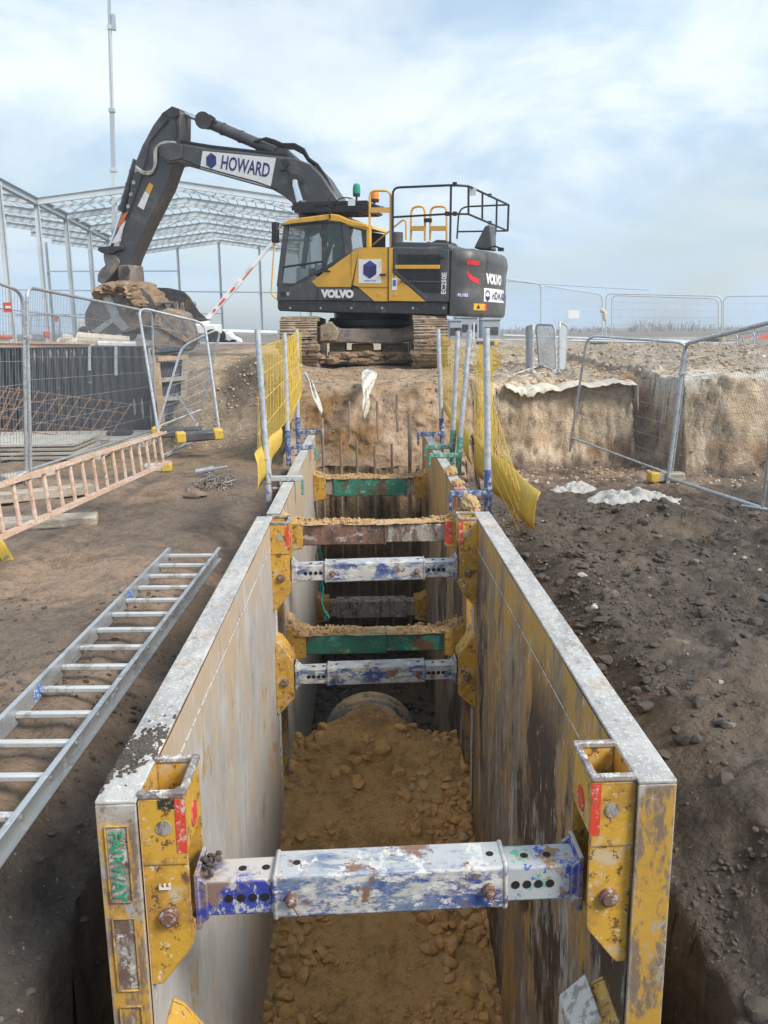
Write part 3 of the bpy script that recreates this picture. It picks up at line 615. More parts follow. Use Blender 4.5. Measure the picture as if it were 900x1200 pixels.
def bracket(root, xin, sg, y0, ztop, label=None, lower=False, near=True, mtl=None):
    """post that carries the strut; xin = inner face of the panel, sg = direction into the trench"""
    mtl = mtl or M['yellow_worn']
    W, Dp, t = .118, .20, .012
    x1 = xin + sg * W
    def xr(a, b): return (min(a, b), max(a, b))
    if not lower:
        m = MB()
        # front plate with the bolt holes, chamfered at the bottom towards the panel
        def plate(yy):
            m.prism([(xin, ztop - .003), (x1, ztop - .003), (x1, ztop - .44), (x1 - sg*.006, ztop - .46), (xin + sg*.030, ztop - .565), (xin, ztop - .565)], yy, yy + t)
        plate(y0); plate(y0 + Dp - t)
        a, b = xr(x1 - sg*t, x1); m.box2((a, y0 + t, ztop - .17), (b, y0 + Dp - t, ztop - .003))
        a, b = xr(x1 - sg*t, x1); m.box2((a, y0 + t, ztop - .44), (b, y0 + Dp - t, ztop - .40))
        a, b = xr(xin, xin + sg*.004); m.box2((a, y0 + t, ztop - .2), (b, y0 + Dp - t, ztop - .003))
        o = part('bracket', m, mtl, root, label=label, bevel=.003)
        m = MB()          # worn rim round the socket
        r = .011
        a, b = xr(xin - sg*.002, x1 + sg*.004)
        m.box2((a, y0 - .004, ztop - .010), (b, y0 + t + .004, ztop + .008)); m.box2((a, y0 + Dp - t - .004, ztop - .010), (b, y0 + Dp + .004, ztop + .008))
        a, b = xr(x1 - sg*(t + .004), x1 + sg*.004); m.box2((a, y0 + t + .006, ztop - .010), (b, y0 + Dp - t - .006, ztop + .007))
        part('socket_rim', m, M['yellow_rim'], o, bevel=.004)
        m = MB(); m.box2((min(xin, x1) , y0 - .0045, ztop - .20), (max(xin, x1), y0 - .0005, ztop - .012)); part('cap_plate', m, mtl, o, bevel=.0015)
        # stops inside the socket
        m = MB(); m.cyl((xin + sg*.075, y0 + .02, ztop - .10), (xin + sg*.075, y0 + Dp - .03, ztop - .10), .030, 16); part('socket_tube', m, M['chalk'], o)
        m = MB(); xc = xin + sg*.062
        m.cyl((xc, y0 - .007, ztop - .092), (xc, y0 + .004, ztop - .092), .021, 20); part('bolt_hole', m, M['grey_steel'], o, smooth=False)
        m = MB(); a, b = xr(x1 - sg*.024, x1 + sg*.0015); m.box2((a, y0 - .0065, ztop - .165), (b, y0 - .0035, ztop - .012)); part('red_mark', m, M['red_paint'], o)
        m = MB(); m.cyl((x1 + sg*.0005, y0 + .10, ztop - .115), (x1 + sg*.003, y0 + .10, ztop - .115), .035, 18); part('side_hole', m, M['red_paint'], o, smooth=False)
        zb = ztop - .355
    else:
        m = MB()
        m.prism([(xin, ztop), (xin + sg*.035, ztop - .02), (x1 - sg*.01, ztop - .13), (x1, ztop - .16), (x1, ztop - .40), (xin + sg*.02, ztop - .50), (xin, ztop - .50)], y0, y0 + t)
        m.prism([(xin, ztop), (xin + sg*.035, ztop - .02), (x1 - sg*.01, ztop - .13), (x1, ztop - .16), (x1, ztop - .40), (xin + sg*.02, ztop - .50), (xin, ztop - .50)], y0 + Dp - t, y0 + Dp)
        m.prism([(xin, ztop - .002), (xin + sg*.035, ztop - .022), (x1 - sg*.01, ztop - .132), (x1, ztop - .162), (x1 - sg*.012, ztop - .17), (xin, ztop - .012)], y0 + t + .001, y0 + Dp - t - .001)
        o = part('bracket', m, mtl, root, label=label, bevel=.003)
        zb = ztop - .28
    m = MB(); xc = xin + sg*.060
    m.cyl((xc, y0 - .016, zb), (xc, y0 + .01, zb), .026, 18); m.cyl((xc, y0 - .022, zb), (xc, y0 - .012, zb), .020, 18)
    part('bolt', m, M['pin'], o, bevel=.003)
    return o, zb

XL, XR, TH = -.705, .815, .105
def trench_box(label, ya, yb, zt, zb, xl, xr, th, near):
    cx = (xl + xr) / 2
    root = thing('trench_box', label, 'trench box', (cx, (ya + yb) / 2, zb))
    for side, (a, b) in enumerate(((xl, xl + th), (xr - th, xr))):
        inner = b if side == 0 else a; sg = 1 if side == 0 else -1
        m = MB(); m.box2((a + .004, ya + .006, zb), (b - .004, yb - .006, zt - .006))
        pn = part('side_panel', m, M['box_outer'], root, label='left steel side wall' if side == 0 else 'right steel side wall')
        m = MB(); nn = int((yb - ya) / .12)
        # skins are slightly dented sheets
        ys_ = np.linspace(ya + .01, yb - .01, nn); zs_ = np.linspace(zb, zt - .012, 22)
        vs = []; fs = []
        for yy in ys_:
            for zz in zs_:
                dn = .004 * float(vnoise(yy * 3, zz * 3, side * 9.0, 7)); vs.append((inner + sg * (.001 + dn * .5), yy, zz))
        for i in range(nn - 1):
            for j in range(21):
                q = (i*22+j, i*22+j+1, (i+1)*22+j+1, (i+1)*22+j); fs.append(q if side == 1 else q[::-1])
        m.add(vs, fs)
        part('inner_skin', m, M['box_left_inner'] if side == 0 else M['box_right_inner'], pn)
        m = MB(); m.box2((a, ya, zt - .012), (b, yb, zt)); part('top_edge', m, M['box_top'], pn, bevel=.004)
        m = MB(); m.box2((a + .001, ya - .002, zb), (b - .001, ya + .01, zt - .012)); ee = part('end_edge', m, M['box_left_edge'], pn, bevel=.003)
        if near and side == 0:
            m = MB(); m.box2((a + .026, ya - .0035, zt - .288), (b - .030, ya - .001, zt - .072)); m.box2((a + .026, ya - .0035, zt - .558), (b - .030, ya - .001, zt - .342)); part('recess', m, M['grey_steel'], ee)
            for k in range(6):      # pressed frames down the end of the panel
                z1 = zt - .07 - k * .27; mm = MB(); xa, xb = a + .022, b - .026
                for (p0, p1) in (((xa, z1), (xb, z1)), ((xb, z1), (xb, z1 - .22)), ((xb, z1 - .22), (xa, z1 - .22)), ((xa, z1 - .22), (xa, z1))):
                    mm.beam((p0[0], ya - .003, p0[1]), (p1[0], ya - .003, p1[1]), .005, .009, (0, 1, 0))
                part('pressed_frame', mm, M['yellow_worn'] if side else M['yellow_worn'], ee, bevel=.002)
        # vertical end stiffener strips and weld seam seen along the inside
        m = MB(); m.box2((min(inner, inner + sg*.006), yb - .10, zb), (max(inner, inner + sg*.006), yb - .02, zt - .02)); part('end_strip', m, M['chalk'] if near else M['yellow_worn'], pn, bevel=.002)
        if near:
            m = MB(); q0 = zt - .17 if side else zt - .13; q1 = q0 - .02
            m.beam((inner + sg*.0045, ya + .25, q0 - (.0)), (inner + sg*.0045, yb - .12, q1), .003, .004); part('weld_seam', m, M['chalk'], pn)
    return root

nb = trench_box('near yellow and grey steel trench box with blue struts, sunk in the foreground', 2.02, 5.45, TOPZ, -2.3, XL, XR, TH, True)
xi, xo = XL + TH, XR - TH
blue = (M['blue_worn'], M['blue_bright'], M['teal_white'])
blue2 = (M['blue_worn'], M['blue_worn'], M['blue_worn'])
for y0, near in ((2.02 + .0, True), (5.23, False)):
    yy = y0 + .02 if near else y0
    for inn, sg in ((xi, 1), (xo, -1)):
        br, zz = bracket(nb, inn, sg, yy if near else y0, TOPZ)
    strut(nb, y0 + .13, zz + .005, xi + .118, xo - .118, blue if near else blue2, size=.128 if near else .125, label='blue and white near strut across the foreground' if near else None)
    for inn, sg in ((xi, 1), (xo, -1)):
        br, z2 = bracket(nb, inn, sg, y0 if near is False else y0 + .02, TOPZ - .78, lower=True)
    strut(nb, y0 + .13, z2, xi + .118, xo - .118, blue2, size=.125)
# lettering and marks on the left end of the near box
m = text_mb('FAIRWAY', .044, bold=.0012, ext=.001, sx=1.04, space=1.06)
m.xf(Matrix.Translation((XL + .050, 2.012, TOPZ - .185)) @ Matrix.Rotation(R(90), 4, 'Y'))
part('lettering', m, M['green_paint'], nb, label='green lettering on the left panel end', smooth=False)
m = text_mb('E', .042, bold=.001, ext=.001)
m.xf(Matrix.Translation((xi + .055, 2.033, TOPZ - .262)) @ Matrix.Rotation(R(-90), 4, 'Y'))
part('stencil_letter', m, M['white_paint'], nb, smooth=False)
m = MB(); m.box2((xi + .052, 2.0325, TOPZ - .036), (xi + .094, 2.036, TOPZ - .010)); part('black_mark', m, M['black_paint'], nb)
m = MB(); pp = [(xo - .13, -.43), (xo - .05, -.355), (xo - .02, -.43), (xo - .02, -.65), (xo - .13, -.65)]
m.prism(pp, 2.10, 2.26); part('lower_corner_plate', m, M['chalk'], nb, bevel=.006)

def skew(o, ky, kz, instrut=False):
    st_ = instrut or o.name.startswith('strut')
    if o.type == 'MESH':
        for v in o.data.vertices:
            x_ = v.co.x; v.co.y += ky * x_
            if st_: v.co.z += kz * x_
    for c in o.children: skew(c, ky, kz, st_)
skew(nb, .030, .004)      # the box stands slightly out of square
b2l, b2r = -.665, .775
fb = trench_box('further ochre trench box with brown and green struts, behind the near box', 5.62, 10.0, .41, -2.6, b2l, b2r, .09, False)
bi, bo = b2l + .09, b2r - .09
def P2(px, py, Y): return P(px, py, Y)
for (y, pyc, mats, lab) in ((5.80, 623, (M['rust_steel'], M['rust_steel'], M['grey_steel']), 'rusty brown strut with sand on it'),
                       (5.80, 750, (M['green_steel'], M['green_steel'], M['green_steel']), 'green painted strut heaped with sand'),
                       (9.45, 569, (M['green_steel'], M['grey_steel'], M['grey_steel']), 'far green and grey strut'),
                       (9.45, 711, (M['grey_steel'], M['grey_steel'], M['grey_steel']), 'deepest far grey strut')):
    z = P(440, pyc, y).z
    far = y > 9
    s_ = .15 if not far else .2
    strut(fb, y, z, bi + .13, bo - .13, mats, size=s_, sl=(.0, .58) if not far else (.1, .9), holes=False, label=lab, ends='none')
    for inn, sg in ((bi, 1), (bo, -1)):
        m = MB(); xa, xb = sorted((inn, inn + sg*.14)); h = s_ * .62
        m.prism([(inn, z - h - .03), (inn, z + h + .05), (inn + sg*.07, z + h), (inn + sg*.14, z + h), (inn + sg*.14, z - h), (inn + sg*.07, z - h - .01)], y - h, y + h)
        c = part('strut_collar', m, M['yellow_worn'], fb, bevel=.006)
        if not far and sg < 0 and pyc < 700:
            m = MB(); m.box2((inn - .142, y - h - .003, z - h * .8), (inn - .09, y - h + .001, z + h * .9)); part('red_mark', m, M['red_paint'], c)
# red marks on the further box's right wall
for yy in (6.35, 8.9):
    m = MB(); m.box2((bo - .004, yy, .22), (bo + .08, yy + .05, .417)); part('red_band', m, M['red_paint'], fb)
m = MB(); m.box2((b2l - .002, 9.0, .25), (bi + .005, 9.06, .418)); part('red_band', m, M['red_paint'], fb)

# sand heaped on struts and collars
def heap(name, x0, x1, y, z, wy, hfun, label, mtl, seed=0, nx=150, ny=16):
    vs, fs = [], []
    for i in range(nx + 1):
        for j in range(ny + 1):
            x = x0 + (x1 - x0) * i / nx; v = j / ny * 2 - 1
            h = hfun(i / nx) * max(0, 1 - v * v) ** .8 * (1 + .9 * float(fbm(np.array([x * 14.]), np.array([v * 3.]), 0, 4, seed, .6)[0])) + .007 * float(fbm(np.array([x * 45.]), np.array([v * 9.]), 0, 3, seed)[0])
            wob = 1 + .25 * float(vnoise(np.array([x * 9.]), np.array([v]), 0, seed + 5)[0])
            vs.append((x, y + v * wy * wob * (1 if h > .003 else .9), z + h - .003))
    for i in range(nx):
        for j in range(ny):
            a = i * (ny + 1) + j; fs.append((a, a + ny + 1, a + ny + 2, a + 1))
    m = MB(); m.add(vs, fs)
    rs = np.random.RandomState(seed + 40); nc = 420; u = rs.uniform(0, 1, nc); v = rs.uniform(-.95, .95, nc)
    hh = np.array([hfun(a) for a in u]) * np.maximum(0, 1 - v * v) ** .8
    pts = np.stack([x0 + (x1 - x0) * u, y + v * wy, z + hh + .004], -1); keep = hh > .004
    sz = (.003 + .013 * rs.uniform(0, 1, nc) ** 3)[keep]; pts = pts[keep]
    for p_, s_ in zip(pts, sz):
        pv = PROTO[2][rs.randint(0, 10)]; q_ = Euler(rs.uniform(0, 6, 3)).to_matrix(); m.add((pv @ np.array(q_).T * s_ + p_).tolist(), ICO[2][1].tolist())
    o = setting(name, m, mtl, 'stuff', label, 'soil'); return o
M['sand'] = mat('sand', (.47,.31,.155), [('0.75', 7, .5, .66, 5, 2), ((.56,.42,.26), 14, .58, .68, 5, 3)], rough=.95, bump=[(40,.7,.01),(140,.5,.003)])
z1 = P(440, 623, 5.8).z + .075; z2 = P(440, 750, 5.8).z + .075; z3 = P(440, 569, 9.45).z + .1
g = lambda c, w: (lambda u: math.exp(-((u - c) / w) ** 2))
heap('sand_heap', bi + .02, bo - .0, 5.80, z1, .085, lambda u: .001 + .035 * g(.0, .10)(u) + .07 * g(.98, .06)(u) + .02 * g(.84, .06)(u) + .008 * g(.3, .2)(u), 'orange sand heaped on the rusty strut', M['sand'], 1)
heap('sand_heap', bi + .0, bo, 5.80, z2, .10, lambda u: .003 + .12 * g(.0, .09)(u) + .018 * g(.25, .12)(u) + .09 * g(.98, .08)(u) + .02 * g(.8, .1)(u), 'orange sand heaped on the near green strut', M['sand'], 2)
heap('sand_heap', bi, bo, 9.45, z3, .12, lambda u: .012 + .05 * g(.0, .10)(u) + .05 * g(.97, .08)(u) + .02 * g(.4, .15)(u), 'sand lying on the far green strut', M['sand'], 3)
# lumps of sand on top of the right wall of the further box
for yy, r, lab in ((7.1, .10, 'sand lump on the right wall of the further box beside the green clamps'), (6.55, .06, 'small sand lump on the right wall near the red band'), (5.75, .14, 'big sand lump at the corner between the two trench boxes')):
    m = MB(); bv, bf = ico(4)
    V = bv * (1 + .5 * fbm(bv[:, 0] * 1.6 + yy, bv[:, 1] * 1.6, bv[:, 2] * 1.6, 4, 5, .65)[:, None]) * np.array([.035 + r * .2, r * 1.3, .02 + r * .28]) + np.array([b2r - .05, yy, .425])
    m.add(V.tolist(), bf.tolist()); setting('sand_lump', m, M['sand'], 'stuff', lab, 'soil')

# dried mud on the near left corner of the near box
rs = np.random.RandomState(3); m = MB()
for i in range(420):
    bv, bf = ICO[1]; r = rs.uniform(.002, .009); cy_ = 2.27 + rs.normal() * .075; c = np.array([XL + np.clip(.045 + rs.normal() * .028 + (cy_ - 2.27) * .2, .004, .101), cy_, TOPZ + .001])
    m.add((bv * r * (1 + rs.uniform(-.3, .3, (len(bv), 1))) * np.array([1, 1.3, .6]) + c).tolist(), bf.tolist())
for i in range(14):
    bv, bf = ICO[1]; r = rs.uniform(.005, .013); c = np.array([xi + .13 + rs.uniform(0, .05), 2.15 + rs.normal() * .03, .145 + rs.uniform(0, .02)])
    m.add((bv * r * (1 + rs.uniform(-.3, .3, (len(bv), 1))) + c).tolist(), bf.tolist())
setting('dried_mud', m, M['clod_dark'], 'stuff', 'dried mud crumbs on the near left corner of the trench box', 'soil')

# ------------------------------------------------------------------ pipe in the trench
pc = Vector((.01, 5.95, -1.66)); PR = .375
pr = thing('concrete_pipe', 'large grey pipe end showing under the clay heap on the trench floor', 'pipe', pc)
m = MB(); n = 48; vs = []; fs = []
rings = [(6.52, PR), (6.36, PR), (6.34, PR - .02), (6.2, PR - .02), (6.05, PR - .02), (5.95, PR - .02)]
for k, (yy, r) in enumerate(rings):
    for i in range(n): a = 2*math.pi*i/n; vs.append((pc.x + r*math.cos(a), yy, pc.z + r*math.sin(a)))
for i in range(n): a = 2*math.pi*i/n; vs.append((pc.x + (PR-.06)*math.cos(a), 6.52, pc.z + (PR-.06)*math.sin(a)))
for i in range(n): a = 2*math.pi*i/n; vs.append((pc.x + (PR-.06)*math.cos(a), 5.95, pc.z + (PR-.06)*math.sin(a)))
def rg(a, b):
    for i in range(n): j = (i+1) % n; fs.append((a*n+i, a*n+j, b*n+j, b*n+i))
for k in range(5): rg(k, k+1)
rg(6, 0); rg(5, 7); rg(7, 6)
m.add(vs, fs); part('barrel', m, M['pipe'], pr)

M['rod'] = mat('rod', (.34,.26,.19), [((.20,.14,.09), (9,9,2), .42, .58, 5, 1), ((.48,.46,.43), (20,20,4), .56, .66, 4, 2)], rough=.7)
# upright trench sheets at the far end of the trench
for i, (px, pt, Y) in enumerate(((377.5, 490, 10.18), (399, 512, 10.20), (418, 516, 10.18), (439, 522, 10.2), (459, 520, 10.19), (480, 484, 10.17), (409, 470, 10.30), (442, 470, 10.28), (465, 462, 10.3))):
    t = P(px, pt, Y - .12); bz = -2.3 if i < 6 else t.z - .45
    m = MB(); m.tube([(t.x + .01, Y - .12, bz), (t.x, Y - .12, (bz + t.z)/2), (t.x, Y - .12, t.z)], .016 if i != 5 else .024, 8)
    side = ['at the left edge', 'second from the left', 'third from the left', 'fourth from the left', 'fifth from the left', 'tallest, at the right edge', 'short upper one left of the hanging cloth', 'short upper one right of the hanging cloth', 'short upper one towards the right'][i]
    solo('steel_rod', 'upright steel rod in the far earth face, ' + side, 'steel rod', m, M['rod'], group='rods standing in the earth face at the trench end')

# blue rope hanging by the left wall of the further box
rp = [P(374, 640, 6.0), P(378, 655, 6.0), P(375, 672, 6.02), P(379, 690, 6.0), P(377, 705, 6.0), P(382, 722, 6.0)]
m = MB(); m.tube(rp, .006, 6); m.tube([P(373, 640, 6.02), P(370, 652, 6.02), P(373, 668, 6.03), P(377, 700, 6.02)], .005, 6); m.tube([P(381, 716, 6.0), P(386, 724, 5.99), P(380, 727, 6.0), P(383, 718, 5.98)], .007, 6)
solo('rope', 'thin teal rope dangling under the rusty strut on the left', 'rope', m, M['rope'])
# ------------------------------------------------------------------ ladders
def ladder(name, label, A, B, C_, D_, nr, first, step, stile, mtl, rmtl, cat='ladder', slot=True, group=None):
    """stile 1 from A to B, stile 2 from C_ to D_ (same ends); rungs across"""
    A, B, C_, D_ = map(Vector, (A, B, C_, D_)); t = thing(name, label, cat, A, group)
    across = (C_ - A).normalized(); along = (B - A).normalized(); up = across.cross(along).normalized()
    if up.z < 0 and abs(up.z) > .3: up = -up
    for p, q, sg in ((A, B, 1), (C_, D_, -1)):
        m = MB(); w, h = stile
        m.beam(p, q, .004, h, up)                                   # web
        for k in (-1, 1):
            m.beam(p + up*k*(h/2-.002) + across*sg*w/2*-1*(-1 if False else 1)*0 + across*sg*(-w/2), q + up*k*(h/2-.002) + across*sg*(-w/2), w, .004, up)
        part('stile', m, mtl, t)
    for i in range(nr):
        s = first + i * step; p = A + along*s; q = C_ + along*s
        m = MB(); m.beam(p - across*.006*0, q, .030, .026, up); part('rung', m, rmtl, t, bevel=.006)
        if slot:
            for e, sg in ((p, -1), (q, 1)):
                m = MB(); m.tube([e + across*sg*.002, e + across*sg*.008], .011, 10); part('rung_end', m, mtl, t)
    return t
# aluminium ladder lying by the trench
zt = .075
a = G(256, 648, zt); b_ = G(0, 990, zt); dirl = (b_ - a).normalized(); c_ = G(197, 652, zt)
acr = (c_ - a); acr -= dirl * acr.dot(dirl); wd_ = acr.length; acr.normalize()
Ln = 3.6
al = ladder('aluminium_ladder', 'long silver aluminium ladder lying flat on the brown mud beside the near trench box', a, a + dirl*Ln, a + acr*wd_, a + acr*wd_ + dirl*Ln, 14, .07, .252, (.022, .085), M['alu'], M['alu_rung'])
for s in (.95, 2.33):
    m = MB(); p = a + acr*(wd_ - .003) + dirl*s; m.beam(p, p + dirl*.085, .003, .052); part('sticker', m, M['sticker_blue'], al)
m = MB(); p = a + dirl*2.38
m.beam(p + Vector((0,0,-.02)), p + dirl*.04 + Vector((0,0,-.02)), .016, .035); m.beam(p + dirl*.06, p + dirl*.1, .014, .03); part('hook', m, M['alu'], al)

# orange fibreglass ladder on its edge, leaning against the fence feet
A1 = P(0, 571, 5.6); B1 = P(193, 508, 9.4); dl_ = (A1 - B1).normalized(); A1 = A1 + dl_ * .9; off_ = P(196, 539, 9.35) - B1; off_ = off_ - dl_ * off_.dot(dl_); off_ = off_.normalized() * .30; C1 = A1 + off_; D1 = B1 + off_
lg = ladder('fibreglass_ladder', 'faded orange fibreglass ladder standing on its long edge by the left mesh fence', A1, B1, C1, D1, 19, .10, (B1 - A1).length / 19.2, (.03, .055), M['grp_orange'], M['grp_orange'], slot=False)
# yellow ladder foot poking in at the left edge
m = MB(); p, q = P(-30, 590, 6.1), P(11, 659, 6.05)
m.beam(p, q, .075, .035, (0, -1, .3)); yl = solo('yellow_prop', 'yellow painted steel prop leaning into view at the left edge below the orange ladder', 'prop', m, M['yellow_plastic'], bevel=.006)
m = MB(); c = P(8, 652, 6.02); m.cyl(c + Vector((0,-.012,0)), c + Vector((0,.01,0)), .012, 12); ROOTOFF[yl.name] = tuple(yl.location); part('bolt', m, M['galv'], yl)

# ------------------------------------------------------------------ mesh fence panels
def bil(c, u, v): return c[0].lerp(c[1], u).lerp(c[2].lerp(c[3], u), v)     # TL TR BL BR
def fence(label, c, nv, nh=8, r=.019, legs=(.14, .14), group='site fence panels', wr=.0017, name='mesh_fence_panel', fm=None, wm=None, fr=.16, mid=True, cat='fence panel', sag=0):
    c = [Vector(p) for p in c]; base = (c[2] + c[3]) / 2; t = thing(name, label, cat, base, group)
    d0 = (c[2] - c[0]).normalized(); d1 = (c[3] - c[1]).normalized()
    m = MB(); pts = fillet([c[2] + d0*legs[0], c[0], c[1], c[3] + d1*legs[1]], fr, 5); m.tube(pts, r, 8)
    m.tube([c[2], c[3]], r*.85, 8)
    part('frame', m, fm or M['galv'], t)
    m = MB(); nrm = (c[1] - c[0]).cross(d0).normalized()
    def pt(u, v): 
        s = math.sin(u*math.pi) * math.sin(v*math.pi) * sag
        return bil(c, u, v) + nrm * s
    for i in range(1, nv):
        u = i / nv; v0 = 0
        e = min(u, 1-u) * (c[1]-c[0]).length
        if e < fr: v0 = .4 * (fr - e) / (c[2]-c[0]).length
        k = 1 if not sag else 5
        m.tube([pt(u, v0 + (1 - v0) * q / k) for q in range(k + 1)], wr, 3)
    for j in range(1, nh):
        v = j / nh; k = 1 if not sag else 6
        m.tube([pt(q / k, v) for q in range(k + 1)], wr*1.2, 3)
    part('wire_mesh', m, wm or M['mesh_wire'], t)
    return t
def block(label, c, d, h=.13, w=.2, L_=.62, yellow=True, mtl=None, name='fence_foot'):
    c = Vector(c); d = Vector(d).normalized(); t = thing(name, label, 'fence foot', c, 'heavy feet under the fences')
    m = MB(); m.beam(c + Vector((0,0,h/2)) - d*L_/2, c + Vector((0,0,h/2)) + d*L_/2, w, h); part('body', m, mtl or M['concrete'], t, bevel=.025)
    if yellow:
        for s in yellow if isinstance(yellow, tuple) else (-1, 1):
            m = MB(); e = c + Vector((0,0,h*.55)) + d*s*L_/2; m.beam(e - d*.10, e + d*.03, w*1.06, h*1.12); y = part('yellow_end', m, M['yellow_plastic'], t, bevel=.02)
    return t
def clamp(t, p, r=.035):
    m = MB(); m.box(p, (r*2.6, r*1.6, r*1.2)); m.cyl(p + Vector((0, -.05, 0)), p + Vector((0, .02, 0)), .01, 8); part('clamp', m, M['galv_dirty'], t, bevel=.004)

f = fence('silver mesh fence panel running out of the left edge, nearest the camera', [P(-430, 180, 5.9), P(27, 342, 9.3), P(-430, 800, 5.9), P(31, 553, 9.3)], 84, wr=.0021)
f = fence('silver mesh fence panel in front of the black lined wall', [P(31, 336, 9.4), P(178, 366, 14.4), P(36, 550, 9.4), P(183, 503, 14.4)], 104, wr=.0024)
clamp(f, P(31, 395, 9.32))
f = fence('narrow leaning mesh fence panel whose bottom rail slants up from the orange ladder', [P(162, 360, 12.6), P(240, 379, 13.3), P(190, 534, 11.4), P(257, 504, 12.6)], 40, wr=.0018, legs=(.0, .0))
clamp(f, P(170, 404, 12.9))
f = fence('collapsed mesh fence panel propped askew against the timber frame', [P(213, 406, 13.6), P(259, 384, 13.7), P(185, 500, 13.0), P(236, 480, 13.7)], 36, wr=.0017, legs=(0, 0), sag=.05)
m = MB(); m.tube([P(207, 462, 13.5), P(228, 494, 13.4)], .016, 6); m.tube([P(188, 540, 11.8), P(222, 516, 12.4), P(232, 496, 12.8)], .017, 6); part('brace', m, M['galv'], f)
for lab, px, py, z in (('concrete fence foot under the first post at left', 36, 562, 0.0), ('concrete foot with a bright yellow end past the ladder tip', 184, 552, -.02)):
    p = G(px, py, z); p.z = hz_(p.x, p.y); block(lab, p, (1, .15, 0) if px > 100 else (.6, 1, 0), yellow=(1,) if px > 100 else False, L_=.30 if px > 100 else .7, h=.10, w=.16)
p = P(237, 516, 11.7); block('long dark fence foot with yellow ends at the foot of the left bank', p, (1, .3, .05), L_=.50, w=.22, h=.13, mtl=M['ex_grey'])
p = P(212, 512, 12.4); block('dark fence foot with one yellow end below the timber frame', p, (1, .1, 0), L_=.6, w=.22, h=.14, mtl=M['ex_grey'], yellow=(-1,))
# grey slab near the orange ladder
p = G(58, 612, 0); m = MB(); m.box((p.x, p.y, hz_(p.x, p.y) + .04), (.80, .24, .09), Matrix.Rotation(R(14), 3, 'Z')); solo('concrete_slab', 'rough grey slab lying on the mud under the orange ladder', 'slab', m, M['wood_grey'], bevel=.02, seg=3)
p = G(25, 590, 0); m = MB(); m.box((p.x - .1, p.y + .1, hz_(p.x, p.y) + .06), (1.5, .16, .1), Matrix.Rotation(R(32), 3, 'Z')); solo('timber_baulk', 'weathered timber baulk behind the orange ladder', 'timber', m, M['wood_grey'], bevel=.012)

# right hand panels
f = fence('mesh fence panel tilted over the excavated hole on the right', [P(688, 393, 12.4), P(806, 402, 11.9), P(670, 513, 12.7), P(787, 556, 12.0)], 80, legs=(.22, .1), wr=.0020)
f2 = fence('large mesh fence panel running out of the right edge in front of the pale bank', [P(803, 403, 11.8), P(985, 357, 8.5), P(783, 560, 11.9), P(893 + 20, 602, 9.0)], 84, legs=(.1, .25), wr=.0018, r=.027, fm=M['galv_pale'])
m = MB(); m.tube([P(893, 600, 9.05), P(899, 545, 8.95), P(905, 480, 8.85)], .019, 8); m.tube([P(870, 593, 9.2), P(915, 600, 8.7)], .02, 8); part('brace', m, M['galv'], f2)
clamp(f2, P(800, 438, 11.75)); 
p = P(792, 562, 12.0); block('concrete fence foot with a yellow end at the corner of the right fences', (p.x - .1, p.y, hz_(p.x, p.y)), (1, .1, 0), yellow=(-1,), L_=.42, h=.13, w=.16, mtl=M['wood_grey'])
p = G(900, 604, -.35); block('half buried concrete foot at the right edge', (p.x + .1, p.y, hz_(p.x, p.y) - .06), (1, .3, 0), yellow=False, L_=.7)
# pale concrete spills
def spill(label, px, py, z, ax, ay, h, seed):
    p = G(px, py, z); nx = 46; vs = []; fs = []
    for i in range(nx + 1):
        for j in range(nx + 1):
            u, v = i / nx * 2 - 1, j / nx * 2 - 1; x, y = p.x + u * ax, p.y + v * ay
            rr = math.hypot(u, v) * (1 + .3 * float(fbm(np.array([u * 2.2 + seed]), np.array([v * 2.2]), 0, 4, seed)[0]))
            hh = h * max(0, 1 - rr) ** .6 * (1 + .8 * float(fbm(np.array([x * 5]), np.array([y * 5]), 0, 5, seed, .65)[0])) - (.02 if rr < 1 else .12)
            vs.append((x, y, hz_(x, y) + hh))
    for i in range(nx):
        for j in range(nx):
            a = i * (nx + 1) + j; fs.append((a, a + nx + 1, a + nx + 2, a + 1))
    m = MB(); m.add(vs, fs); o = solo('concrete_spill', label, 'concrete spill', m, M['concrete_spill'], 'hardened concrete spills')
spill('larger heap of hardened pale concrete behind the dark spoil', 742, 574, -.46, .66, .42, .12, 3)
spill('smaller slab of hardened pale concrete nearer the yellow mesh', 675, 565, -.46, .36, .2, .10, 8)
p = G(722, 520, -.3)

# crowd barriers on the right plateau
def barrier(label, c, n=18, feet=True, group='pedestrian barriers on the raised ground', r=.019):
    c = [Vector(p) for p in c]; t = thing('pedestrian_barrier', label, 'barrier', (c[2] + c[3]) / 2, group)
    m = MB(); m.tube(fillet([c[2], c[0], c[1], c[3]], .12, 4) , r, 8, True); part('frame', m, M['galv_pale'], t)
    m = MB()
    for i in range(1, n): u = i / n; m.tube([bil(c, u, .01), bil(c, u, .97)], .0065, 5)
    part('bars', m, M['galv_pale'], t)
    if feet:
        for e, top in ((c[2], c[0]), (c[3], c[1])):
            m = MB(); dr = (c[3] - c[2]); pn = Vector((-dr.y, dr.x, 0)).normalized() * .3
            m.tube([e - pn + Vector((0,0,-.14)), e - pn*.3, e + Vector((0,0,.04)), e + pn*.3, e + pn + Vector((0,0,-.14))], .016, 6); part('foot', m, M['galv_pale'], t)
    return t
barrier('pedestrian barrier seen almost edge on, furthest left of the three by the right bank', [P(617, 383, 17.2), P(625, 381, 15.4), P(617, 432, 17.2), P(624, 441, 15.4)])
barrier('pedestrian barrier standing square on between two edge on barriers', [P(628, 380, 17.0), P(650, 381, 16.4), P(632, 428, 17.0), P(652, 435, 16.4)], 22)
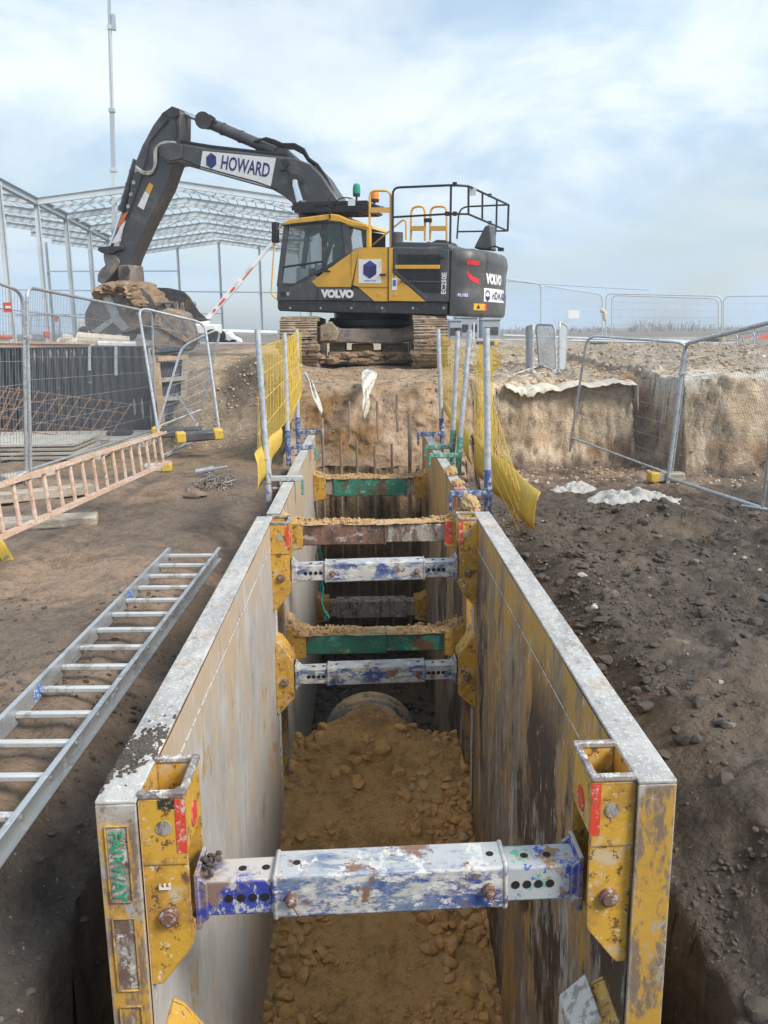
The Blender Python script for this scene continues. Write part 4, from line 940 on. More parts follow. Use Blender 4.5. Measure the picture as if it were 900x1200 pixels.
barrier('pedestrian barrier seen almost edge on, nearest the tilted fence panel', [P(656, 377, 14.9), P(664, 382, 16.6), P(655, 438, 14.9), P(662, 434, 16.6)])
m = MB()
for a_, b_ in (((598, 440), (628, 430)), ((610, 441), (640, 436)), ((640, 441), (655, 431)), ((655, 437), (672, 446))): m.tube([P(*a_, 15.3), P(*b_, 15.6)], .016, 6)
solo('barrier_leg_tubes', 'loose grey tubes lying on the bank edge below the pedestrian barriers', 'tubes', m, M['galv_dirty'])

# far fence line on the plateau
far = [(('mesh fence panel behind the excavator counterweight'), 560, 322, 634, 333, 398, 398, 30, 33), ('mesh fence panel carrying the small white notice', 634, 334, 706, 345, 398, 400, 33, 33.5),
       ('long far mesh fence panel right of the tied white bag', 710, 344, 846, 347, 399, 397, 34, 33), ('far mesh fence panel running out to the right edge', 848, 347, 985, 346, 398, 400, 33, 32),
       ('second far mesh fence panel standing behind the first row', 717, 346, 842, 350, 397, 396, 37, 36)]
for lab, x0, y0, x1, y1, b0, b1, Y0_, Y1_ in far:
    ff = fence(lab, [P(x0, y0, Y0_), P(x1, y1, Y1_), P(x0, b0, Y0_), P(x1, b1, Y1_)], 60, 6, r=.024, wr=.0022, group='far fence line', fm=M['galv_pale'], fr=.25, legs=(.1, .1))
    if 'notice' in lab:
        m = MB(); m.quad(P(666, 363.5, 32.9), P(679, 363.5, 32.9), P(679, 373, 32.9), P(666, 373, 32.9), .01); solo('notice_board', 'small blank white notice on the far fence', 'sign', m, M['far_white'])
m = MB(); rs = np.random.RandomState(2); bv, bf = ICO[2]; c = P(709, 370, 33.2)
m.add((bv * (1 + rs.uniform(-.2, .2, (len(bv), 1))) * np.array([.09, .08, .22]) + np.array(c)).tolist(), bf.tolist()); m.add((bv * (1 + rs.uniform(-.2, .2, (len(bv), 1))) * np.array([.10, .08, .08]) + np.array(P(706, 364, 33.2))).tolist(), bf.tolist())
solo('tied_bag', 'white bag tied to the top corner of the far fence', 'bag', m, M['rag_white'])
for px, lab in ((703, 'yellow ended foot under the tied white bag'), (836, 'yellow foot beside the far orange digger'), (570, 'foot behind the yellow mesh')):
    p = P(px, 405, 30); block(lab, (p.x, p.y, hz_(p.x, p.y)), (1, 0, 0), L_=.7, h=.16, yellow=(1,) if px < 800 else (-1, 1), mtl=M['ex_grey'])
# long low rails along the far side of the plateau
for (xa, ya, xb, yb, Y, r_, lab) in ((590, 393, 845, 401, 31, .045, 'long galvanised rail lying along the far fence feet'), (670, 399, 985, 404, 29.5, .04, 'second long galvanised rail on the right, in front of the first')):
    m = MB(); m.tube([P(xa, ya, Y), P((xa+xb)/2, (ya+yb)/2 + .5, Y), P(xb, yb, Y)], r_, 6); solo('ground_rail', lab, 'rail', m, M['galv_pale'])
# tripod barrier group further right
for k, (x0, x1, yt, yb, lab) in enumerate(((844, 864, 393, 414, 'far pedestrian barrier in front of the digger cab'), (866, 884, 390, 414, 'far pedestrian barrier in front of the digger arm'), (886, 912, 387, 414, 'far pedestrian barrier cut by the right edge'))):
    barrier(lab, [P(x0, yt + 1, 28), P(x1, yt - 1, 27.5), P(x0, yb - 2, 28), P(x1, yb - 3, 27.5)], 14, group='far pedestrian barriers', r=.022)
m = MB(); m.tube([P(829, 393, 29), P(822, 412, 29)], .03, 6); m.tube([P(823, 402, 29), P(834, 411, 29)], .02, 6); solo('loose_post', 'single leaning post left of the digger cab on the right', 'post', m, M['galv_pale'])

# ------------------------------------------------------------------ edge protection on the further box
def guard_post(label, base, lean, hgt, s, c_sock, c_hook, grp='edge protection posts clamped to the further box'):
    """base = point on top of the wall; s = outward direction (+1 right, -1 left)"""
    t = thing('guard_post', label, 'guard post', base, grp)
    o = .165 * s; b = Vector(base); b0 = b + Vector((o, 0, -.01))
    top = b0 + Vector(lean) ; top.z = b.z + hgt
    m = MB(); m.tube([b0 + Vector((0,0,.0)), b0.lerp(top, .5), top], .024, 12); tb = part('tube', m, M['galv_pale'], t)
    m = MB(); dz = (top - b0).normalized(); m.tube([b0, b0 + dz*.21], .031, 12); m.tube([b0 + Vector((0,0,-.16)), b0 + Vector((0,0,.0))], .026, 10); part('socket', m, M[c_sock], t, bevel=.003)
    m = MB(); x0, x1 = sorted((b.x - s*.115, b.x + o)); m.box2((x0, b.y - .024, b.z + .006), (x1, b.y + .024, b.z + .046)); part('clamp_arm', m, M[c_sock], t, bevel=.004)
    m = MB(); m.box((b.x - s*.112, b.y, b.z - .045), (.022, .05, .13)); part('clamp_hook', m, M[c_hook], t, bevel=.004)
    m = MB(); m.box((b.x + s*.062, b.y, b.z - .04), (.018, .05, .09)); m.cyl((b.x + s*.06, b.y, b.z - .055), (b.x + s*.13, b.y, b.z - .055), .009, 8); part('clamp_screw', m, M[c_sock], t)
    return t
M['cl_blue'] = mat('cl_blue', (.06,.10,.26), [((.45,.47,.48), 30, .5, .62, 5, 1), ((.3,.3,.3), 12, .6, .68, 4, 4)], rough=.55)
M['cl_green'] = mat('cl_green', (.08,.30,.24), [((.45,.50,.46), 30, .52, .64, 5, 1), ((.25,.2,.15), 14, .6, .7, 4, 4)], rough=.55)
M['cl_white'] = mat('cl_white', (.46,.48,.49), [((.15,.18,.34), 20, .54, .62, 5, 1)], rough=.55)
wr_, wl_ = b2r - .045, b2l + .045
def yof(py, z): return G(560, py, z).y
tz = .41
guard_post('nearest right guard post with a blue and white clamp', (wr_, yof(582, tz), tz), (-.03, 0, 0), 1.20, 1, 'cl_blue', 'cl_blue')
guard_post('right guard post with a green clamp, second nearest', (wr_, yof(536, tz), tz), (.10, .05, 0), 1.19, 1, 'cl_green', 'cl_green')
guard_post('right guard post with a green clamp, third from the camera', (wr_, yof(526, tz), tz), (.05, .02, 0), 1.18, 1, 'cl_green', 'cl_green')
guard_post('furthest right guard post with a dark blue clamp', (wr_, yof(510, tz), tz), (-.05, 0, 0), 1.20, 1, 'cl_blue', 'cl_blue')
guard_post('nearest left guard post with a white clamp and green hook', (wl_, yof(561, tz), tz), (-.04, 0, 0), 1.21, -1, 'cl_white', 'cl_green')
guard_post('middle left guard post with a blue clamp', (wl_, yof(524, tz), tz), (.0, 0, 0), 1.18, -1, 'cl_blue', 'cl_green')
guard_post('furthest left guard post with a blue clamp', (wl_, yof(506, tz), tz), (.02, 0, 0), 1.22, -1, 'cl_blue', 'cl_green')

def ymesh(label, c, nv, nh, kick=None, wr=.0021, grp='yellow edge protection barriers'):
    c = [Vector(p) for p in c]; t = thing('yellow_barrier', label, 'safety barrier', (c[2] + c[3]) / 2, grp)
    m = MB()
    for i in range(nv + 1): u = i / nv; m.tube([bil(c, u, 0), bil(c, u, .5) + Vector((.004 * math.sin(i*2.1), 0, 0)), bil(c, u, 1)], wr, 4)
    for j in range(nh + 1): v = j / nh; m.tube([bil(c, 0, v), bil(c, .5, v), bil(c, 1, v)], wr * 1.7, 4)
    part('wire_mesh', m, M['yellow_mesh'], t)
    if kick:
        k = [Vector(p) for p in kick]; n = 14; vs = []; fs = []
        dr = (k[1] - k[0]); ou = Vector((-dr.y, dr.x, 0)).normalized()
        for i in range(n + 1):
            for j in range(5): vs.append(bil(k, i / n, j / 4) + ou * (.012 * math.sin(i * .9) + (.02 if j in (0, 4) else 0)))
        for i in range(n):
            for j in range(4): a = i*5 + j; fs.append((a, a+5, a+6, a+1))
        m = MB(); m.add(vs, fs); o = part('kick_board', m, M['yellow_plastic'], t); md = o.modifiers.new('s', 'SOLIDIFY'); md.thickness = .006
    return t
ymesh('far yellow mesh barrier right of the trench, beside the excavator track', [D(513, 388, 10.0), D(546, 410, 8.3), D(513, 462, 10.0), D(548, 498, 8.3)], 26, 4, [D(518, 470, 9.9), D(549, 506, 8.2), D(520, 482, 9.9), D(551, 545, 8.2)])
ymesh('near right yellow mesh barrier, sagging to the ground with a large board', [D(557, 404, 8.4), D(609, 574, 5.75), D(555, 512, 8.2), D(608, 622, 5.8)], 40, 4, [D(556, 512, 8.1), D(630, 577, 5.45), D(556, 556, 8.1), D(624, 622, 5.6)])
ymesh('folded piece of yellow mesh standing behind the near right barrier', [D(562, 403, 8.3), D(577, 409, 7.9), D(563, 500, 8.3), D(579, 560, 7.7)], 24, 4)
ymesh('torn end of yellow mesh sticking out towards the right bank', [D(578, 408, 8.2), D(589, 418, 8.0), D(577, 436, 8.2), D(584, 430, 8.0)], 14, 4, wr=.0022)
ymesh('yellow mesh barrier left of the trench with a yellow board at its foot', [D(303, 408, 6.9), D(353, 390, 10.4), D(302, 545, 6.6), D(353, 464, 10.2)], 52, 4, [D(301, 532, 6.5), D(331, 500, 8.0), D(303, 582, 6.5), D(330, 520, 8.0)])
ymesh('second yellow mesh leaf on the far left guard posts', [D(335, 399, 9.0), D(350, 387, 10.0), D(338, 500, 8.9), D(353, 458, 10.0)], 26, 4)

# ------------------------------------------------------------------ left: lined wall, slab, boards, bars
wl = thing('lined_wall', 'retaining wall wrapped in black waterproof sheeting behind the left fence', 'wall', (-5.5, 15.0, -.2))
x0, x1 = P(-60, 450, 15).x, P(176, 450, 15).x
zt_ = P(100, 408, 15).z; zb_ = P(100, 504, 15).z
m = MB(); m.box2((x0, 15.02, zb_), (x1, 15.3, zt_ - .01)); part('core', m, M['concrete'], wl)
vs = []; fs = []; nx_ = 200; nz_ = 14
for i in range(nx_ + 1):
    for j in range(nz_ + 1):
        x = x0 + (x1 - x0) * i / nx_; z = zb_ + (zt_ + .02 - zb_) * j / nz_
        vs.append((x, 14.99 - .020 * math.sin(x * 46) - .03 * float(fbm(np.array([x * 1.5]), np.array([z * 1.5]), 0, 3, 6)[0]), z))
for i in range(nx_):
    for j in range(nz_): a = i*(nz_+1) + j; fs.append((a, a+nz_+1, a+nz_+2, a+1))
m = MB(); m.add(vs, fs); m.box2((x0, 14.99, zt_ - .0), (x1, 15.32, zt_ + .022)); part('black_sheeting', m, M['membrane'], wl)
for px in (105, 136):
    m = MB(); a = P(px, 406, 14.93); b = P(px, 434 if px < 120 else 440, 14.93); m.beam(a, b, .05, .012, (0, 1, 0)); part('white_tape', m, M['galv_pale'], wl)
m = MB(); m.tube([P(165, 413, 15.1), P(195, 411, 15.4), P(222, 408, 15.6)], .05, 8); part('rolled_edge', m, M['membrane'], wl)
# red and white striped ladder lying on top of the wall
A1, B1 = P(-40, 403.5, 15.1), P(106, 405.5, 15.15); C1, D1 = A1 + Vector((0, .32, .02)), B1 + Vector((0, .32, .02))
ladder('fibreglass_ladder', 'pinkish fibreglass ladder lying flat along the top of the black lined wall', A1, B1, C1, D1, 26, .1, (B1-A1).length / 26.5, (.03, .07), M['grp_orange'], M['grp_orange'], slot=False)
# concrete footing
m = MB(); z0 = hz_(-5, 13.2)
m.box2((P(-60, 510, 14.5).x, 13.7, -.45), (P(180, 510, 14.3).x, 14.97, P(100, 505, 14.9).z)); solo('wall_footing', 'pale concrete footing along the foot of the black lined wall', 'footing', m, M['concrete'], bevel=.03)
m = MB(); bv, bf = ICO[2]; rs = np.random.RandomState(4); c = P(140, 507, 14.2); m.add((bv * (1 + rs.uniform(-.12, .12, (len(bv), 1))) * np.array([.22, .14, .08]) + np.array(c)).tolist(), bf.tolist()); solo('sandbag', 'black sack slumped on the concrete footing', 'sack', m, M['membrane'])
# rebar mats
def rebar(label, c, nu, nv, lean=.0):
    c = [Vector(p) for p in c]; m = MB()
    for i in range(nu + 1): u = i / nu; a, b = bil(c, u, -.04), bil(c, u, 1.04); m.tube([a, b], .007, 5)
    for j in range(nv + 1): v = j / nv; m.tube([bil(c, -.02, v), bil(c, 1.02, v)], .007, 5)
    solo('reinforcement_mesh', label, 'steel mesh', m, M['rebar'])
rebar('rusty reinforcement mesh leaning in front of the black lined wall', [P(8, 455, 13.9), P(153, 474, 13.9), P(-28, 512, 12.9), P(118, 528, 12.9)], 12, 5)
rebar('rusty reinforcement mesh at the left edge, nearer the camera', [P(-70, 452, 13.6), P(22, 460, 13.6), P(-90, 500, 12.9), P(2, 520, 12.9)], 8, 4)
# stacked boards
pb = G(18, 545, -.1)
bs = thing('board_stack', 'stack of weathered shuttering boards behind the first fence post', 'board stack', (pb.x, pb.y, hz_(pb.x, pb.y)))
rs = np.random.RandomState(8)
for i in range(5):
    m = MB(); m.box((pb.x - .25 + rs.uniform(-.1, .1), pb.y + .9 + rs.uniform(-.08, .08), hz_(pb.x, pb.y + .9) + .03 + i * .055), (2.2 - .12*i, 1.1, .035), Matrix.Rotation(R(rs.uniform(-4, 4)), 3, 'Z')); part('board', m, M['wood_grey'] if i % 2 else M['concrete'], bs, bevel=.004)
# timber shutter frame
ft = thing('timber_shutter', 'timber shutter frame with cross rails at the end of the black lined wall', 'timber frame', P(200, 505, 14.4))
m = MB(); m.beam(P(183, 420, 14.6), P(190, 500, 14.3), .10, .06, (0, 1, 0)); part('post', m, M['wood'], ft, bevel=.004)
m = MB(); m.beam(P(217, 416, 15.0), P(214, 502, 14.8), .10, .06, (0, 1, 0)); part('post', m, M['wood_grey'], ft, bevel=.004)
for ya, yb in ((421, 419), (446, 443), (468, 466), (498, 494)):
    m = MB(); m.beam(P(184, ya, 14.55), P(217, yb, 14.9), .06, .07); part('rail', m, M['wood'] if ya < 440 else M['wood_grey'], ft, bevel=.004)
m = MB(); m.quad(P(187, 420, 14.75), P(215, 418, 15.05), P(214, 500, 14.95), P(191, 500, 14.6), .03); part('panel', m, M['membrane'], ft)
# chain heap and its hook
rs = np.random.RandomState(21); ch = thing('lifting_chain', 'tangled heap of grey lifting chains on the mud left of the trench', 'chain', G(250, 575, 0))
m = MB(); base = G(248, 572, 0)
for i in range(260):
    a = rs.uniform(0, 6.28); rr = abs(rs.normal()) * .085; c = base + Vector((math.cos(a)*rr*1.2, math.sin(a)*rr*.9, 0)); c.z = hz_(c.x, c.y) + .012 + max(0, .13 - rr) * rs.uniform(0, .9)
    e1 = Vector(rs.normal(size=3)).normalized(); e2 = e1.orthogonal().normalized(); e1 = e1 * .030; e2 = e2 * .017
    m.tube([c + e1*math.cos(q) + e2*math.sin(q) for q in np.linspace(0, 6.28, 9)[:-1]], .0065, 5, True)
part('links', m, M['chain'], ch)
m = MB(); c = base + Vector((.05, .45, .03))
for k in range(4):
    q0 = c + Vector((rs.uniform(-.1,.1), rs.uniform(-.1,.1), .02)); pts = [q0]
    for i in range(7): q0 = q0 + Vector((rs.uniform(-.07,.07), -.06 + rs.uniform(-.03,.03), rs.uniform(-.012,.012))); pts.append(Vector((q0.x, q0.y, max(q0.z, hz_(q0.x, q0.y) + .01))))
    m.tube(pts, .013, 5)
part('chain_run', m, M['chain'], ch)
m = MB(); p = G(240, 553, .05); m.tube([p + Vector((-.10, 0, 0)), p + Vector((.10, .03, .03))], .035, 10); m.tube([p + Vector((.10, .03, .03)), p + Vector((.25, .06, .05))], .012, 6); part('shackle', m, M['galv'], ch)
m = MB(); bv, bf = ICO[2]; c = G(228, 580, 0); m.add((bv * (1 + rs.uniform(-.15, .15, (len(bv), 1))) * np.array([.13, .07, .045]) + np.array([c.x, c.y, hz_(c.x, c.y) + .02])).tolist(), bf.tolist())
solo('cloth_scrap', 'brown muddy cloth beside the chain heap', 'cloth', m, M['rag_brown'])
# rags hanging on the earth face
def rag(label, pts, ws, Y, mtl):
    vs = []; fs = []; n = len(pts)
    P3 = []
    for i in range(n - 1):
        for k in range(4): t = k / 4; P3.append((Vector(pts[i]).lerp(Vector(pts[i+1]), t), ws[i] + (ws[i+1]-ws[i]) * t))
    P3.append((Vector(pts[-1]), ws[-1]))
    for i, (p, w_) in enumerate(P3):
        for j in range(9):
            u = j / 8 * 2 - 1; vs.append((p.x + u * w_, p.y - .03 * math.cos(u * 5 + i * .5) - .02 * rs.uniform(), p.z + .02 * math.sin(u * 4 + i) ))
    for i in range(len(P3) - 1):
        for j in range(8): a = i*9 + j; fs.append((a, a+1, a+10, a+9))
    m = MB(); m.add(vs, fs); o = solo('hanging_cloth', label, 'cloth', m, mtl, 'scraps of membrane on the earth face'); md = o.modifiers.new('s', 'SOLIDIFY'); md.thickness = .006
rag('cream rag hanging down the middle of the earth face below the excavator', [P(433, 437, 11.3), P(431, 450, 10.75), P(429, 462, 10.4), P(429, 475, 10.2), P(426, 492, 10.05)], [.10, .085, .035, .045, .008], 10.5, M['rag_white'])
rag('thin white strip trailing down the earth face at the left guard posts', [P(357, 438, 11.2), P(364, 448, 10.8), P(370, 465, 10.4), P(377, 484, 10.1)], [.02, .03, .035, .02], 10.4, M['rag_white'])
m = MB(); c = P(431, 426, 13.5); m.add((ICO[2][0] * (1 + rs.uniform(-.3, .3, (len(ICO[2][0]), 1))) * np.array([.10, .05, .05]) + np.array([c.x, c.y, hz_(c.x, c.y) + .03])).tolist(), ICO[2][1].tolist()); solo('plastic_scrap', 'crumpled blue plastic in front of the excavator undercarriage', 'litter', m, M['blue_plastic'])
# white membrane along the lip of the right bank
m = MB(); vs = []; fs = []
lip = [(592, 446), (620, 447), (650, 447), (700, 448), (730, 448), (743, 452), (745, 462)]
drop = [0, 11, 2, 0, 0, 1, 12]
row = []
for i in range(len(lip) - 1):
    for k in range(8):
        t = k / 8; a = lip[i]; b = lip[i+1]; row.append((a[0] + (b[0]-a[0])*t, a[1] + (b[1]-a[1])*t, drop[i] + (drop[i+1]-drop[i])*t))
for i, (px, py, dr) in enumerate(row):
    p = P(px, py, 13.5); jag = dr * rs.uniform(.3, 1.1) * .0135
    yy = 13.28 + .16 * float(fbm(np.array([p.x * 1.3]), np.array([13.3 * .2]), 0, 4, 41)[0])
    vs += [(p.x, yy + .50 + .1 * math.sin(i * 1.7), hz_(p.x, yy + .50) + .004), (p.x, yy + .36, hz_(p.x, yy + .42) + .02), (p.x, yy + .16, hz_(p.x, yy + .42) - .015), (p.x, yy + .06, hz_(p.x, yy + .42) - .03 - jag)]
for i in range(len(row) - 1):
    for j in range(3): a = i*4 + j; fs.append((a, a+4, a+5, a+1))
m.add(vs, fs); o = solo('geotextile', 'white geotextile strip folded over the lip of the right bank', 'membrane', m, M['rag_white']); md = o.modifiers.new('s', 'SOLIDIFY'); md.thickness = .008
# ------------------------------------------------------------------ excavator
EXC = Vector((.22, 17.9, .98)); EYAW, ETILT = R(-22), R(2.0)
UP = Matrix.Translation(EXC) @ Matrix.Rotation(EYAW, 4, 'Z') @ Matrix.Rotation(ETILT, 4, 'Y')
UPI = UP.inverted()
def Lc(px, py, yl=-1.35):
    """pixel -> local (x, z) on the machine's own plane y = yl"""
    o = UPI @ Vector((0, 0, CAMZ)); d = (UPI.to_3x3() @ ray(px, py)); t = (yl - o.y) / d.y
    return (o.x + d.x * t, o.z + d.z * t)
def Lr(px, py, xl):
    o = UPI @ Vector((0, 0, CAMZ)); d = (UPI.to_3x3() @ ray(px, py)); t = (xl - o.x) / d.x
    return (o.y + d.y * t, o.z + d.z * t)
def LP(pts, yl=-1.35): return [Lc(px, py, yl) for px, py in pts]
ex = thing('excavator', 'large yellow and dark grey tracked excavator standing above the trench, bucket to the left', 'excavator', EXC)
def ep(name, mb, mt, parent=None, **k):
    mb.xf(UP); return part(name, mb, M[mt], parent or ex, **k)
NS = -1.36
deck = ep('deck_frame', MB().prism(LP([(325, 352.5), (524, 354.6), (524, 369.2), (387, 366), (327, 364.5), (325, 361)], NS), NS, 1.35), 'ex_dark', bevel=.02)
cabx0 = Lc(324, 352, NS)[0]; cabx1 = Lc(411.5, 352, NS)[0]; zd = Lc(400, 352.8, NS)[1]
# engine housing
ztop = Lc(490, 289, NS)[1]; bx0 = cabx1 + .01; bx1 = Lc(527, 352, NS)[0]
hs = ep('engine_housing', MB().prism([(bx0, zd + .005), (bx0, Lc(416, 292, NS)[1]), (bx0 + .12, Lc(421, 289.5, NS)[1]), (bx1 - .0, ztop), (bx1, zd + .005)], NS + .02, 1.33), 'ex_grey', bevel=.03)
ep('side_door', MB().prism(LP([(412, 353), (412, 296), (421, 290), (454.5, 290), (454.5, 353), (439, 353), (418, 335), (412, 334)], NS), NS - .01, NS + .05), 'ex_yellow', bevel=.012)
ep('side_door', MB().prism(LP([(455.5, 352.8), (455.5, 315), (458, 318), (499, 353.5)], NS), NS - .01, NS + .05), 'ex_yellow', bevel=.008)
ep('upper_door_edge', MB().prism(LP([(455.5, 290.5), (460.2, 290.5), (460.2, 320), (455.5, 316)], NS), NS - .009, NS + .05), 'ex_yellow', bevel=.006)
ep('lower_panel', MB().prism(LP([(412, 336.5), (417, 336.5), (437, 352.8), (412, 352.8)], NS), NS - .008, NS + .04), 'ex_grey', bevel=.004)
rd = ep('rear_door', MB().prism(LP([(461, 352), (461, 290), (526, 292), (526, 354), (500, 353.5), (463, 320)], NS), NS - .012, NS + .05), 'ex_grey', bevel=.012)
gr = ep('grille', MB().prism(LP([(466, 297), (517, 297.5), (517, 343), (497, 343), (466, 319)], NS), NS - .016, NS + .02), 'ex_dark', parent=rd, bevel=.006)
m = MB()
for i in range(15):
    y = 299 + i * 3; xa = 467 if y < 318 else 467 + (y - 318) * 1.25
    if xa < 515: m.prism(LP([(xa, y), (516, y + .3), (516, y + 1.2), (xa, y + .9)], NS), NS - .030, NS - .014)
ep('louvres', m, 'ex_black', parent=gr)
ep('grille_bar', MB().prism(LP([(464, 310.7), (516, 310.7), (516, 315.3), (464, 315.3)], NS), NS - .05, NS - .018), 'ex_yellow', parent=rd, bevel=.006)
ep('louvre_shelf', MB().prism(LP([(468, 329), (516, 329.5), (516, 331), (470, 330.5)], NS), NS - .035, NS - .014), 'ex_grey', parent=gr)
# top hood and exhaust
ep('hood', MB().prism([(bx0 + .75, ztop - .05), (bx0 + .80, ztop + .10), (bx1 - .1, ztop + .07), (bx1 - .02, ztop - .05)], NS + .10, 1.2), 'ex_grey', bevel=.03)
xx = Lc(465, 285, 0)[0]
ep('exhaust', MB().tube([(Lc(465, 300, -.6)[0], -.6, ztop - .1), (Lc(465, 275, -.6)[0], -.6, Lc(465, 272.5, -.6)[1])], .12, 18), 'ex_grey')
ep('hood_vent', MB().prism(LP([(500, 289), (512, 289), (524, 284), (522, 281.5), (512, 281), (506, 284), (500, 283)], -.9), -.9, -.2), 'ex_dark')
# counterweight
cwx = bx1 + .01
plan = [(0, -1.37), (.14, -1.36), (.30, -1.28), (.44, -1.08), (.54, -.78), (.60, -.40), (.62, 0)]
plan = plan + [(x, -y) for x, y in plan[-2::-1]]
def resample(pl, n):
    c = fillet([Vector((x, y, 0)) for x, y in pl], .3, 4); d = [0]
    for i in range(1, len(c)): d.append(d[-1] + (c[i] - c[i-1]).length)
    o = []
    for k in range(n):
        s = d[-1] * k / (n - 1); j = max(i for i in range(len(d)) if d[i] <= s + 1e-9); j = min(j, len(c) - 2)
        t = (s - d[j]) / max(1e-9, d[j+1] - d[j]); o.append(c[j].lerp(c[j+1], t))
    return o, d[-1]
NP = 48; PL, PLEN = resample(plan, NP)
zb0, zt0 = Lc(527, 370.5, NS)[1], Lc(527, 291, NS)[1] - .0
ZR = [(0, .94), (.03, .985), (.06, 1.0), (.25, 1.01), (.36, 1.01), (.40, .985), (.70, .985), (.76, 1.0), (.84, 1.02), (.90, 1.0), (.96, .97), (.99, .93), (1.0, .86)]
def cwp(s, f, off=0.0):
    """surface point of the counterweight: s = plan distance from the near corner, f = height fraction"""
    k = np.clip(s / PLEN * (NP - 1), 0, NP - 1.001); i = int(k); t = k - i; p = PL[i].lerp(PL[i+1], t)
    d = (PL[i+1] - PL[i]).normalized(); nrm = Vector((d.y, -d.x, 0))
    r = np.interp(f, [a for a, b in ZR], [b for a, b in ZR])
    edge = min(1, s / .18, (PLEN - s) / .18)
    r = 1 + (r - 1) * edge
    z = zb0 + (zt0 - zb0) * f - .08 * max(0, (s - .2)) / 1.4 * f * 0
    x, y = p.x * r, p.y * (1 - (1 - r) * .6)
    return Vector((cwx + x, y, z)) + nrm * off
FZ_ = [a for a, b in ZR]; fine = sorted(set(FZ_ + [.15, .45, .5, .55, .6, .65, .8, .87]))
m = MB(); vs = []; fs = []
for f_ in fine:
    for k in range(NP): vs.append(cwp(PLEN * k / (NP - 1), f_))
for a in range(len(fine) - 1):
    for k in range(NP - 1): q = a*NP + k; fs.append((q, q+1, q+NP+1, q+NP))
top = (len(fine) - 1) * NP
fs.append(tuple(range(top, top + NP))); fs.append(tuple(range(NP - 1, -1, -1))); fs += [(a*NP, (a+1)*NP, (a+1)*NP + NP-1, a*NP + NP-1) for a in range(len(fine)-1)]
m.add(vs, fs); cw = ep('counterweight', m, 'ex_grey')
def s_at(px_):
    """plan distance on the counterweight that shows at picture column px_"""
    best = None
    for k in range(400):
        s_ = 1.9 * k / 399; w_ = UP @ cwp(s_, .5); c_ = CAM_M.inverted() @ w_; x = 450 + c_.x / -c_.z * FPX
        if best is None or abs(x - px_) < best[0]: best = (abs(x - px_), s_)
    return best[1]
S546, S560, S568, S570 = s_at(546), s_at(560), s_at(568), s_at(567)
def ondecal(mb, s0, f0, off=.006, hscale=1.0):
    H = zt0 - zb0; mb.v = [tuple(cwp(s0 + v[0], f0 + v[2] / H * hscale, off - v[1] * .3)) for v in mb.v]; return mb
def patch(s0, s1, f0, f1, n=14, off=.004, skew=0):
    mb = MB(); vs = []; fs = []
    for i in range(n + 1):
        u = i / n
        for f_ in (f0, (f0 + f1)/2, f1): vs.append(cwp(s0 + (s1 - s0) * u + skew * (f_ - f0), f_, off))
    for i in range(n):
        for j in range(2): a = i*3 + j; fs.append((a, a+3, a+4, a+1))
    mb.add(vs, fs); return mb
ep('lettering', ondecal(text_mb('VOLVO', .225, bold=.018, sx=1.05), S568 + .43, .585, .008), 'ex_white', parent=cw, smooth=False)
hb = ep('name_board', patch(S570, S570 + 1.15, .235, .44, 26, .005), 'ex_white', parent=cw)
ep('lettering', ondecal(text_mb('HOWARD', .20, bold=.006, sx=1.0), S570 + .78, .335, .010), 'ex_navy', parent=cw, smooth=False)
m = MB(); m.add([(-.09, 0, .05), (0, 0, .10), (.09, 0, .05), (.09, 0, -.06), (0, 0, -.12), (-.09, 0, -.06)], [(0, 5, 4, 3, 2, 1)]); ep('emblem', ondecal(m, S570 + .14, .335, .010), 'ex_navy', parent=cw, smooth=False)
# red marks
m = MB()
def strip(pts, w_):
    mb = MB(); vs = []; fs = []
    for i, (s, f_) in enumerate(pts):
        vs += [cwp(s, f_ - w_/2, .006), cwp(s, f_ + w_/2, .006)]
    for i in range(len(pts) - 1): a = 2*i; fs.append((a, a+2, a+3, a+1))
    mb.add(vs, fs); return mb
ep('red_mark', strip([(S546, .80), (S546*.6+S560*.4, .80), (S560, .795)], .06), 'ex_red', parent=cw, smooth=False)
ep('red_mark', strip([(S546 + .02, .66), (S546 + .06, .60), (S546 * .5 + S560 * .5, .56), (S560 + .02, .53)], .075), 'ex_red', parent=cw, smooth=False)
ep('plate', patch(.10, .36, .30, .335, 6, .006), 'ex_blue', parent=cw)
ep('lettering', ondecal(text_mb('PL102', .075, bold=.002), .23, .318, .010), 'ex_white', parent=cw, smooth=False)
lab = ep('warning_label', patch(.46, .80, .10, .20, 6, .006), 'ex_yellow', parent=cw); ep('red_mark', patch(.80, .86, .095, .205, 3, .006), 'ex_red', parent=cw)
m = MB(); m.add([(-.05, 0, -.03), (.05, 0, -.03), (0, 0, .05)], [(0, 1, 2)]); ep('warning_sign', ondecal(m, .58, .15, .012), 'ex_black', parent=cw, smooth=False)
m = text_mb('EC250E', .125, bold=.004, sx=.95); x_, z_ = Lc(520.5, 332, NS); m.xf(Matrix.Translation((x_, NS - .018, z_)) @ Matrix.Rotation(R(-90), 4, 'Y')); ep('lettering', m, 'ex_white', parent=rd, smooth=False)
m = text_mb('L', .06, bold=.002); x_, z_ = Lc(522.5, 323.5, NS); m.xf(Matrix.Translation((x_, NS - .018, z_)) @ Matrix.Rotation(R(-90), 4, 'Y')); ep('lettering', m, 'ex_white', parent=rd, smooth=False)
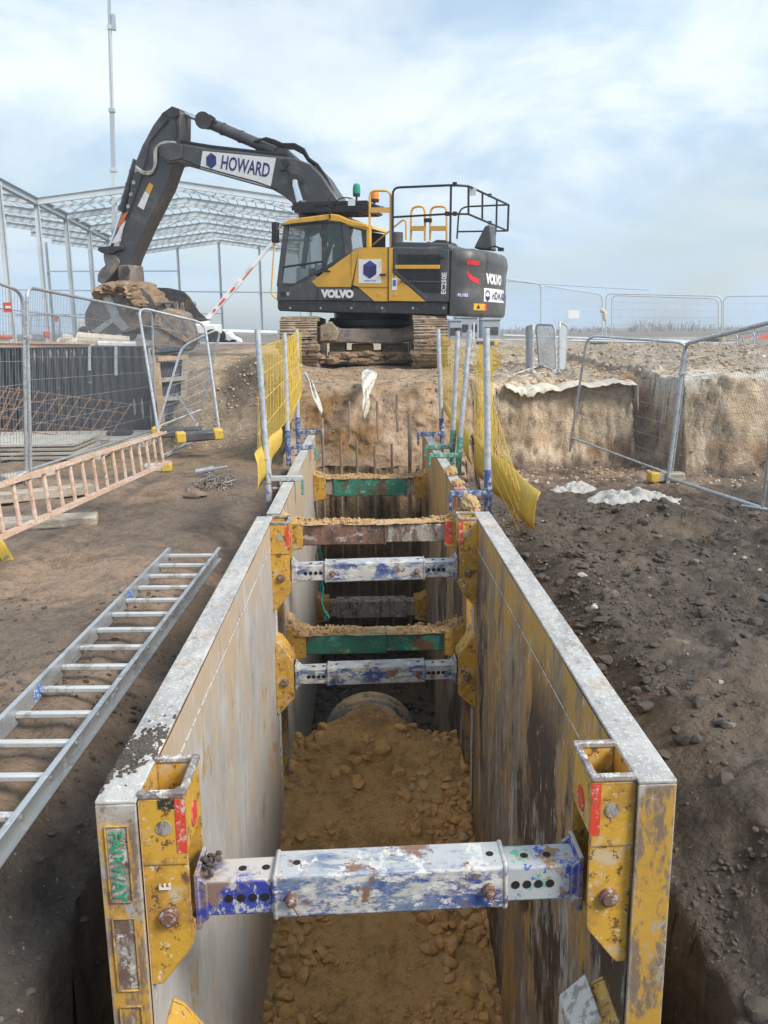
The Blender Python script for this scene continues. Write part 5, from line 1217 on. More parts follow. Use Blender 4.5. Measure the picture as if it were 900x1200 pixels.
# fin on top, camera arm
ep('rear_fin', MB().prism(LP([(558, 292), (571, 266), (578, 264), (579, 294)], -.3), -.5, -.1), 'ex_grey', bevel=.03)
ep('rear_cap', MB().prism([(cwx - .02, zt0 - .03), (cwx, zt0 + .03), (cwx + .30, zt0 + .02), (cwx + .45, zt0 - .03)], -1.0, 1.0), 'ex_grey', bevel=.02)
m = MB(); y0 = -.9; m.tube([(*[Lc(573, 290, y0)[0]], y0, Lc(573, 290, y0)[1]), (Lc(580, 289, y0)[0], y0, Lc(580, 288.5, y0)[1]), (Lc(587, 291, y0)[0], y0, Lc(587, 291, y0)[1])], .015, 6); x_, z_ = Lc(587, 292.3, y0); m.box((x_, y0, z_), (.10, .08, .06)); ep('rear_camera', m, 'ex_black')

# ---- cab
CW0, CW1 = NS, NS + 1.0
cab = ep('cab', MB().prism(LP([(324, 352.3), (325, 330), (333, 336), (343, 334), (369, 322), (379, 336), (412, 336.5), (412, 352.5)], NS), CW0, CW1), 'ex_grey', bevel=.015)
ep('cab_side_panel', MB().prism(LP([(365, 330), (411, 296.5), (412, 336.3), (372, 336.3)], NS), CW0 - .004, CW0 + .06), 'ex_yellow', parent=cab, bevel=.006)
roof = ep('cab_roof', MB().prism(LP([(332, 263.5), (333.5, 260), (340, 257), (387, 250.6), (396, 251.5), (409, 257), (431, 263), (433, 267.5), (411, 265), (400, 260.5), (388, 259), (345, 262.5), (333, 265.5)], NS), CW0 - .02, CW1 + .02), 'ex_yellow', parent=cab, bevel=.02)
ep('roof_trim', MB().prism(LP([(330, 263.8), (386, 257.4), (386, 258.8), (333, 265.3)], NS), CW0 - .045, CW0 - .02), 'ex_black', parent=roof)
def bar(a, b, w_, d_, y0, name='pillar', mt='ex_dark', par=None):
    (xa, za), (xb, zb_) = a, b; L_ = math.hypot(xb-xa, zb_-za); nx, nz = -(zb_-za)/L_*w_/2, (xb-xa)/L_*w_/2
    return ep(name, MB().prism([(xa+nx, za+nz), (xb+nx, zb_+nz), (xb-nx, zb_-nz), (xa-nx, za-nz)], y0, y0 + d_), mt, parent=par or cab, bevel=.006)
for y0, yl in ((CW0, NS), (CW1 - .06, NS)):
    q = lambda x, y: Lc(x, y, NS)
    bar(q(326.5, 336), q(335.5, 261), .10, .06, y0, mt='ex_grey')
    bar(q(379.3, 330), q(379.3, 259), .09, .06, y0)
    bar(q(335, 263), q(398, 259), .07, .06, y0, 'door_head')
    bar(q(329, 336), q(345, 334), .07, .06, y0, 'door_sill'); bar(q(345, 334), q(411, 297), .06, .06, y0, 'door_sill')
    bar(q(408.5, 298), q(404.5, 262), .14, .06, y0, mt='ex_grey')
    bar(q(331, 313), q(377, 306.5), .035, .05, y0, 'door_rail', 'ex_black')
# cross members between the sides
for (px, py) in ((335.5, 261.5), (326.5, 334), (411, 264), (411, 297)):
    x_, z_ = Lc(px, py, NS); ep('cross_member', MB().box2((x_ - .04, CW0 + .05, z_ - .04), (x_ + .04, CW1 - .05, z_ + .04)), 'ex_dark', parent=cab, bevel=.006)
for yy in (CW1 - .05,):
    x_, z_ = Lc(431, 300, NS); x2, z2 = Lc(431, 266, NS)
ep('cab_back', MB().prism([(cabx1 - .02, zd), (cabx1 + .28, zd), (cabx1 + .28, Lc(412, 295, NS)[1]), (cabx1 - .02, Lc(412, 295, NS)[1])], CW0 + .03, CW1), 'ex_grey', parent=cab, bevel=.01)
# rear quarter: cab continues behind the B pillar to a yellow edged back post
q = lambda x, y: Lc(x, y, NS + .04)
ep('rear_glass', MB().prism([q(411, 265), q(431, 269), q(431, 286), q(420, 291), (q(411, 296)[0], q(411, 296)[1])], NS + .06, NS + .07), 'glass', parent=cab, smooth=False)
ep('rear_glass_far', MB().prism([q(411, 265), q(431, 269), q(431, 286), q(420, 291), (q(411, 296)[0], q(411, 296)[1])], CW1 - .03, CW1 - .02), 'ex_dark', parent=cab, smooth=False)
bar(q(432.3, 291), q(432.3, 264), .06, .12, NS - .01, mt='ex_yellow')
bar(q(411, 263.5), q(432, 268), .06, .10, NS + .0, mt='ex_yellow')
win = LP([(330, 334), (337, 264), (377, 260.5), (377, 316), (345, 332)], NS)
g1 = ep('door_glass', MB().prism(win, CW0 + .02, CW0 + .026), 'glass', parent=cab, smooth=False)
ep('quarter_glass', MB().prism(LP([(382, 313), (382, 260.5), (396, 261), (401, 266), (404, 298)], NS), CW0 + .02, CW0 + .026), 'glass', parent=cab, smooth=False)
ep('far_glass', MB().prism(win, CW1 - .03, CW1 - .024), 'glass', parent=cab, smooth=False)
xa, za = Lc(327.5, 334, NS); xb, zb_ = Lc(335.5, 264, NS)
ep('windscreen', MB().quad((xa, CW0 + .05, za), (xa, CW1 - .05, za), (xb, CW1 - .05, zb_), (xb, CW0 + .05, zb_), .006), 'glass', parent=cab, smooth=False)
# inside
xs_, zs_ = Lc(392, 318, NS)
m = MB(); m.box((xs_ - .10, CW0 + .48, zs_ + .12), (.16, .44, .72)); m.box((xs_ - .38, CW0 + .48, zs_ - .16), (.45, .46, .14)); m.box((xs_ - .12, CW0 + .48, zs_ + .58), (.12, .26, .22)); m.box((xs_ - .35, CW0 + .48, zs_ - .35), (.3, .3, .3)); ep('seat', m, 'seat', parent=cab, bevel=.04)
m = MB(); x_, z_ = Lc(361, 320, NS); m.box((x_, CW0 + .35, z_), (.22, .20, .16)); m.box((x_ + .15, CW0 + .7, z_), (.30, .1, .22)); m.tube([(x_ - .1, CW0 + .4, zd), (x_ - .02, CW0 + .4, z_ + .25)], .02, 6); ep('console', m, 'ex_dark', parent=cab, bevel=.02)
m = MB(); x_, z_ = Lc(354, 321, NS); m.box((x_, CW0 + .12, z_), (.16, .012, .20)); x_, z_ = Lc(370.5, 313, NS); m.box((x_, CW0 + .12, z_), (.13, .012, .10)); x_, z_ = Lc(341, 322, NS); m.box((x_, CW0 + .4, z_), (.16, .012, .3)); ep('papers', m, 'paper', parent=cab)
m = MB(); x_, z_ = Lc(367, 300, NS); m.tube([(x_ - .25, CW0 + .9, z_ - .3), (x_ + .12, CW0 + .9, z_ + .75)], .05, 6); m.tube([(x_ + .3, CW0 + .85, z_ + .75), (x_ + .34, CW0 + .85, z_ - .4)], .06, 6); ep('inner_post', m, 'ex_dark', parent=cab)
x_, z_ = Lc(395.5, 344.3, NS); m = text_mb('VOLVO', .185, bold=.014, sx=1.05); m.xf(Matrix.Translation((x_, CW0 - .016, z_))); ep('lettering', m, 'ex_white', parent=cab, smooth=False)
x_, z_ = Lc(337.5, 344.3, NS); ep('badge', MB().cyl((x_, CW0 - .01, z_), (x_, CW0 + .01, z_), .035, 14), 'galv', parent=cab)
x_, z_ = Lc(331.5, 344.5, NS); ep('door_latch', MB().box((x_, CW0 - .01, z_), (.09, .02, .09)), 'ex_black', parent=cab)
# square sign on the yellow door
c4 = LP([(420.5, 303.8), (447, 303.8), (447, 332), (420.5, 332)], NS)
sb = ep('square_sign', MB().prism(c4, NS - .016, NS - .009), 'ex_white', smooth=False)
x_, z_ = Lc(433.8, 316, NS)
M['ex_navy2'] = mat('ex_navy2', (.055,.055,.27), rough=.5); M['ex_navy3'] = mat('ex_navy3', (.018,.018,.10), rough=.5)
def hexa(parts_, r, x_, z_, yy, par):
    A_ = [(x_ + r*math.sin(a), z_ + r*math.cos(a)*1.1) for a in [i*math.pi/3 for i in range(6)]]
    c = (x_, z_ + r*.35)
    for idx, mt in (((0, 1), 'ex_navy'), ):
        pass
    ep('emblem', MB().prism([A_[1], A_[2], A_[3], c], yy - .004, yy), 'ex_navy3', parent=par, smooth=False)
    ep('emblem', MB().prism([A_[3], A_[4], A_[5], c], yy - .004, yy), 'ex_navy', parent=par, smooth=False)
    ep('emblem', MB().prism([A_[5], A_[0], A_[1], c], yy - .004, yy), 'ex_navy2', parent=par, smooth=False)
hexa(None, .15, x_, z_, NS - .017, sb)
x_, z_ = Lc(433.8, 328.8, NS); m = text_mb('Howard Civil', .042, bold=.001); m.xf(Matrix.Translation((x_, NS - .019, z_))); ep('lettering', m, 'ex_blue', parent=sb, smooth=False)
for px, py, w_, h_, mt in ((462.5, 333, .10, .22, 'ex_white'), ):
    x_, z_ = Lc(px, py, NS); st_ = ep('sticker', MB().box((x_, NS - .013, z_), (w_, .004, h_)), mt); ep('sticker_print', MB().box((x_, NS - .0165, z_ + .02), (w_*.6, .003, h_*.5)), 'ex_blue', parent=st_)
for px in (444.5, 463.5):
    x_, z_ = Lc(px, 345, NS); ep('door_catch', MB().cyl((x_, NS - .016, z_), (x_, NS, z_), .035, 12), 'ex_yellow', bevel=.004)
# mirror and its rail
def l3(px, py, yl): x_, z_ = Lc(px, py, yl); return Vector((x_, yl, z_))
mr_ = ep('mirror', MB().box(l3(322.8, 272.5, NS - .02), (.13, .10, .38)), 'ex_black', bevel=.02)
m = MB(); m.tube(fillet([l3(331, 264, NS), l3(326, 268, NS - .02), l3(322, 275, NS - .02), l3(317.8, 345, NS - .02), l3(324, 350, NS)], .1, 4), .018, 6); ep('mirror_rail', m, 'ex_rail')
# handrails
def rail(name, pts, r_, mt, yl=NS, fr=.12, extra=()):
    m = MB(); m.tube(fillet([l3(x, y, yl) if len(p_) == 2 else l3(x, y, p_[2]) for p_ in pts for x, y in [p_[:2]]], fr, 4), r_, 6)
    for a, b in extra: m.tube([l3(*a), l3(*b)], r_ * .9, 6)
    return ep(name, m, mt)
rail('yellow_handrail', [(433.3, 289), (433.3, 223.5), (458, 223.5), (457.5, 289)], .022, 'ex_rail', NS + .02)
ep('handrail_step', MB().prism(LP([(433.5, 243), (458, 243), (458, 249), (433.5, 249)], NS), NS + .0, NS + .05), 'ex_rail')
rail('yellow_handrail', [(437, 287), (472, 257.5), (476, 259), (476, 281)], .018, 'ex_rail', -.6)
for x0_, x1_, yl in ((481.5, 498, -.2), (504, 523.5, -.2)):
    rail('yellow_handrail', [(x0_, 282), (x0_ + .6, 242.5), (x1_, 241.5), (x1_, 282)], .022, 'ex_rail', yl)
    ep('handrail_step', MB().prism([Lc(x0_, 265, yl), Lc(x1_, 265, yl), Lc(x1_, 270.5, yl), Lc(x0_, 270.5, yl)], yl - .03, yl + .02), 'ex_rail')
ep('rail_joint', MB().prism([Lc(497.5, 256, -.2), Lc(506, 256, -.2), Lc(506, 260.5, -.2), Lc(497.5, 260.5, -.2)], -.25, -.18), 'ex_black')
FY_ = 1.25
def onr(px, py, x): 
    y_, z_ = Lr(px, py, x); return Vector((x, y_, z_))
NA, NB, NC = (460.5, 220, NS), (537, 215.5, NS), None
m = MB(); r_ = .021
pA0 = l3(460.3, 288, NS); pA = l3(460.3, 220, NS); pB = l3(529, 217, NS); corner = l3(545, 216.5, NS + .1)
# rear rail direction: runs across the machine
c0 = l3(549, 218, NS + .15); c1 = l3(596, 240, 1.2)
m.tube(fillet([pA0, pA, pB, c0, c1], .12, 4), r_, 7)
lA = l3(460.3, 254.5, NS); lB = l3(527, 250.5, NS); lc0 = l3(549, 251, NS + .15); lc1 = l3(595, 270.5, 1.2)
m.tube([lA, lB, lc0, lc1], r_*.9, 7)
m.tube([l3(527.5, 286, NS), l3(528.5, 217, NS)], r_, 7)
for t in (.0, .32, .68, 1.0): m.tube([c0.lerp(c1, t), lc0.lerp(lc1, t)], r_ * .9, 6)
t_ = .68; m.tube([lc0.lerp(lc1, t_), l3(579, 283, .4)], r_ * .9, 6)
# far side rail
d0 = l3(596, 240, 1.2); d1 = l3(538, 242.5, 1.2); d2 = l3(535.5, 280, 1.2)
m.tube(fillet([c1, d1, d2], .2, 4), r_ * .9, 6); m.tube([lc1, l3(536, 271.5, 1.2)], r_ * .85, 6)
m.tube([l3(596, 240, 1.2), lc1], r_, 6)
ep('guard_rail', m, 'ex_black')
m = MB()
for px, py in ((533, 216), (533, 250.5), (524, 250.5)): m.box(l3(px, py, NS), (.07, .06, .07))
for px, py, yy in ((574, 229, .2), (574, 261, .2)): m.box(l3(px, py, yy), (.06, .06, .06))
ep('rail_clamps', m, 'ex_black')
ep('rail_tag', MB().box(l3(553.5, 224.5, -1.0), (.14, .01, .14)), 'paper')
# beacons
m = MB(); b0 = l3(417.8, 246, -.5); b1 = l3(417.8, 229, -.5); m.tube([b0, b1], .02, 6); m.tube([b1 + Vector((0,0,-.02)), b1 + Vector((0,0,.03))], .07, 10); pole = ep('beacon_pole', m, 'ex_black')
m = MB(); m.tube([b1 + Vector((0,0,.03)), b1 + Vector((0,0,.14)), b1 + Vector((0,0,.20)), b1 + Vector((0,0,.22))], [.075, .075, .06, .02], 14); ep('green_beacon', m, 'beacon_green', parent=pole)
b1 = l3(439, 235.5, -.7); m = MB(); m.tube([l3(437.5, 245, -.7), b1], .02, 6); m.tube([b1 + Vector((0,0,-.02)), b1 + Vector((0,0,.03))], .085, 10); m.tube([l3(431, 243, -.7), l3(440, 243, -.7)], .015, 5); pole = ep('beacon_pole', m, 'ex_black')
m = MB(); m.tube([b1 + Vector((0,0,.03)), b1 + Vector((0,0,.13)), b1 + Vector((0,0,.17)), b1 + Vector((0,0,.19))], [.085, .085, .07, .02], 14); ep('orange_beacon', m, 'beacon_orange', parent=pole)
# black slatted guard lying over the cab roof
m = MB()
gx0, gx1 = Lc(344, 240, NS + .1)[0], Lc(431, 240, NS + .1)[0]; zA = Lc(380, 236.5, NS + .1)[1]; zB = Lc(380, 249, NS + .1)[1]
for yy in (NS + .08, NS + .92):
    m.box2((gx0, yy - .03, zA - .07), (gx1, yy + .03, zA)); m.box2((gx0 + .05, yy - .025, zB), (gx1 - .1, yy + .025, zB + .07))
    for k in range(5): x_ = gx0 + .1 + (gx1 - gx0 - .2) * k / 4; m.box2((x_ - .025, yy - .02, zB), (x_ + .025, yy + .02, zA))
for k in range(9): x_ = gx0 + .04 + (gx1 - gx0 - .08) * k / 8; m.box2((x_ - .05, NS + .1, zA - .05), (x_ + .05, NS + .9, zA - .015)); m.box2((x_ - .04, NS + .12, zB + .01), (x_ + .04, NS + .88, zB + .05))
m.box2((gx0 - .02, NS + .05, zA - .14), (gx0 + .45, NS + .95, zA - .06)); m.box2((gx0 + .9, NS + .05, zB + .03), (gx1 - .15, NS + .95, zB + .16))
m.tube(fillet([l3(394, 236, NS + .05), l3(400, 231.5, NS + .05), l3(412, 232, NS + .05), l3(420, 238, NS + .05)], .1, 4), .014, 5)
ep('roof_guard', m, 'ex_black', bevel=.006)
ep('guard_tag', MB().box(l3(412, 237, NS + .03), (.14, .01, .12)), 'paper')
ep('guard_post', MB().tube([l3(386.5, 256, NS - .03), l3(386, 232, NS - .03)], .015, 5), 'ex_black')

# ---- boom, arm and bucket in the machine's middle plane
BY = .02; BW = .27
def bp(pts): return [Lc(x, y, BY - BW) for x, y in pts]
boom_t = [(189, 168), (211, 168), (248, 174.5), (290, 178.5), (325, 183), (345, 185), (363, 192), (377, 206), (388, 223), (397, 235), (404, 262), (398, 282)]
boom_b = [(378, 284), (368, 262), (352, 247), (341, 237), (331, 229), (318, 221.5), (276, 210), (237, 199), (206, 190.5), (196, 192), (187, 184), (185, 175)]
boom = ep('boom', MB().prism(bp(boom_t + boom_b), BY - BW, BY + BW), 'ex_grey', bevel=.03)
M['ex_edge'] = M['ex_dark']
m = MB(); m.prism(bp([(318, 184.5), (322, 172), (329, 172), (345, 186), (330, 186)]), BY - .12, BY + .12); ep('cylinder_bracket', m, 'ex_grey', parent=boom, bevel=.01)
m = MB(); m.prism(bp([(198, 189), (189, 181), (190, 172), (200, 167), (214, 170), (214, 186)]), BY - BW - .03, BY - BW); ep('boom_head', m, 'ex_grey', parent=boom, bevel=.01)
sg_ = ep('sign_panel', MB().prism(bp([(237.8, 177), (323.5, 185.2), (317, 220.2), (234.8, 197.2)]), BY - BW - .012, BY - BW - .003), 'ex_white', parent=boom, smooth=False)
xa, za = Lc(291, 194.5, BY - BW); ang = math.atan2(Lc(315, 199.5, BY-BW)[1] - Lc(262, 190, BY-BW)[1], Lc(315, 199.5, BY-BW)[0] - Lc(262, 190, BY-BW)[0])
m = text_mb('HOWARD', .60, bold=.012, sx=.88); 
wt = Lc(316.5, 200, BY-BW)[0] - Lc(259, 189, BY-BW)[0]; cwid = max(v[0] for v in m.v) - min(v[0] for v in m.v)
m.xf(Matrix.Diagonal((wt / cwid, 1, 1.0, 1))); chh = max(v[2] for v in m.v) - min(v[2] for v in m.v)
th_ = Lc(290, 187, BY-BW)[1] - Lc(290, 202.5, BY-BW)[1]
m.xf(Matrix.Translation((*[Lc(288, 195, BY-BW)[0]], BY - BW - .016, Lc(288, 195, BY-BW)[1])) @ Matrix.Rotation(-ang, 4, 'Y') @ Matrix.Diagonal((1, 1, th_ / chh * 1.08, 1)))
ep('lettering', m, 'ex_navy', parent=sg_ if sg_.parent is ex else boom, smooth=False)
x_, z_ = Lc(248, 188.5, BY - BW)
for idx, mt in (((0, 1, 2, 3, 4, 5), 'ex_navy'),):
    r1 = .135; A_ = [(x_ + r1*math.sin(a), z_ + r1*math.cos(a)*1.15) for a in [i*math.pi/3 for i in range(6)]]
    ep('emblem', MB().prism(A_, BY - BW - .018, BY - BW - .012), 'ex_navy', parent=boom, smooth=False)
    ep('emblem', MB().prism([(x_ + (p[0]-x_)*.95, z_ + .04 + (p[1]-z_)*.55) for p in A_[0:2] + A_[5:]] + [(x_, z_ + .03)][::-1], BY - BW - .021, BY - BW - .019), 'ex_navy2', parent=boom, smooth=False)
m = MB()
for off_ in (0, 2.4):
    m.tube([l3(x, y - off_, BY - BW * .6) for x, y in ((192, 165), (211, 168), (248, 174), (300, 180), (335, 184))], .03, 6)
ep('boom_pipes', m, 'ex_black', parent=boom)
m = MB()
for k, o_ in enumerate((0, 2.5, 5)):
    yy = BY - BW * (.5 - .4 * k)
    m.tube([l3(x, y, yy) for x, y in ((298, 166 + o_*.3), (312, 162 + o_), (322, 165 + o_), (331, 169 + o_), (345, 169 + o_), (356, 175 + o_), (362, 186 + o_*.6), (372, 193 + o_*.4), (381, 206), (390, 224), (398, 240))], .028, 6)
ep('hoses', m, 'ex_black', parent=boom)
def cylinder(a, b, c, yl, r1, r2, par, name='cylinder'):
    pa, pb, pc_ = l3(*a, yl), l3(*b, yl), l3(*c, yl)
    m = MB(); m.tube([pb, pc_], r1, 16); m.tube([pb, pb + (pc_ - pb).normalized() * .12], r1 * 1.2, 16); 
    for t in (.25, .5, .75): q_ = pb.lerp(pc_, t); m.tube([q_, q_ + (pc_ - pb).normalized()*.04], r1*1.12, 14)
    o = ep(name, m, 'ex_grey', parent=par)
    m = MB(); m.tube([pa, pb], r2, 14); ep('rod', m, 'chrome', parent=o)
    return o
c1_ = cylinder((208, 130.5), (240, 142), (324, 178), BY, .115, .055, ex, 'arm_cylinder')
m = MB(); m.tube([l3(238, 141, BY - .25), l3(238, 141, BY + .25)], .17, 16); m.tube([l3(240, 140, BY-.12), l3(246, 135.5, BY-.12), l3(251, 139, BY-.12), l3(253, 144, BY-.12)], .03, 6); ep('cylinder_eye', m, 'ex_dark', parent=c1_)
m = MB(); m.tube([l3(345, 212, BY - BW - .08), l3(352.5, 238, BY - BW - .3)], .075, 12); bc = ep('boom_cylinder_rod', m, 'chrome'); m = MB(); m.tube([l3(344.5, 211, BY - BW - .15), l3(344.5, 211, BY - BW + .02)], .12, 14); ep('rod_pin', m, 'ex_dark', parent=bc)
m = MB(); m.tube([l3(352.5, 238, BY - BW - .3), l3(366, 275, BY - BW - .3)], .13, 12); ep('cylinder', m, 'ex_dark', parent=bc)
AW = .21
arm_pts = [(203, 125), (211.5, 128), (211, 167), (204, 192), (201, 200), (194, 220), (169, 270), (155, 302), (152, 312), (140, 312), (136, 297), (141, 282), (147, 249), (156, 205), (160, 186), (166, 171), (179.5, 146), (190, 132)]
arm = ep('arm', MB().prism([Lc(x, y, BY - AW) for x, y in arm_pts], BY - AW, BY + AW), 'ex_grey', bevel=.025)
ep('arm_nose', MB().prism([Lc(x, y, BY - AW) for x, y in ((203, 125), (211.5, 128), (211, 136), (204, 139), (190, 134))], BY - AW - .05, BY - AW), 'ex_dark', parent=arm, bevel=.01)
for pts, mt in (([(175.5, 214), (180, 217.5), (175.8, 227.5), (170.5, 223.5)], 'ex_yellow'), ([(170.3, 224), (175.5, 228), (168.5, 246), (161.5, 241.5)], 'ex_white'), ([(143.5, 252), (150.5, 248), (144, 262), (137.5, 268)], 'far_orange'), ([(143, 264), (148, 258), (139, 284), (131, 285)], 'ex_white')):
    yl = BY - AW if mt == 'ex_yellow' or pts[0][0] > 160 else BY - AW - .02
    ep('label_plate', MB().prism([Lc(x, y, yl) for x, y in pts], yl - .010, yl - .003), mt, parent=arm, smooth=False)
m = MB()
for o_ in (0, 2.2):
    m.tube(fillet([l3(x, y, BY - AW - .04) for x, y in ((206, 167), (192 - o_, 166 + o_), (183 - o_, 172 + o_), (183 - o_*.6, 193 + o_*.5), (178, 202 + o_), (168, 202 + o_), (159, 195 + o_))], .2, 4), .026, 6)
ep('hoses', m, 'ex_black' if False else 'galv_dirty', parent=arm)
c2_ = cylinder((130, 289), (144, 248), (161, 188), BY - .0, .10, .05, ex, 'bucket_cylinder')
# linkage
m = MB(); m.prism([Lc(x, y, BY - AW) for x, y in ((117, 290), (131, 288.5), (146, 289), (146, 293), (138, 295), (135, 298), (122, 297), (117, 294))], BY - .28, BY - .18); m.prism([Lc(x, y, BY - AW) for x, y in ((117, 290), (131, 288.5), (146, 289), (146, 293), (138, 295), (135, 298), (122, 297), (117, 294))], BY + .16, BY + .26)
ep('link', m, 'ex_dark', bevel=.01)
m = MB(); m.prism([Lc(x, y, BY - AW) for x, y in ((122, 297), (128, 296), (136, 299), (141, 306), (139, 313), (130, 325), (122, 334), (115, 330), (115, 322), (119, 315), (124, 311), (122, 303))], BY - .24, BY + .24); hl = ep('hitch_link', m, 'bucket_steel', bevel=.02)
m = MB(); m.prism([Lc(x, y, BY - AW) for x, y in ((140, 311), (153, 310), (154, 318), (155, 328), (153, 335), (142, 334), (139, 322))], BY - .26, BY + .26); ep('quick_hitch', m, 'mud_steel', bevel=.03)
m = MB(); m.tube([l3(147.5, 317, BY - .33), l3(147.5, 317, BY + .33)], .09, 12); m.tube([l3(147, 332, BY - .30), l3(147, 332, BY + .3)], .10, 12); ep('hitch_pin', m, 'ex_dark')
# bucket: curved shell between two side plates
bk = [(126, 335), (140, 334), (156, 334), (171, 338), (177, 350), (184, 364), (192, 376), (186, 384), (160, 391), (136, 392), (112, 391), (103, 385), (100, 374), (104, 355), (114, 340)]
bw0, bw1 = BY - .75, BY + .75
shell = [(152, 334), (170, 338), (175, 350), (150, 345), (140, 352)]
outer = [(120, 334), (112, 345), (106, 356), (102, 368), (101, 378), (104, 386), (112, 391), (138, 391), (158, 385), (176, 378), (196, 374)]
vs = []; fs = []; op = [Lc(x, y, BY - .75) for x, y in outer]
cx_ = sum(p[0] for p in op)/len(op); cz_ = sum(p[1] for p in op)/len(op) + .15
for p in op: vs += [(p[0], bw0, p[1]), (p[0], bw1, p[1])]
ip = [(p[0] + (cx_-p[0])*.05, p[1] + (cz_-p[1])*.05) for p in op]
for p in ip: vs += [(p[0], bw0, p[1]), (p[0], bw1, p[1])]
n_ = len(op)
for i in range(n_ - 1): a = 2*i; fs += [(a, a+1, a+3, a+2), (2*n_ + a, 2*n_ + a+2, 2*n_ + a+3, 2*n_ + a+1)]
fs += [(0, 2*n_, 2*n_+1, 1), (2*n_-2, 2*n_-1, 4*n_-1, 4*n_-2)]
m = MB(); m.add(vs, fs); bkt = ep('bucket', m, 'mud_steel')
sp_ = [(124, 333), (118, 338), (108, 352), (101, 366), (100, 379), (104, 387), (112, 392), (138, 392), (160, 386), (178, 378), (198, 373), (188, 364), (176, 345), (168, 338), (150, 334)]
for yy in (bw0 - .03, bw1): ep('side_plate', MB().prism([Lc(x, y, BY - .75) for x, y in sp_], yy, yy + .03), 'bucket_steel', parent=bkt, bevel=.006)
m = MB(); m.prism([Lc(x, y, BY - .75) for x, y in ((119, 334), (128, 331), (134, 352), (144, 372), (154, 384), (146, 389), (134, 378), (124, 356))], bw0 - .055, bw0 - .03); m.prism([Lc(x, y, BY - .75) for x, y in ((108, 388), (134, 371), (140, 374), (116, 392))], bw0 - .05, bw0 - .03); ep('wear_bar', m, 'galv_dirty', parent=bkt, bevel=.01)
m = MB()
for k in range(5): yy = bw0 + .12 + k * (bw1 - bw0 - .24) / 4; x_, z_ = Lc(197, 374, BY - .75); m.prism([(x_ - .12, z_ + .05), (x_ + .22, z_ + .0), (x_ - .12, z_ - .05)], yy - .05, yy + .05)
ep('teeth', m, 'bucket_steel', parent=bkt)
for (pxa, pya) in ((134, 341), (146, 339), (158, 341), (168, 345)):
    pass
# earth stuck in and on the bucket
rs = np.random.RandomState(33); m = MB(); bv, bf = ico(4)
for (px, py, rx, rz) in ((133, 342, .26, .18), (145, 339, .34, .17), (159, 340, .34, .19), (170, 345, .26, .22), (177, 356, .2, .2), (168, 362, .30, .24)):
    c = l3(px, py, BY - .45); V = bv * (1 + .55 * fbm(bv[:, 0] * 1.7 + px, bv[:, 1] * 1.7, bv[:, 2] * 1.7, 5, 9, .6)[:, None]) * np.array([rx, .55, rz]); m.add((V + np.array(c)).tolist(), bf.tolist())
M['bucket_mud'] = mat('bucket_mud', (.26,.175,.11), [((.40,.29,.19), 2.5, .5, .64, 5, 1), ((.12,.08,.05), 4, .55, .68, 5, 2)], rough=.9, bump=[(10,.8,.04),(50,.5,.01)])
ep('earth', m, 'bucket_mud', parent=bkt)

# seams, handles and grease lines
m = MB()
for a_, b_ in (((412, 336.3), (454, 336.6)), ((372.5, 336), (372.5, 352)), ((455, 290), (455, 352.5)), ((325, 352.6), (524, 354.8))): m.beam(l3(*a_, NS - .0135), l3(*b_, NS - .0135), .006, .012, (0, 1, 0))
ep('panel_seam', m, 'ex_black')
for px, py in ((384, 318), (449, 322), (517, 302)):
    x_, z_ = Lc(px, py, NS); ep('door_handle', MB().box((x_, NS - .03, z_), (.12, .03, .035)), 'ex_black', bevel=.008)
for k in range(6): x_, z_ = Lc(340 + k * 36, 361, NS); ep('bolt', MB().cyl((x_, NS - .012, z_), (x_, NS + .005, z_), .022, 8), 'galv_dirty')
m = MB(); m.tube([l3(x, y, BY - BW - .02) for x, y in ((214, 187), (234, 195), (270, 205), (300, 213), (325, 222))], .014, 5); m.tube([l3(x, y, BY - BW - .02) for x, y in ((330, 188), (340, 205), (344, 211))], .02, 5); m.tube([l3(x, y, BY - BW - .02) for x, y in ((333, 186), (338, 192), (334, 199), (328, 200))], .016, 5); ep('grease_line', m, 'ex_black', parent=boom)
m = MB(); m.tube([l3(x, y, BY - AW - .03) for x, y in ((197, 140), (176, 165), (171, 190), (160, 225), (148, 258))], .014, 5); m.tube([l3(x, y, BY - AW - .03) for x, y in ((204, 131), (207, 150), (206, 165))], .016, 5); ep('grease_line', m, 'ex_black', parent=arm)
m = MB()
for k in range(4): m.box(l3(160 - k * 3.2, 200 + k * 14, BY - AW - .01), (.07, .04, .07))
ep('hose_clips', m, 'galv_dirty', parent=arm)

# ---- undercarriage (not slewed)
def wp(name, mb, mt, parent=None, **k): return part(name, mb, M[mt], parent or ex, **k)
TY0, TY1 = 15.75, 20.1
tl0, tl1 = P(328, 400, TY0).x, P(371.5, 400, TY0).x; tr0, tr1 = P(485, 400, TY0).x, P(521.5, 400, TY0).x
tr1 = max(tr1, tr0 + (tl1 - tl0) * .93)
zbot = EXC.z - .02; ztp = P(350, 374.5, TY0 + .3).z
rr = (ztp - zbot) / 2
def oval(n=60):
    o = []; L_ = TY1 - TY0 - 2*rr; per = 2*L_ + 2*math.pi*rr
    for k in range(n):
        s = per * k / n
        if s < L_: o.append((TY0 + rr + s, zbot, 0))
        elif s < L_ + math.pi*rr: a = (s - L_)/rr; o.append((TY1 - rr + rr*math.sin(a), zbot + rr - rr*math.cos(a), a))
        elif s < 2*L_ + math.pi*rr: o.append((TY1 - rr - (s - L_ - math.pi*rr), ztp, math.pi))
        else: a = (s - 2*L_ - math.pi*rr)/rr; o.append((TY0 + rr - rr*math.sin(a), zbot + rr + rr*math.cos(a), math.pi + a))
    return o, per
ov, per = oval(46)
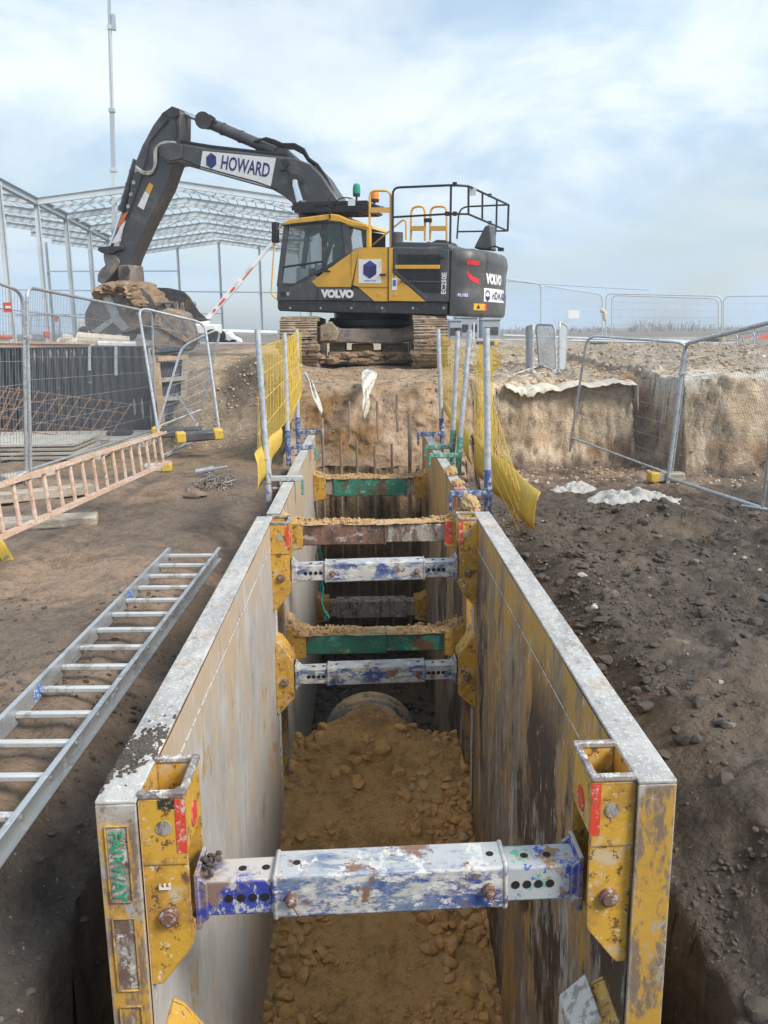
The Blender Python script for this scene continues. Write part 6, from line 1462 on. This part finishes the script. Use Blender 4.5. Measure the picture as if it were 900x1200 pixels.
for side, (xa, xb) in enumerate(((tl0, tl1), (tr0, tr1))):
    m = MB()
    for (y, z, a) in ov:
        Mx = Matrix.Rotation(a, 3, 'X'); c = Vector(((xa+xb)/2, y, z))
        m.box(c, (xb - xa, per/46*.93, .05), Mx)
        for o_ in (-.06, .0, .06): m.box(c + Mx @ Vector((0, o_, -.035)), (xb - xa, .022, .04), Mx)
    tk = wp('track', m, 'track_mud', label='left crawler track' if side == 0 else 'right crawler track')
    m = MB(); m.box2((xa + .12, TY0 + .25, zbot + .14), (xb - .12, TY1 - .25, ztp - .16)); wp('track_frame', m, 'track_mud', parent=tk, bevel=.04)
    for yy in (TY0 + rr + .02, TY1 - rr - .02):
        m = MB(); m.cyl((xa + .10, yy, zbot + rr), (xb - .10, yy, zbot + rr), rr - .07, 24); wp('idler', m, 'ex_dark', parent=tk, bevel=.02)
rs = np.random.RandomState(55); m = MB(); bv, bf = ICO[2]
for k in range(150):
    xa, xb = ((tl0, tl1), (tr0, tr1))[k % 2]; u = rs.uniform(0, 1)
    zc = zbot + (ztp - zbot) * rs.uniform(0, 1) ** 1.6; th = (zc - zbot - rr) / rr; yc = TY0 + rr - rr * math.sqrt(max(0, 1 - th*th)) - .02
    r_ = rs.uniform(.02, .075); V = bv * (1 + .5 * fbm(bv[:, 0] * 1.6 + k, bv[:, 1] * 1.6, bv[:, 2] * 1.6, 3, 5, .65)[:, None]) * np.array([r_ * 1.6, r_ * .55, r_])
    m.add((V + np.array([xa + (xb - xa) * u, yc, zc])).tolist(), bf.tolist())
for k in range(40):
    c = P(rs.uniform(374, 484), rs.uniform(414, 425), TY0 + .9); r_ = rs.uniform(.04, .10); V = bv * (1 + .5 * fbm(bv[:, 0] * 1.6 + k, bv[:, 1] * 1.6, bv[:, 2] * 1.6, 3, 6, .65)[:, None]) * np.array([r_ * 1.5, r_, r_ * .7]); m.add((V + np.array(c)).tolist(), bf.tolist())
wp('caked_mud', m, 'bucket_mud')
cxm = (tl1 + tr0) / 2; Y_ = TY0 + .9
def px_poly(pts, Y): return [(P(x, y, Y).x, P(x, y, Y).z) for x, y in pts]
m = MB(); m.prism(px_poly([(371, 384), (383, 378), (400, 385), (470, 385), (486, 379), (492, 385), (492, 401), (478, 399), (470, 403), (395, 402), (371, 403)], Y_), Y_, Y_ + 2.2)
wp('carbody', m, 'mud_steel', bevel=.03)
m = MB(); m.prism(px_poly([(374, 401), (374, 382), (388, 376), (398, 388), (394, 400)], Y_ - .1), Y_ - .1, Y_ - .0); wp('carbody_lug', m, 'track_mud', bevel=.03)
m = MB(); m.prism(px_poly([(384, 412), (476, 412), (478, 423), (384, 422)], Y_ + .1), Y_ + .1, Y_ + 1.6); wp('belly_plate', m, 'track_mud', bevel=.03)
for x0_, x1_ in ((386, 405), (448, 474)): m = MB(); m.prism(px_poly([(x0_, 402), (x1_, 402), (x1_, 415), (x0_, 415)], Y_ + .3), Y_ + .3, Y_ + 1.6); wp('frame_leg', m, 'track_mud', bevel=.02)
m = MB(); m.prism(px_poly([(412, 403), (438, 403), (438, 414), (412, 414)], Y_ + .5), Y_ + .5, Y_ + 1.2); m.cyl(P(418, 408, Y_ + .49), P(418, 408, Y_ + .55), .04, 10); wp('drive_housing', m, 'ex_yellow', bevel=.03)
m = MB(); cz0 = P(440, 385, Y_ + .5).z; cz1 = P(440, 366, 17.5).z
m.cyl((EXC.x, EXC.y, cz0 - .1), (EXC.x, EXC.y, cz1 + .25), .80, 40); m.cyl((EXC.x, EXC.y, cz0 + .05), (EXC.x, EXC.y, cz0 + .18), .92, 40)
wp('slew_ring', m, 'ex_black', bevel=.01)
m = MB()
for k in range(34):
    a = 2*math.pi*k/34; m.cyl((EXC.x + .87*math.cos(a), EXC.y + .87*math.sin(a), cz0 + .17), (EXC.x + .87*math.cos(a), EXC.y + .87*math.sin(a), cz0 + .22), .022, 6)
wp('ring_bolts', m, 'ex_dark')

# ---- spare bucket on the bank
sb = thing('spare_bucket', 'muddy spare digging bucket standing on the bank behind the black lined wall', 'bucket', P(205, 405, 18.5))
SY = 18.2
m = MB(); body = px_poly([(180, 408), (176, 382), (184, 366), (197, 360), (214, 366), (220, 382), (224, 398), (216, 412), (188, 412)], SY)
m.prism(body, SY, SY + 1.0); part('shell', m, M['mud_steel'], sb, bevel=.05)
m = MB(); m.prism(px_poly([(178, 382), (184, 366), (190, 366), (205, 384), (222, 399), (219, 402), (200, 392), (186, 382)], SY), SY - .05, SY); part('cutting_edge', m, M['bucket_steel'], sb, bevel=.01)
for dy in (.15, .75):
    m = MB(); m.prism(px_poly([(184, 368), (186, 353.5), (191, 353), (193, 365), (201, 366), (202, 354), (205.5, 353), (208, 368)], SY), SY + dy, SY + dy + .08); part('ear', m, M['mud_steel'], sb, bevel=.01)
m = MB(); m.tube([P(188, 356, SY + .1), P(188, 356, SY + .9)], .04, 8); m.tube([P(204, 356, SY + .1), P(204, 356, SY + .9)], .04, 8); m.tube([P(188, 355, SY + .1), P(204, 355, SY + .1)], .03, 6); part('pin', m, M['mud_steel'], sb)
# ------------------------------------------------------------------ steel portal frame building
BO = P(57, 398, 60); BO.z = 1.05
bd = thing('steel_building', 'pale galvanised steel frame of a large shed under construction on the left', 'steel frame', BO)
u_, v_ = Vector((.9965, .083, 0)), Vector((-.083, .9965, 0)); BAY, ZE, ZA, HWD = 7.6, 9.15, 10.35, 8.9
def bpnt(a, s, z): p = BO + u_ * a + v_ * s; return Vector((p.x, p.y, BO.z + z))
def I_beam(a, b, h, w_, upv=(0, 0, 1)):
    m = MB(); a, b = Vector(a), Vector(b); d = (b-a).normalized(); x = d.cross(Vector(upv)).normalized(); z = x.cross(d).normalized()
    m.beam(a, b, .03, h, upv); m.beam(a + z*h/2, b + z*h/2, w_, .04, upv); m.beam(a - z*h/2, b - z*h/2, w_, .04, upv); return m
NF = 6
for k in range(-2, NF):
    part('column', I_beam(bpnt(0, k*BAY, 0), bpnt(0, k*BAY, ZE), .30, .20, tuple(u_)), M['frame_steel'], bd)
for k in range(0, NF): part('column', I_beam(bpnt(HWD*2, k*BAY, 0), bpnt(HWD*2, k*BAY, ZE), .4, .3, tuple(u_)), M['frame_steel'], bd)
part('eaves_beam', I_beam(bpnt(0, -2.4*BAY, ZE), bpnt(0, (NF-1)*BAY, ZE), .42, .34), M['frame_dark'], bd)
part('eaves_beam', I_beam(bpnt(HWD*2, 0, ZE), bpnt(HWD*2, (NF-1)*BAY, ZE), .3, .25), M['frame_steel'], bd)
for k in range(0, NF):
    for (a0, z0, a1, z1) in ((0, ZE, HWD, ZA), (HWD, ZA, 2*HWD, ZE)): part('rafter', I_beam(bpnt(a0, k*BAY, z0), bpnt(a1, k*BAY, z1), .42, .24), M['frame_steel'], bd)
for k in range(-2, NF):
    part('rafter', I_beam(bpnt(0, k*BAY, ZE), bpnt(-HWD, k*BAY, ZA), .42, .24), M['frame_steel'], bd)
# intermediate light rafters and purlins
for k in range(0, NF - 1):
    for (a0, z0, a1, z1) in ((0, ZE, HWD, ZA), (HWD, ZA, 2*HWD, ZE)):
        m = MB(); m.beam(bpnt(a0, (k+.5)*BAY, z0 + .1), bpnt(a1, (k+.5)*BAY, z1 + .1), .10, .16); part('light_rafter', m, M['frame_steel'], bd)
for side in (0, 1, 2):
    for j in range(13):
        t = (j + .3) / 13
        if side == 0: a, z, s0 = HWD*t, ZE + (ZA-ZE)*t, 0
        elif side == 1: a, z, s0 = 2*HWD - HWD*t, ZE + (ZA-ZE)*t, 0
        else: a, z, s0 = -HWD*t, ZE + (ZA-ZE)*t, -2*BAY
        m = MB(); m.beam(bpnt(a, s0, z + .28), bpnt(a, (NF-1)*BAY, z + .28), .06, .13); part('purlin', m, M['frame_steel'], bd)
m = MB()
for k in range(0, NF - 1):
    for side in (-1, 1):
        for q_ in (0, 1):
            a0, a1 = (HWD + side*HWD*(.5*q_)), (HWD + side*HWD*(.5*(q_+1))); zz = lambda a: ZE + (ZA-ZE)*(1 - abs(a-HWD)/HWD)
            m.tube([bpnt(a0, k*BAY, zz(a0)), bpnt(a1, (k+1)*BAY, zz(a1))], .035, 4)
    for q_ in range(7):
        a0 = HWD + (q_ - 3) * HWD * .28; m.tube([bpnt(a0, k*BAY, ZE + (ZA-ZE)*(1-abs(a0-HWD)/HWD) + .25), bpnt(a0 + .9, (k+.16)*BAY, ZE + (ZA-ZE)*(1-abs(a0-HWD)/HWD) - .1)], .03, 4)
part('roof_bracing', m, M['frame_dark'], bd)
for a in [-14, -9.5, -5, 4.4, 8.9, 13.3, 17.8]:
    t = 1 - abs(abs(a - HWD) / HWD) if 0 <= a <= 2*HWD else min(1, max(0, 1 - abs(-a - HWD)/HWD))
    part('gable_post', I_beam(bpnt(a, (NF-1)*BAY, 0), bpnt(a, (NF-1)*BAY, ZE + (ZA-ZE)*t), .24, .2, tuple(u_)), M['frame_dark'], bd)
for a0, a1, z0, z1 in ((-14, 8.9, 2.6, 2.6), (-14, 17.8, 5.3, 4.8), (-9.5, 4.4, 7.2, 7.2)):
    m = MB(); m.beam(bpnt(a0, (NF-1)*BAY - .2, z0), bpnt(a1, (NF-1)*BAY - .2, z1), .1, .14); part('side_rail', m, M['frame_dark'], bd)
# ------------------------------------------------------------------ telescopic crane behind the arm
cb = P(138, 400, 66); cr_ = thing('mobile_crane', 'tall telescopic crane mast rising out of the top of the picture', 'crane', (cb.x, 66, 1.05))
zz = [1.05 + 2.2, 9.0, 13.2, 17.2, 22.6, 30.5, 38]; ww = [.40, .34, .28, .23, .19, .16]
topx = P(131, 0, 66).x - cb.x
for i in range(6):
    xa = cb.x + topx * (zz[i] - 1) / 27; xb = cb.x + topx * (zz[i+1] - 1) / 27
    m = MB(); m.beam((xa, 66, zz[i]), (xb, 66, zz[i+1]), ww[i], ww[i], (0, 1, 0)); m.beam((xb, 66, zz[i+1] - .15), (xb, 66, zz[i+1] + .1), ww[i] + .12, ww[i] + .12, (0, 1, 0)); part('boom_section', m, M['frame_steel'] if i % 2 else M['frame_dark'], cr_)
m = MB(); m.tube([(cb.x + .32, 65.9, 3), (cb.x + topx + .25, 65.9, 38)], .04, 5); m.box((cb.x + topx * .8 + .3, 66, 22.9), (.22, .3, 1.0)); part('hoist_rope', m, M['frame_dark'], cr_)
m = MB(); m.box((cb.x + .5, 66, 2.2), (6, 2.5, .9)); part('carrier', m, M['far_white'], cr_, bevel=.1)
m = MB(); m.box((cb.x + 1.5, 66, 3.1), (2.6, 2.2, 1.1)); part('turntable', m, M['far_white'], cr_, bevel=.1)
for i in range(4): m = MB(); m.cyl((cb.x - 2 + i*1.6, 64.7, 1.6), (cb.x - 2 + i*1.6, 65.1, 1.6), .55, 18); part('wheel', m, M['tyre'], cr_)
# ------------------------------------------------------------------ boom lift
BLY = 42; base = P(233, 398, BLY); bl = thing('boom_lift', 'white and red boom lift raised at an angle between the bucket and the cab', 'boom lift', (base.x, BLY, 1.1))
m = MB(); m.beam(P(240, 377, BLY), P(283, 328, BLY), .24, .24, (0, 1, 0)); part('lower_boom', m, M['far_white'], bl, bevel=.03)
m = MB(); m.beam(P(282, 329, BLY), P(326, 276, BLY), .17, .17, (0, 1, 0)); part('upper_boom', m, M['far_white'], bl, bevel=.02)
for t0, t1 in ((.15, .22), (.34, .5), (.68, .80)): a, b = P(244, 372, BLY - .16), P(283, 327.5, BLY - .16); m = MB(); m.beam(a.lerp(b, t0), a.lerp(b, t1), .10, .03, (0, 1, 0)); part('red_stripe', m, M['far_red'], bl)
m = MB()
a, b = P(283, 329, BLY - .12), P(326, 277.5, BLY - .12); m.beam(a.lerp(b, .02), a.lerp(b, .30), .04, .03, (0, 1, 0)); part('red_stripe', m, M['far_red'], bl)
m = MB(); m.beam(P(225, 390, BLY), P(244, 375, BLY), .3, .3, (0, 1, 0)); m.beam(P(232, 398, BLY), P(236, 378, BLY), .18, .2, (0, 1, 0)); m.beam(P(236, 390, BLY), P(250, 382, BLY), .12, .12, (0, 1, 0)); part('linkage', m, M['far_white'], bl, bevel=.02)
m = MB(); c = P(233, 396, BLY); m.box((c.x, BLY, 1.75), (2.0, 1.8, .45)); part('chassis', m, M['far_white'], bl, bevel=.06)
for sx_ in (-.8, .8):
    for sy_ in (-.9, .9): m = MB(); m.cyl((c.x + sx_, BLY + sy_ - .12, 1.4), (c.x + sx_, BLY + sy_ + .12, 1.4), .35, 16); part('wheel', m, M['tyre'], bl)
c = P(330, 268, BLY); m = MB()
for dz in (0, .5, 1.0): m.tube([(c.x - .2, BLY - .5, c.z - .5 + dz), (c.x + 1.4, BLY - .5, c.z - .5 + dz), (c.x + 1.4, BLY + .5, c.z - .5 + dz), (c.x - .2, BLY + .5, c.z - .5 + dz)], .03, 5, True)
for xx_, yy_ in ((-.2, -.5), (1.4, -.5), (1.4, .5), (-.2, .5), (.6, -.5)): m.tube([(c.x + xx_, BLY + yy_, c.z - .5), (c.x + xx_, BLY + yy_, c.z + .5)], .03, 5)
m.box((c.x + .6, BLY, c.z - .52), (1.6, 1.0, .05)); part('basket', m, M['frame_dark'], bl)
# floodlight
fl = thing('floodlight', 'twin round floodlight on a thin mast beyond the spare bucket', 'floodlight', (P(222, 395, 38).x, 38, 1.1))
m = MB(); m.tube([(P(222, 395, 38).x, 38, 1.1), P(222, 357, 38)], .025, 6); part('mast', m, M['frame_dark'], fl)
for px in (218, 226): m = MB(); c = P(px, 357, 38); m.cyl(c + Vector((0,-.08,0)), c + Vector((0,.08,0)), .13, 14); o = part('lamp', m, M['ex_dark'], fl); m = MB(); m.cyl(c + Vector((0,-.10,0)), c + Vector((0,-.081,0)), .11, 14); part('lens', m, M['far_white'], o)
m = MB(); m.tube([P(214, 357, 38), P(230, 357, 38)], .03, 6); part('crossbar', m, M['frame_dark'], fl)
# white tipper vehicle
vy = 46; vb = P(267, 400, vy); v = thing('white_vehicle', 'small white tracked plant vehicle right of the boom lift', 'vehicle', (vb.x, vy, 1.1))
def pv(pts, a, b): m = MB(); m.prism([(P(x, y, vy).x, P(x, y, vy).z) for x, y in pts], vy + a, vy + b); return m
part('body', pv([(253, 403), (251, 396), (257, 391), (270, 390), (274, 394), (281, 397), (283, 403)], -.8, .8), M['far_white'], v, bevel=.05)
part('skip', pv([(256, 392), (260, 387), (268, 387.5), (273, 392)], -.7, .7), M['far_white'], v, bevel=.05)
for px in (259, 267, 276): m = MB(); c = P(px, 403.5, vy); m.cyl(c + Vector((0,-.9,0)), c + Vector((0,-.6,0)), .26, 16); part('wheel', m, M['tyre'], v)
m = MB(); m.tube([P(251, 388, 50), P(325, 390, 50)], .12, 6); m.tube([P(275, 391, 50), P(325, 392, 50)], .07, 6); solo('long_white_beam', 'long white beam lying level behind the plant vehicle', 'beam', m, M['far_white'])
m = MB(); m.tube([P(235, 403.5, 40), P(330, 404.5, 40)], .10, 6); solo('kerb_rail', 'pale rail along the top of the left bank', 'rail', m, M['galv_pale'])
# white wrapped pipes behind the wall
wrp = thing('wrapped_pipes', 'bundle of pipes wrapped in white plastic behind the black lined wall', 'pipes', P(120, 404, 19))
m = MB(); m.tube([P(92, 398, 19), P(100, 398.5, 19), P(152, 401, 19.2)], [.17, .16, .13], 12); part('wrapped_pipe', m, M['rag_white'], wrp)
m = MB(); m.tube([P(115, 403, 18.6), P(160, 404, 18.7)], .07, 8); part('wrapped_pipe', m, M['far_white'], wrp)
m = MB(); rs = np.random.RandomState(5)
for (px, py, r_) in ((80, 400, .14), (74, 402, .12), (86, 401, .1)): m.add((ICO[2][0] * (1 + rs.uniform(-.25, .25, (len(ICO[2][0]), 1))) * r_ * np.array([1.3, 1, 1]) + np.array(P(px, py, 18.8))).tolist(), ICO[2][1].tolist())
solo('white_sacks', 'small white sacks left of the wrapped pipes', 'sacks', m, M['rag_white'])
# fence and red signs behind the wall at left
ff = fence('mesh fence panel behind the wall with the red sign on it', [P(-60, 353, 19), P(70, 370, 22), P(-60, 420, 19), P(70, 409, 22)], 70, 6, r=.02, wr=.0022, fm=M['galv_pale'], group='fence behind the black lined wall')
f3 = fence('mesh fence panel between the red sign and the bucket', [P(36, 368, 24), P(104, 372, 24), P(36, 404, 24), P(104, 404, 24)], 60, 5, r=.02, wr=.0022, fm=M['galv_pale'], group='fence behind the black lined wall')
def bx(px0, py0, px1, py1, Y, d=.02): a, b = P(px0, py0, Y), P(px1, py1, Y); m = MB(); m.box2((a.x, Y - d/2, b.z), (b.x, Y + d/2, a.z)); return m
rsn = solo('red_sign', 'small red sign with a white band on the left fence', 'sign', bx(3.5, 354.5, 14.5, 366, 19.0), M['far_red']); ROOTOFF[rsn.name] = tuple(rsn.location)
part('white_band', bx(6, 358.5, 12.5, 361.5, 18.98), M['far_white'], rsn)
m = bx(-8, 392.5, 12, 397.5, 21, .4); solo('orange_barrier', 'low orange plastic barrier at the left edge beyond the wall', 'barrier', m, M['far_orange'], bevel=.03)
m = bx(53, 388, 57.5, 396, 23, .3); solo('orange_marker', 'small orange marker post standing beyond the black lined wall', 'marker', m, M['far_orange'], bevel=.03)
m = bx(64, 371, 68, 377, 23, .02); solo('pink_tag', 'small faded red tag on the left fence', 'tag', m, M['far_orange'])
# ------------------------------------------------------------------ cabins, trees, digger at right
for i, (x0_, x1_, yt, Y, lab) in enumerate(((527, 541, 376, 58, 'low grey cabin'), (536, 566, 372.5, 60, 'two window grey site cabin behind the yellow mesh'), (565, 586, 375, 56, 'grey blue site cabin right of the two window one'))):
    if i == 0: lab = 'small grey cabin half hidden by the excavator track'
    t = thing('site_cabin', lab, 'cabin', (P((x0_+x1_)/2, 400, Y).x, Y, 1.0), 'site cabins')
    a, b = P(x0_, yt, Y), P(x1_, 402, Y); m = MB(); m.box2((a.x, Y, 1.0), (b.x, Y + 2.4, a.z)); part('body', m, M['far_grey'], t, bevel=.05)
    m = MB(); m.box2((a.x - .06, Y - .08, a.z + .003), (b.x + .06, Y + 2.5, a.z + .10)); part('roof', m, M['frame_dark'], t)
    for k in range(2):
        c = a.x + (b.x - a.x) * (.3 + .4*k); m = MB(); m.box2((c - .22, Y - .03, a.z - .95), (c + .22, Y + .01, a.z - .45)); part('window', m, M['ex_dark'], t)
m = MB(); m.tube([P(555.5, 378, 40), P(555, 402, 40)], .035, 6); m.tube([P(555.3, 395, 40) , P(551, 398, 40)], .03, 6); solo('thin_post', 'thin white post in front of the site cabins', 'post', m, M['far_white'])
rs = np.random.RandomState(77)
def twigs(name, label, px0, px1, n, yt0, yt1, Y0_, Y1_, spread):
    m = MB()
    def br(p, d, L_, r_, lv):
        q = p + d * L_; m.tube([p, q], r_, 3, r2=r_ * .5)
        if lv == 0: return
        for k in range(3 + (lv > 1)):
            t = rs.uniform(.25, .95); dd = (d + Vector((rs.normal(), rs.normal()*.5, abs(rs.normal())*.4)) * spread).normalized(); br(p.lerp(q, t), dd, L_ * rs.uniform(.35, .6), r_ * .55, lv - 1)
    for i in range(n):
        px = rs.uniform(px0, px1); Y = rs.uniform(Y0_, Y1_); t = P(px, rs.uniform(yt0, yt1), Y); L_ = t.z - .5
        br(Vector((t.x, Y, .4)), Vector((rs.normal()*.03, 0, 1)).normalized(), max(1, L_), .09, 2)
    setting(name, m, M['twig'], 'stuff', label, 'trees', smooth=False)
twigs('treeline', 'distant line of bare upright trees beyond the right fence', 740, 832, 70, 379, 387, 115, 135, .35)
twigs('treeline', 'distant bare scrub trees beyond the pedestrian barriers', 575, 745, 110, 384, 392, 100, 125, .8)
twigs('treeline', 'distant bare trees at the right edge', 832, 990, 60, 388, 394, 110, 130, .6)
twigs('treeline', 'distant bare scrub seen past the left bank', 270, 340, 50, 389, 396, 100, 120, .8)
twigs('treeline', 'distant scrub beyond the steel frame', -90, 270, 160, 390, 397, 150, 170, .8)
# orange digger on the right
dY = 34; db = P(870, 412, dY); dg = thing('orange_digger', 'distant orange digger with a dark glazed cab behind the right barriers', 'digger', (db.x, dY, 1.05))
def pd(pts, a, b): m = MB(); m.prism([(P(x, y, dY).x, P(x, y, dY).z) for x, y in pts], dY + a, dY + b); return m
part('body', pd([(846, 414), (846, 405), (864, 405), (866, 409), (866, 414)], -.8, .8), M['ex_dark'], dg, bevel=.04)
c_ = part('cab', pd([(846.5, 406), (847.5, 398), (861, 397.5), (862.5, 406)], -.7, .2), M['frame_dark'], dg, bevel=.04)
part('cab_window', pd([(848.5, 405), (849, 399.5), (853.5, 399.5), (853.5, 405)], -.72, -.705), M['paper'], c_); part('cab_window', pd([(855, 405), (855, 399.5), (859.5, 399.5), (860, 405)], -.72, -.705), M['glass'], c_)
part('cab_roof', pd([(845.5, 398), (846, 396), (862, 395.8), (863, 398)], -.8, .3), M['wood'], dg)
part('arm', pd([(868, 404), (872, 401), (886, 395.5), (897, 392), (915, 384), (915, 392), (899, 398), (886, 400), (874, 405)], -.15, .15), M['far_orange'], dg, bevel=.02)
part('boom', pd([(862, 404), (868, 398), (884, 392), (886, 394), (872, 400), (866, 407)], .3, .5), M['far_orange'], dg, bevel=.02)
part('cylinder', pd([(876, 397), (884, 394), (885, 395.2), (877, 398.5)], -.3, -.2), M['far_white'], dg)
tw = P(872, 414, 32)
dm = thing('cement_silo', 'small pale upright tank beside the orange digger', 'tank', (tw.x, 32, 1.05)); 
m = MB(); m.tube([(tw.x, 32, 1.1), (tw.x, 32, P(872, 403, 32).z), (tw.x, 32, P(872, 400, 32).z)], [.13, .15, .08], 12); part('tank', m, M['rag'], dm); m = MB(); m.tube([(tw.x, 32, P(872, 401, 32).z), (tw.x, 32, P(872, 400, 32).z)], .12, 12); part('cap', m, M['far_white'], dm)
m = MB(); bvv, bff = ICO[2]; c = P(835.5, 416 - 2, 30.5); m.add((bvv * np.array([.12, .1, .07]) + np.array([c.x, c.y, hz_(c.x, c.y) + .24])).tolist(), bff.tolist()); solo('white_lump', 'white bag lying on the yellow foot by the far digger', 'bag', m, M['far_white'])
m = MB(); c = P(769, 398, 33); m.add((bvv * .06 + np.array(P(762, 401 - 1.8, 32))).tolist(), bff.tolist())
# overhead wire line and far fence rail at right of the counterweight
m = MB(); m.tube([P(592, 329, 60), P(634, 333, 62)], .03, 4); m.tube([P(634, 333, 62), P(760, 340, 68)], .03, 4); solo('overhead_cable', 'thin cable strung beyond the far fence', 'cable', m, M['frame_dark'])

# ------------------------------------------------------------------ haze
m = MB(); m.box2((-300, -30, -5), (300, 260, 42))
hm = bpy.data.materials.new('haze'); hm.use_nodes = True; hn = hm.node_tree; hn.nodes.clear()
ho = hn.nodes.new('ShaderNodeOutputMaterial'); hv = hn.nodes.new('ShaderNodeVolumePrincipled'); hv.inputs['Color'].default_value = (.93, .97, 1, 1); hv.inputs['Density'].default_value = .0014; hv.inputs['Anisotropy'].default_value = .2
hn.links.new(hv.outputs[0], ho.inputs['Volume'])
hz = setting('haze', m, hm, 'stuff', smooth=False)
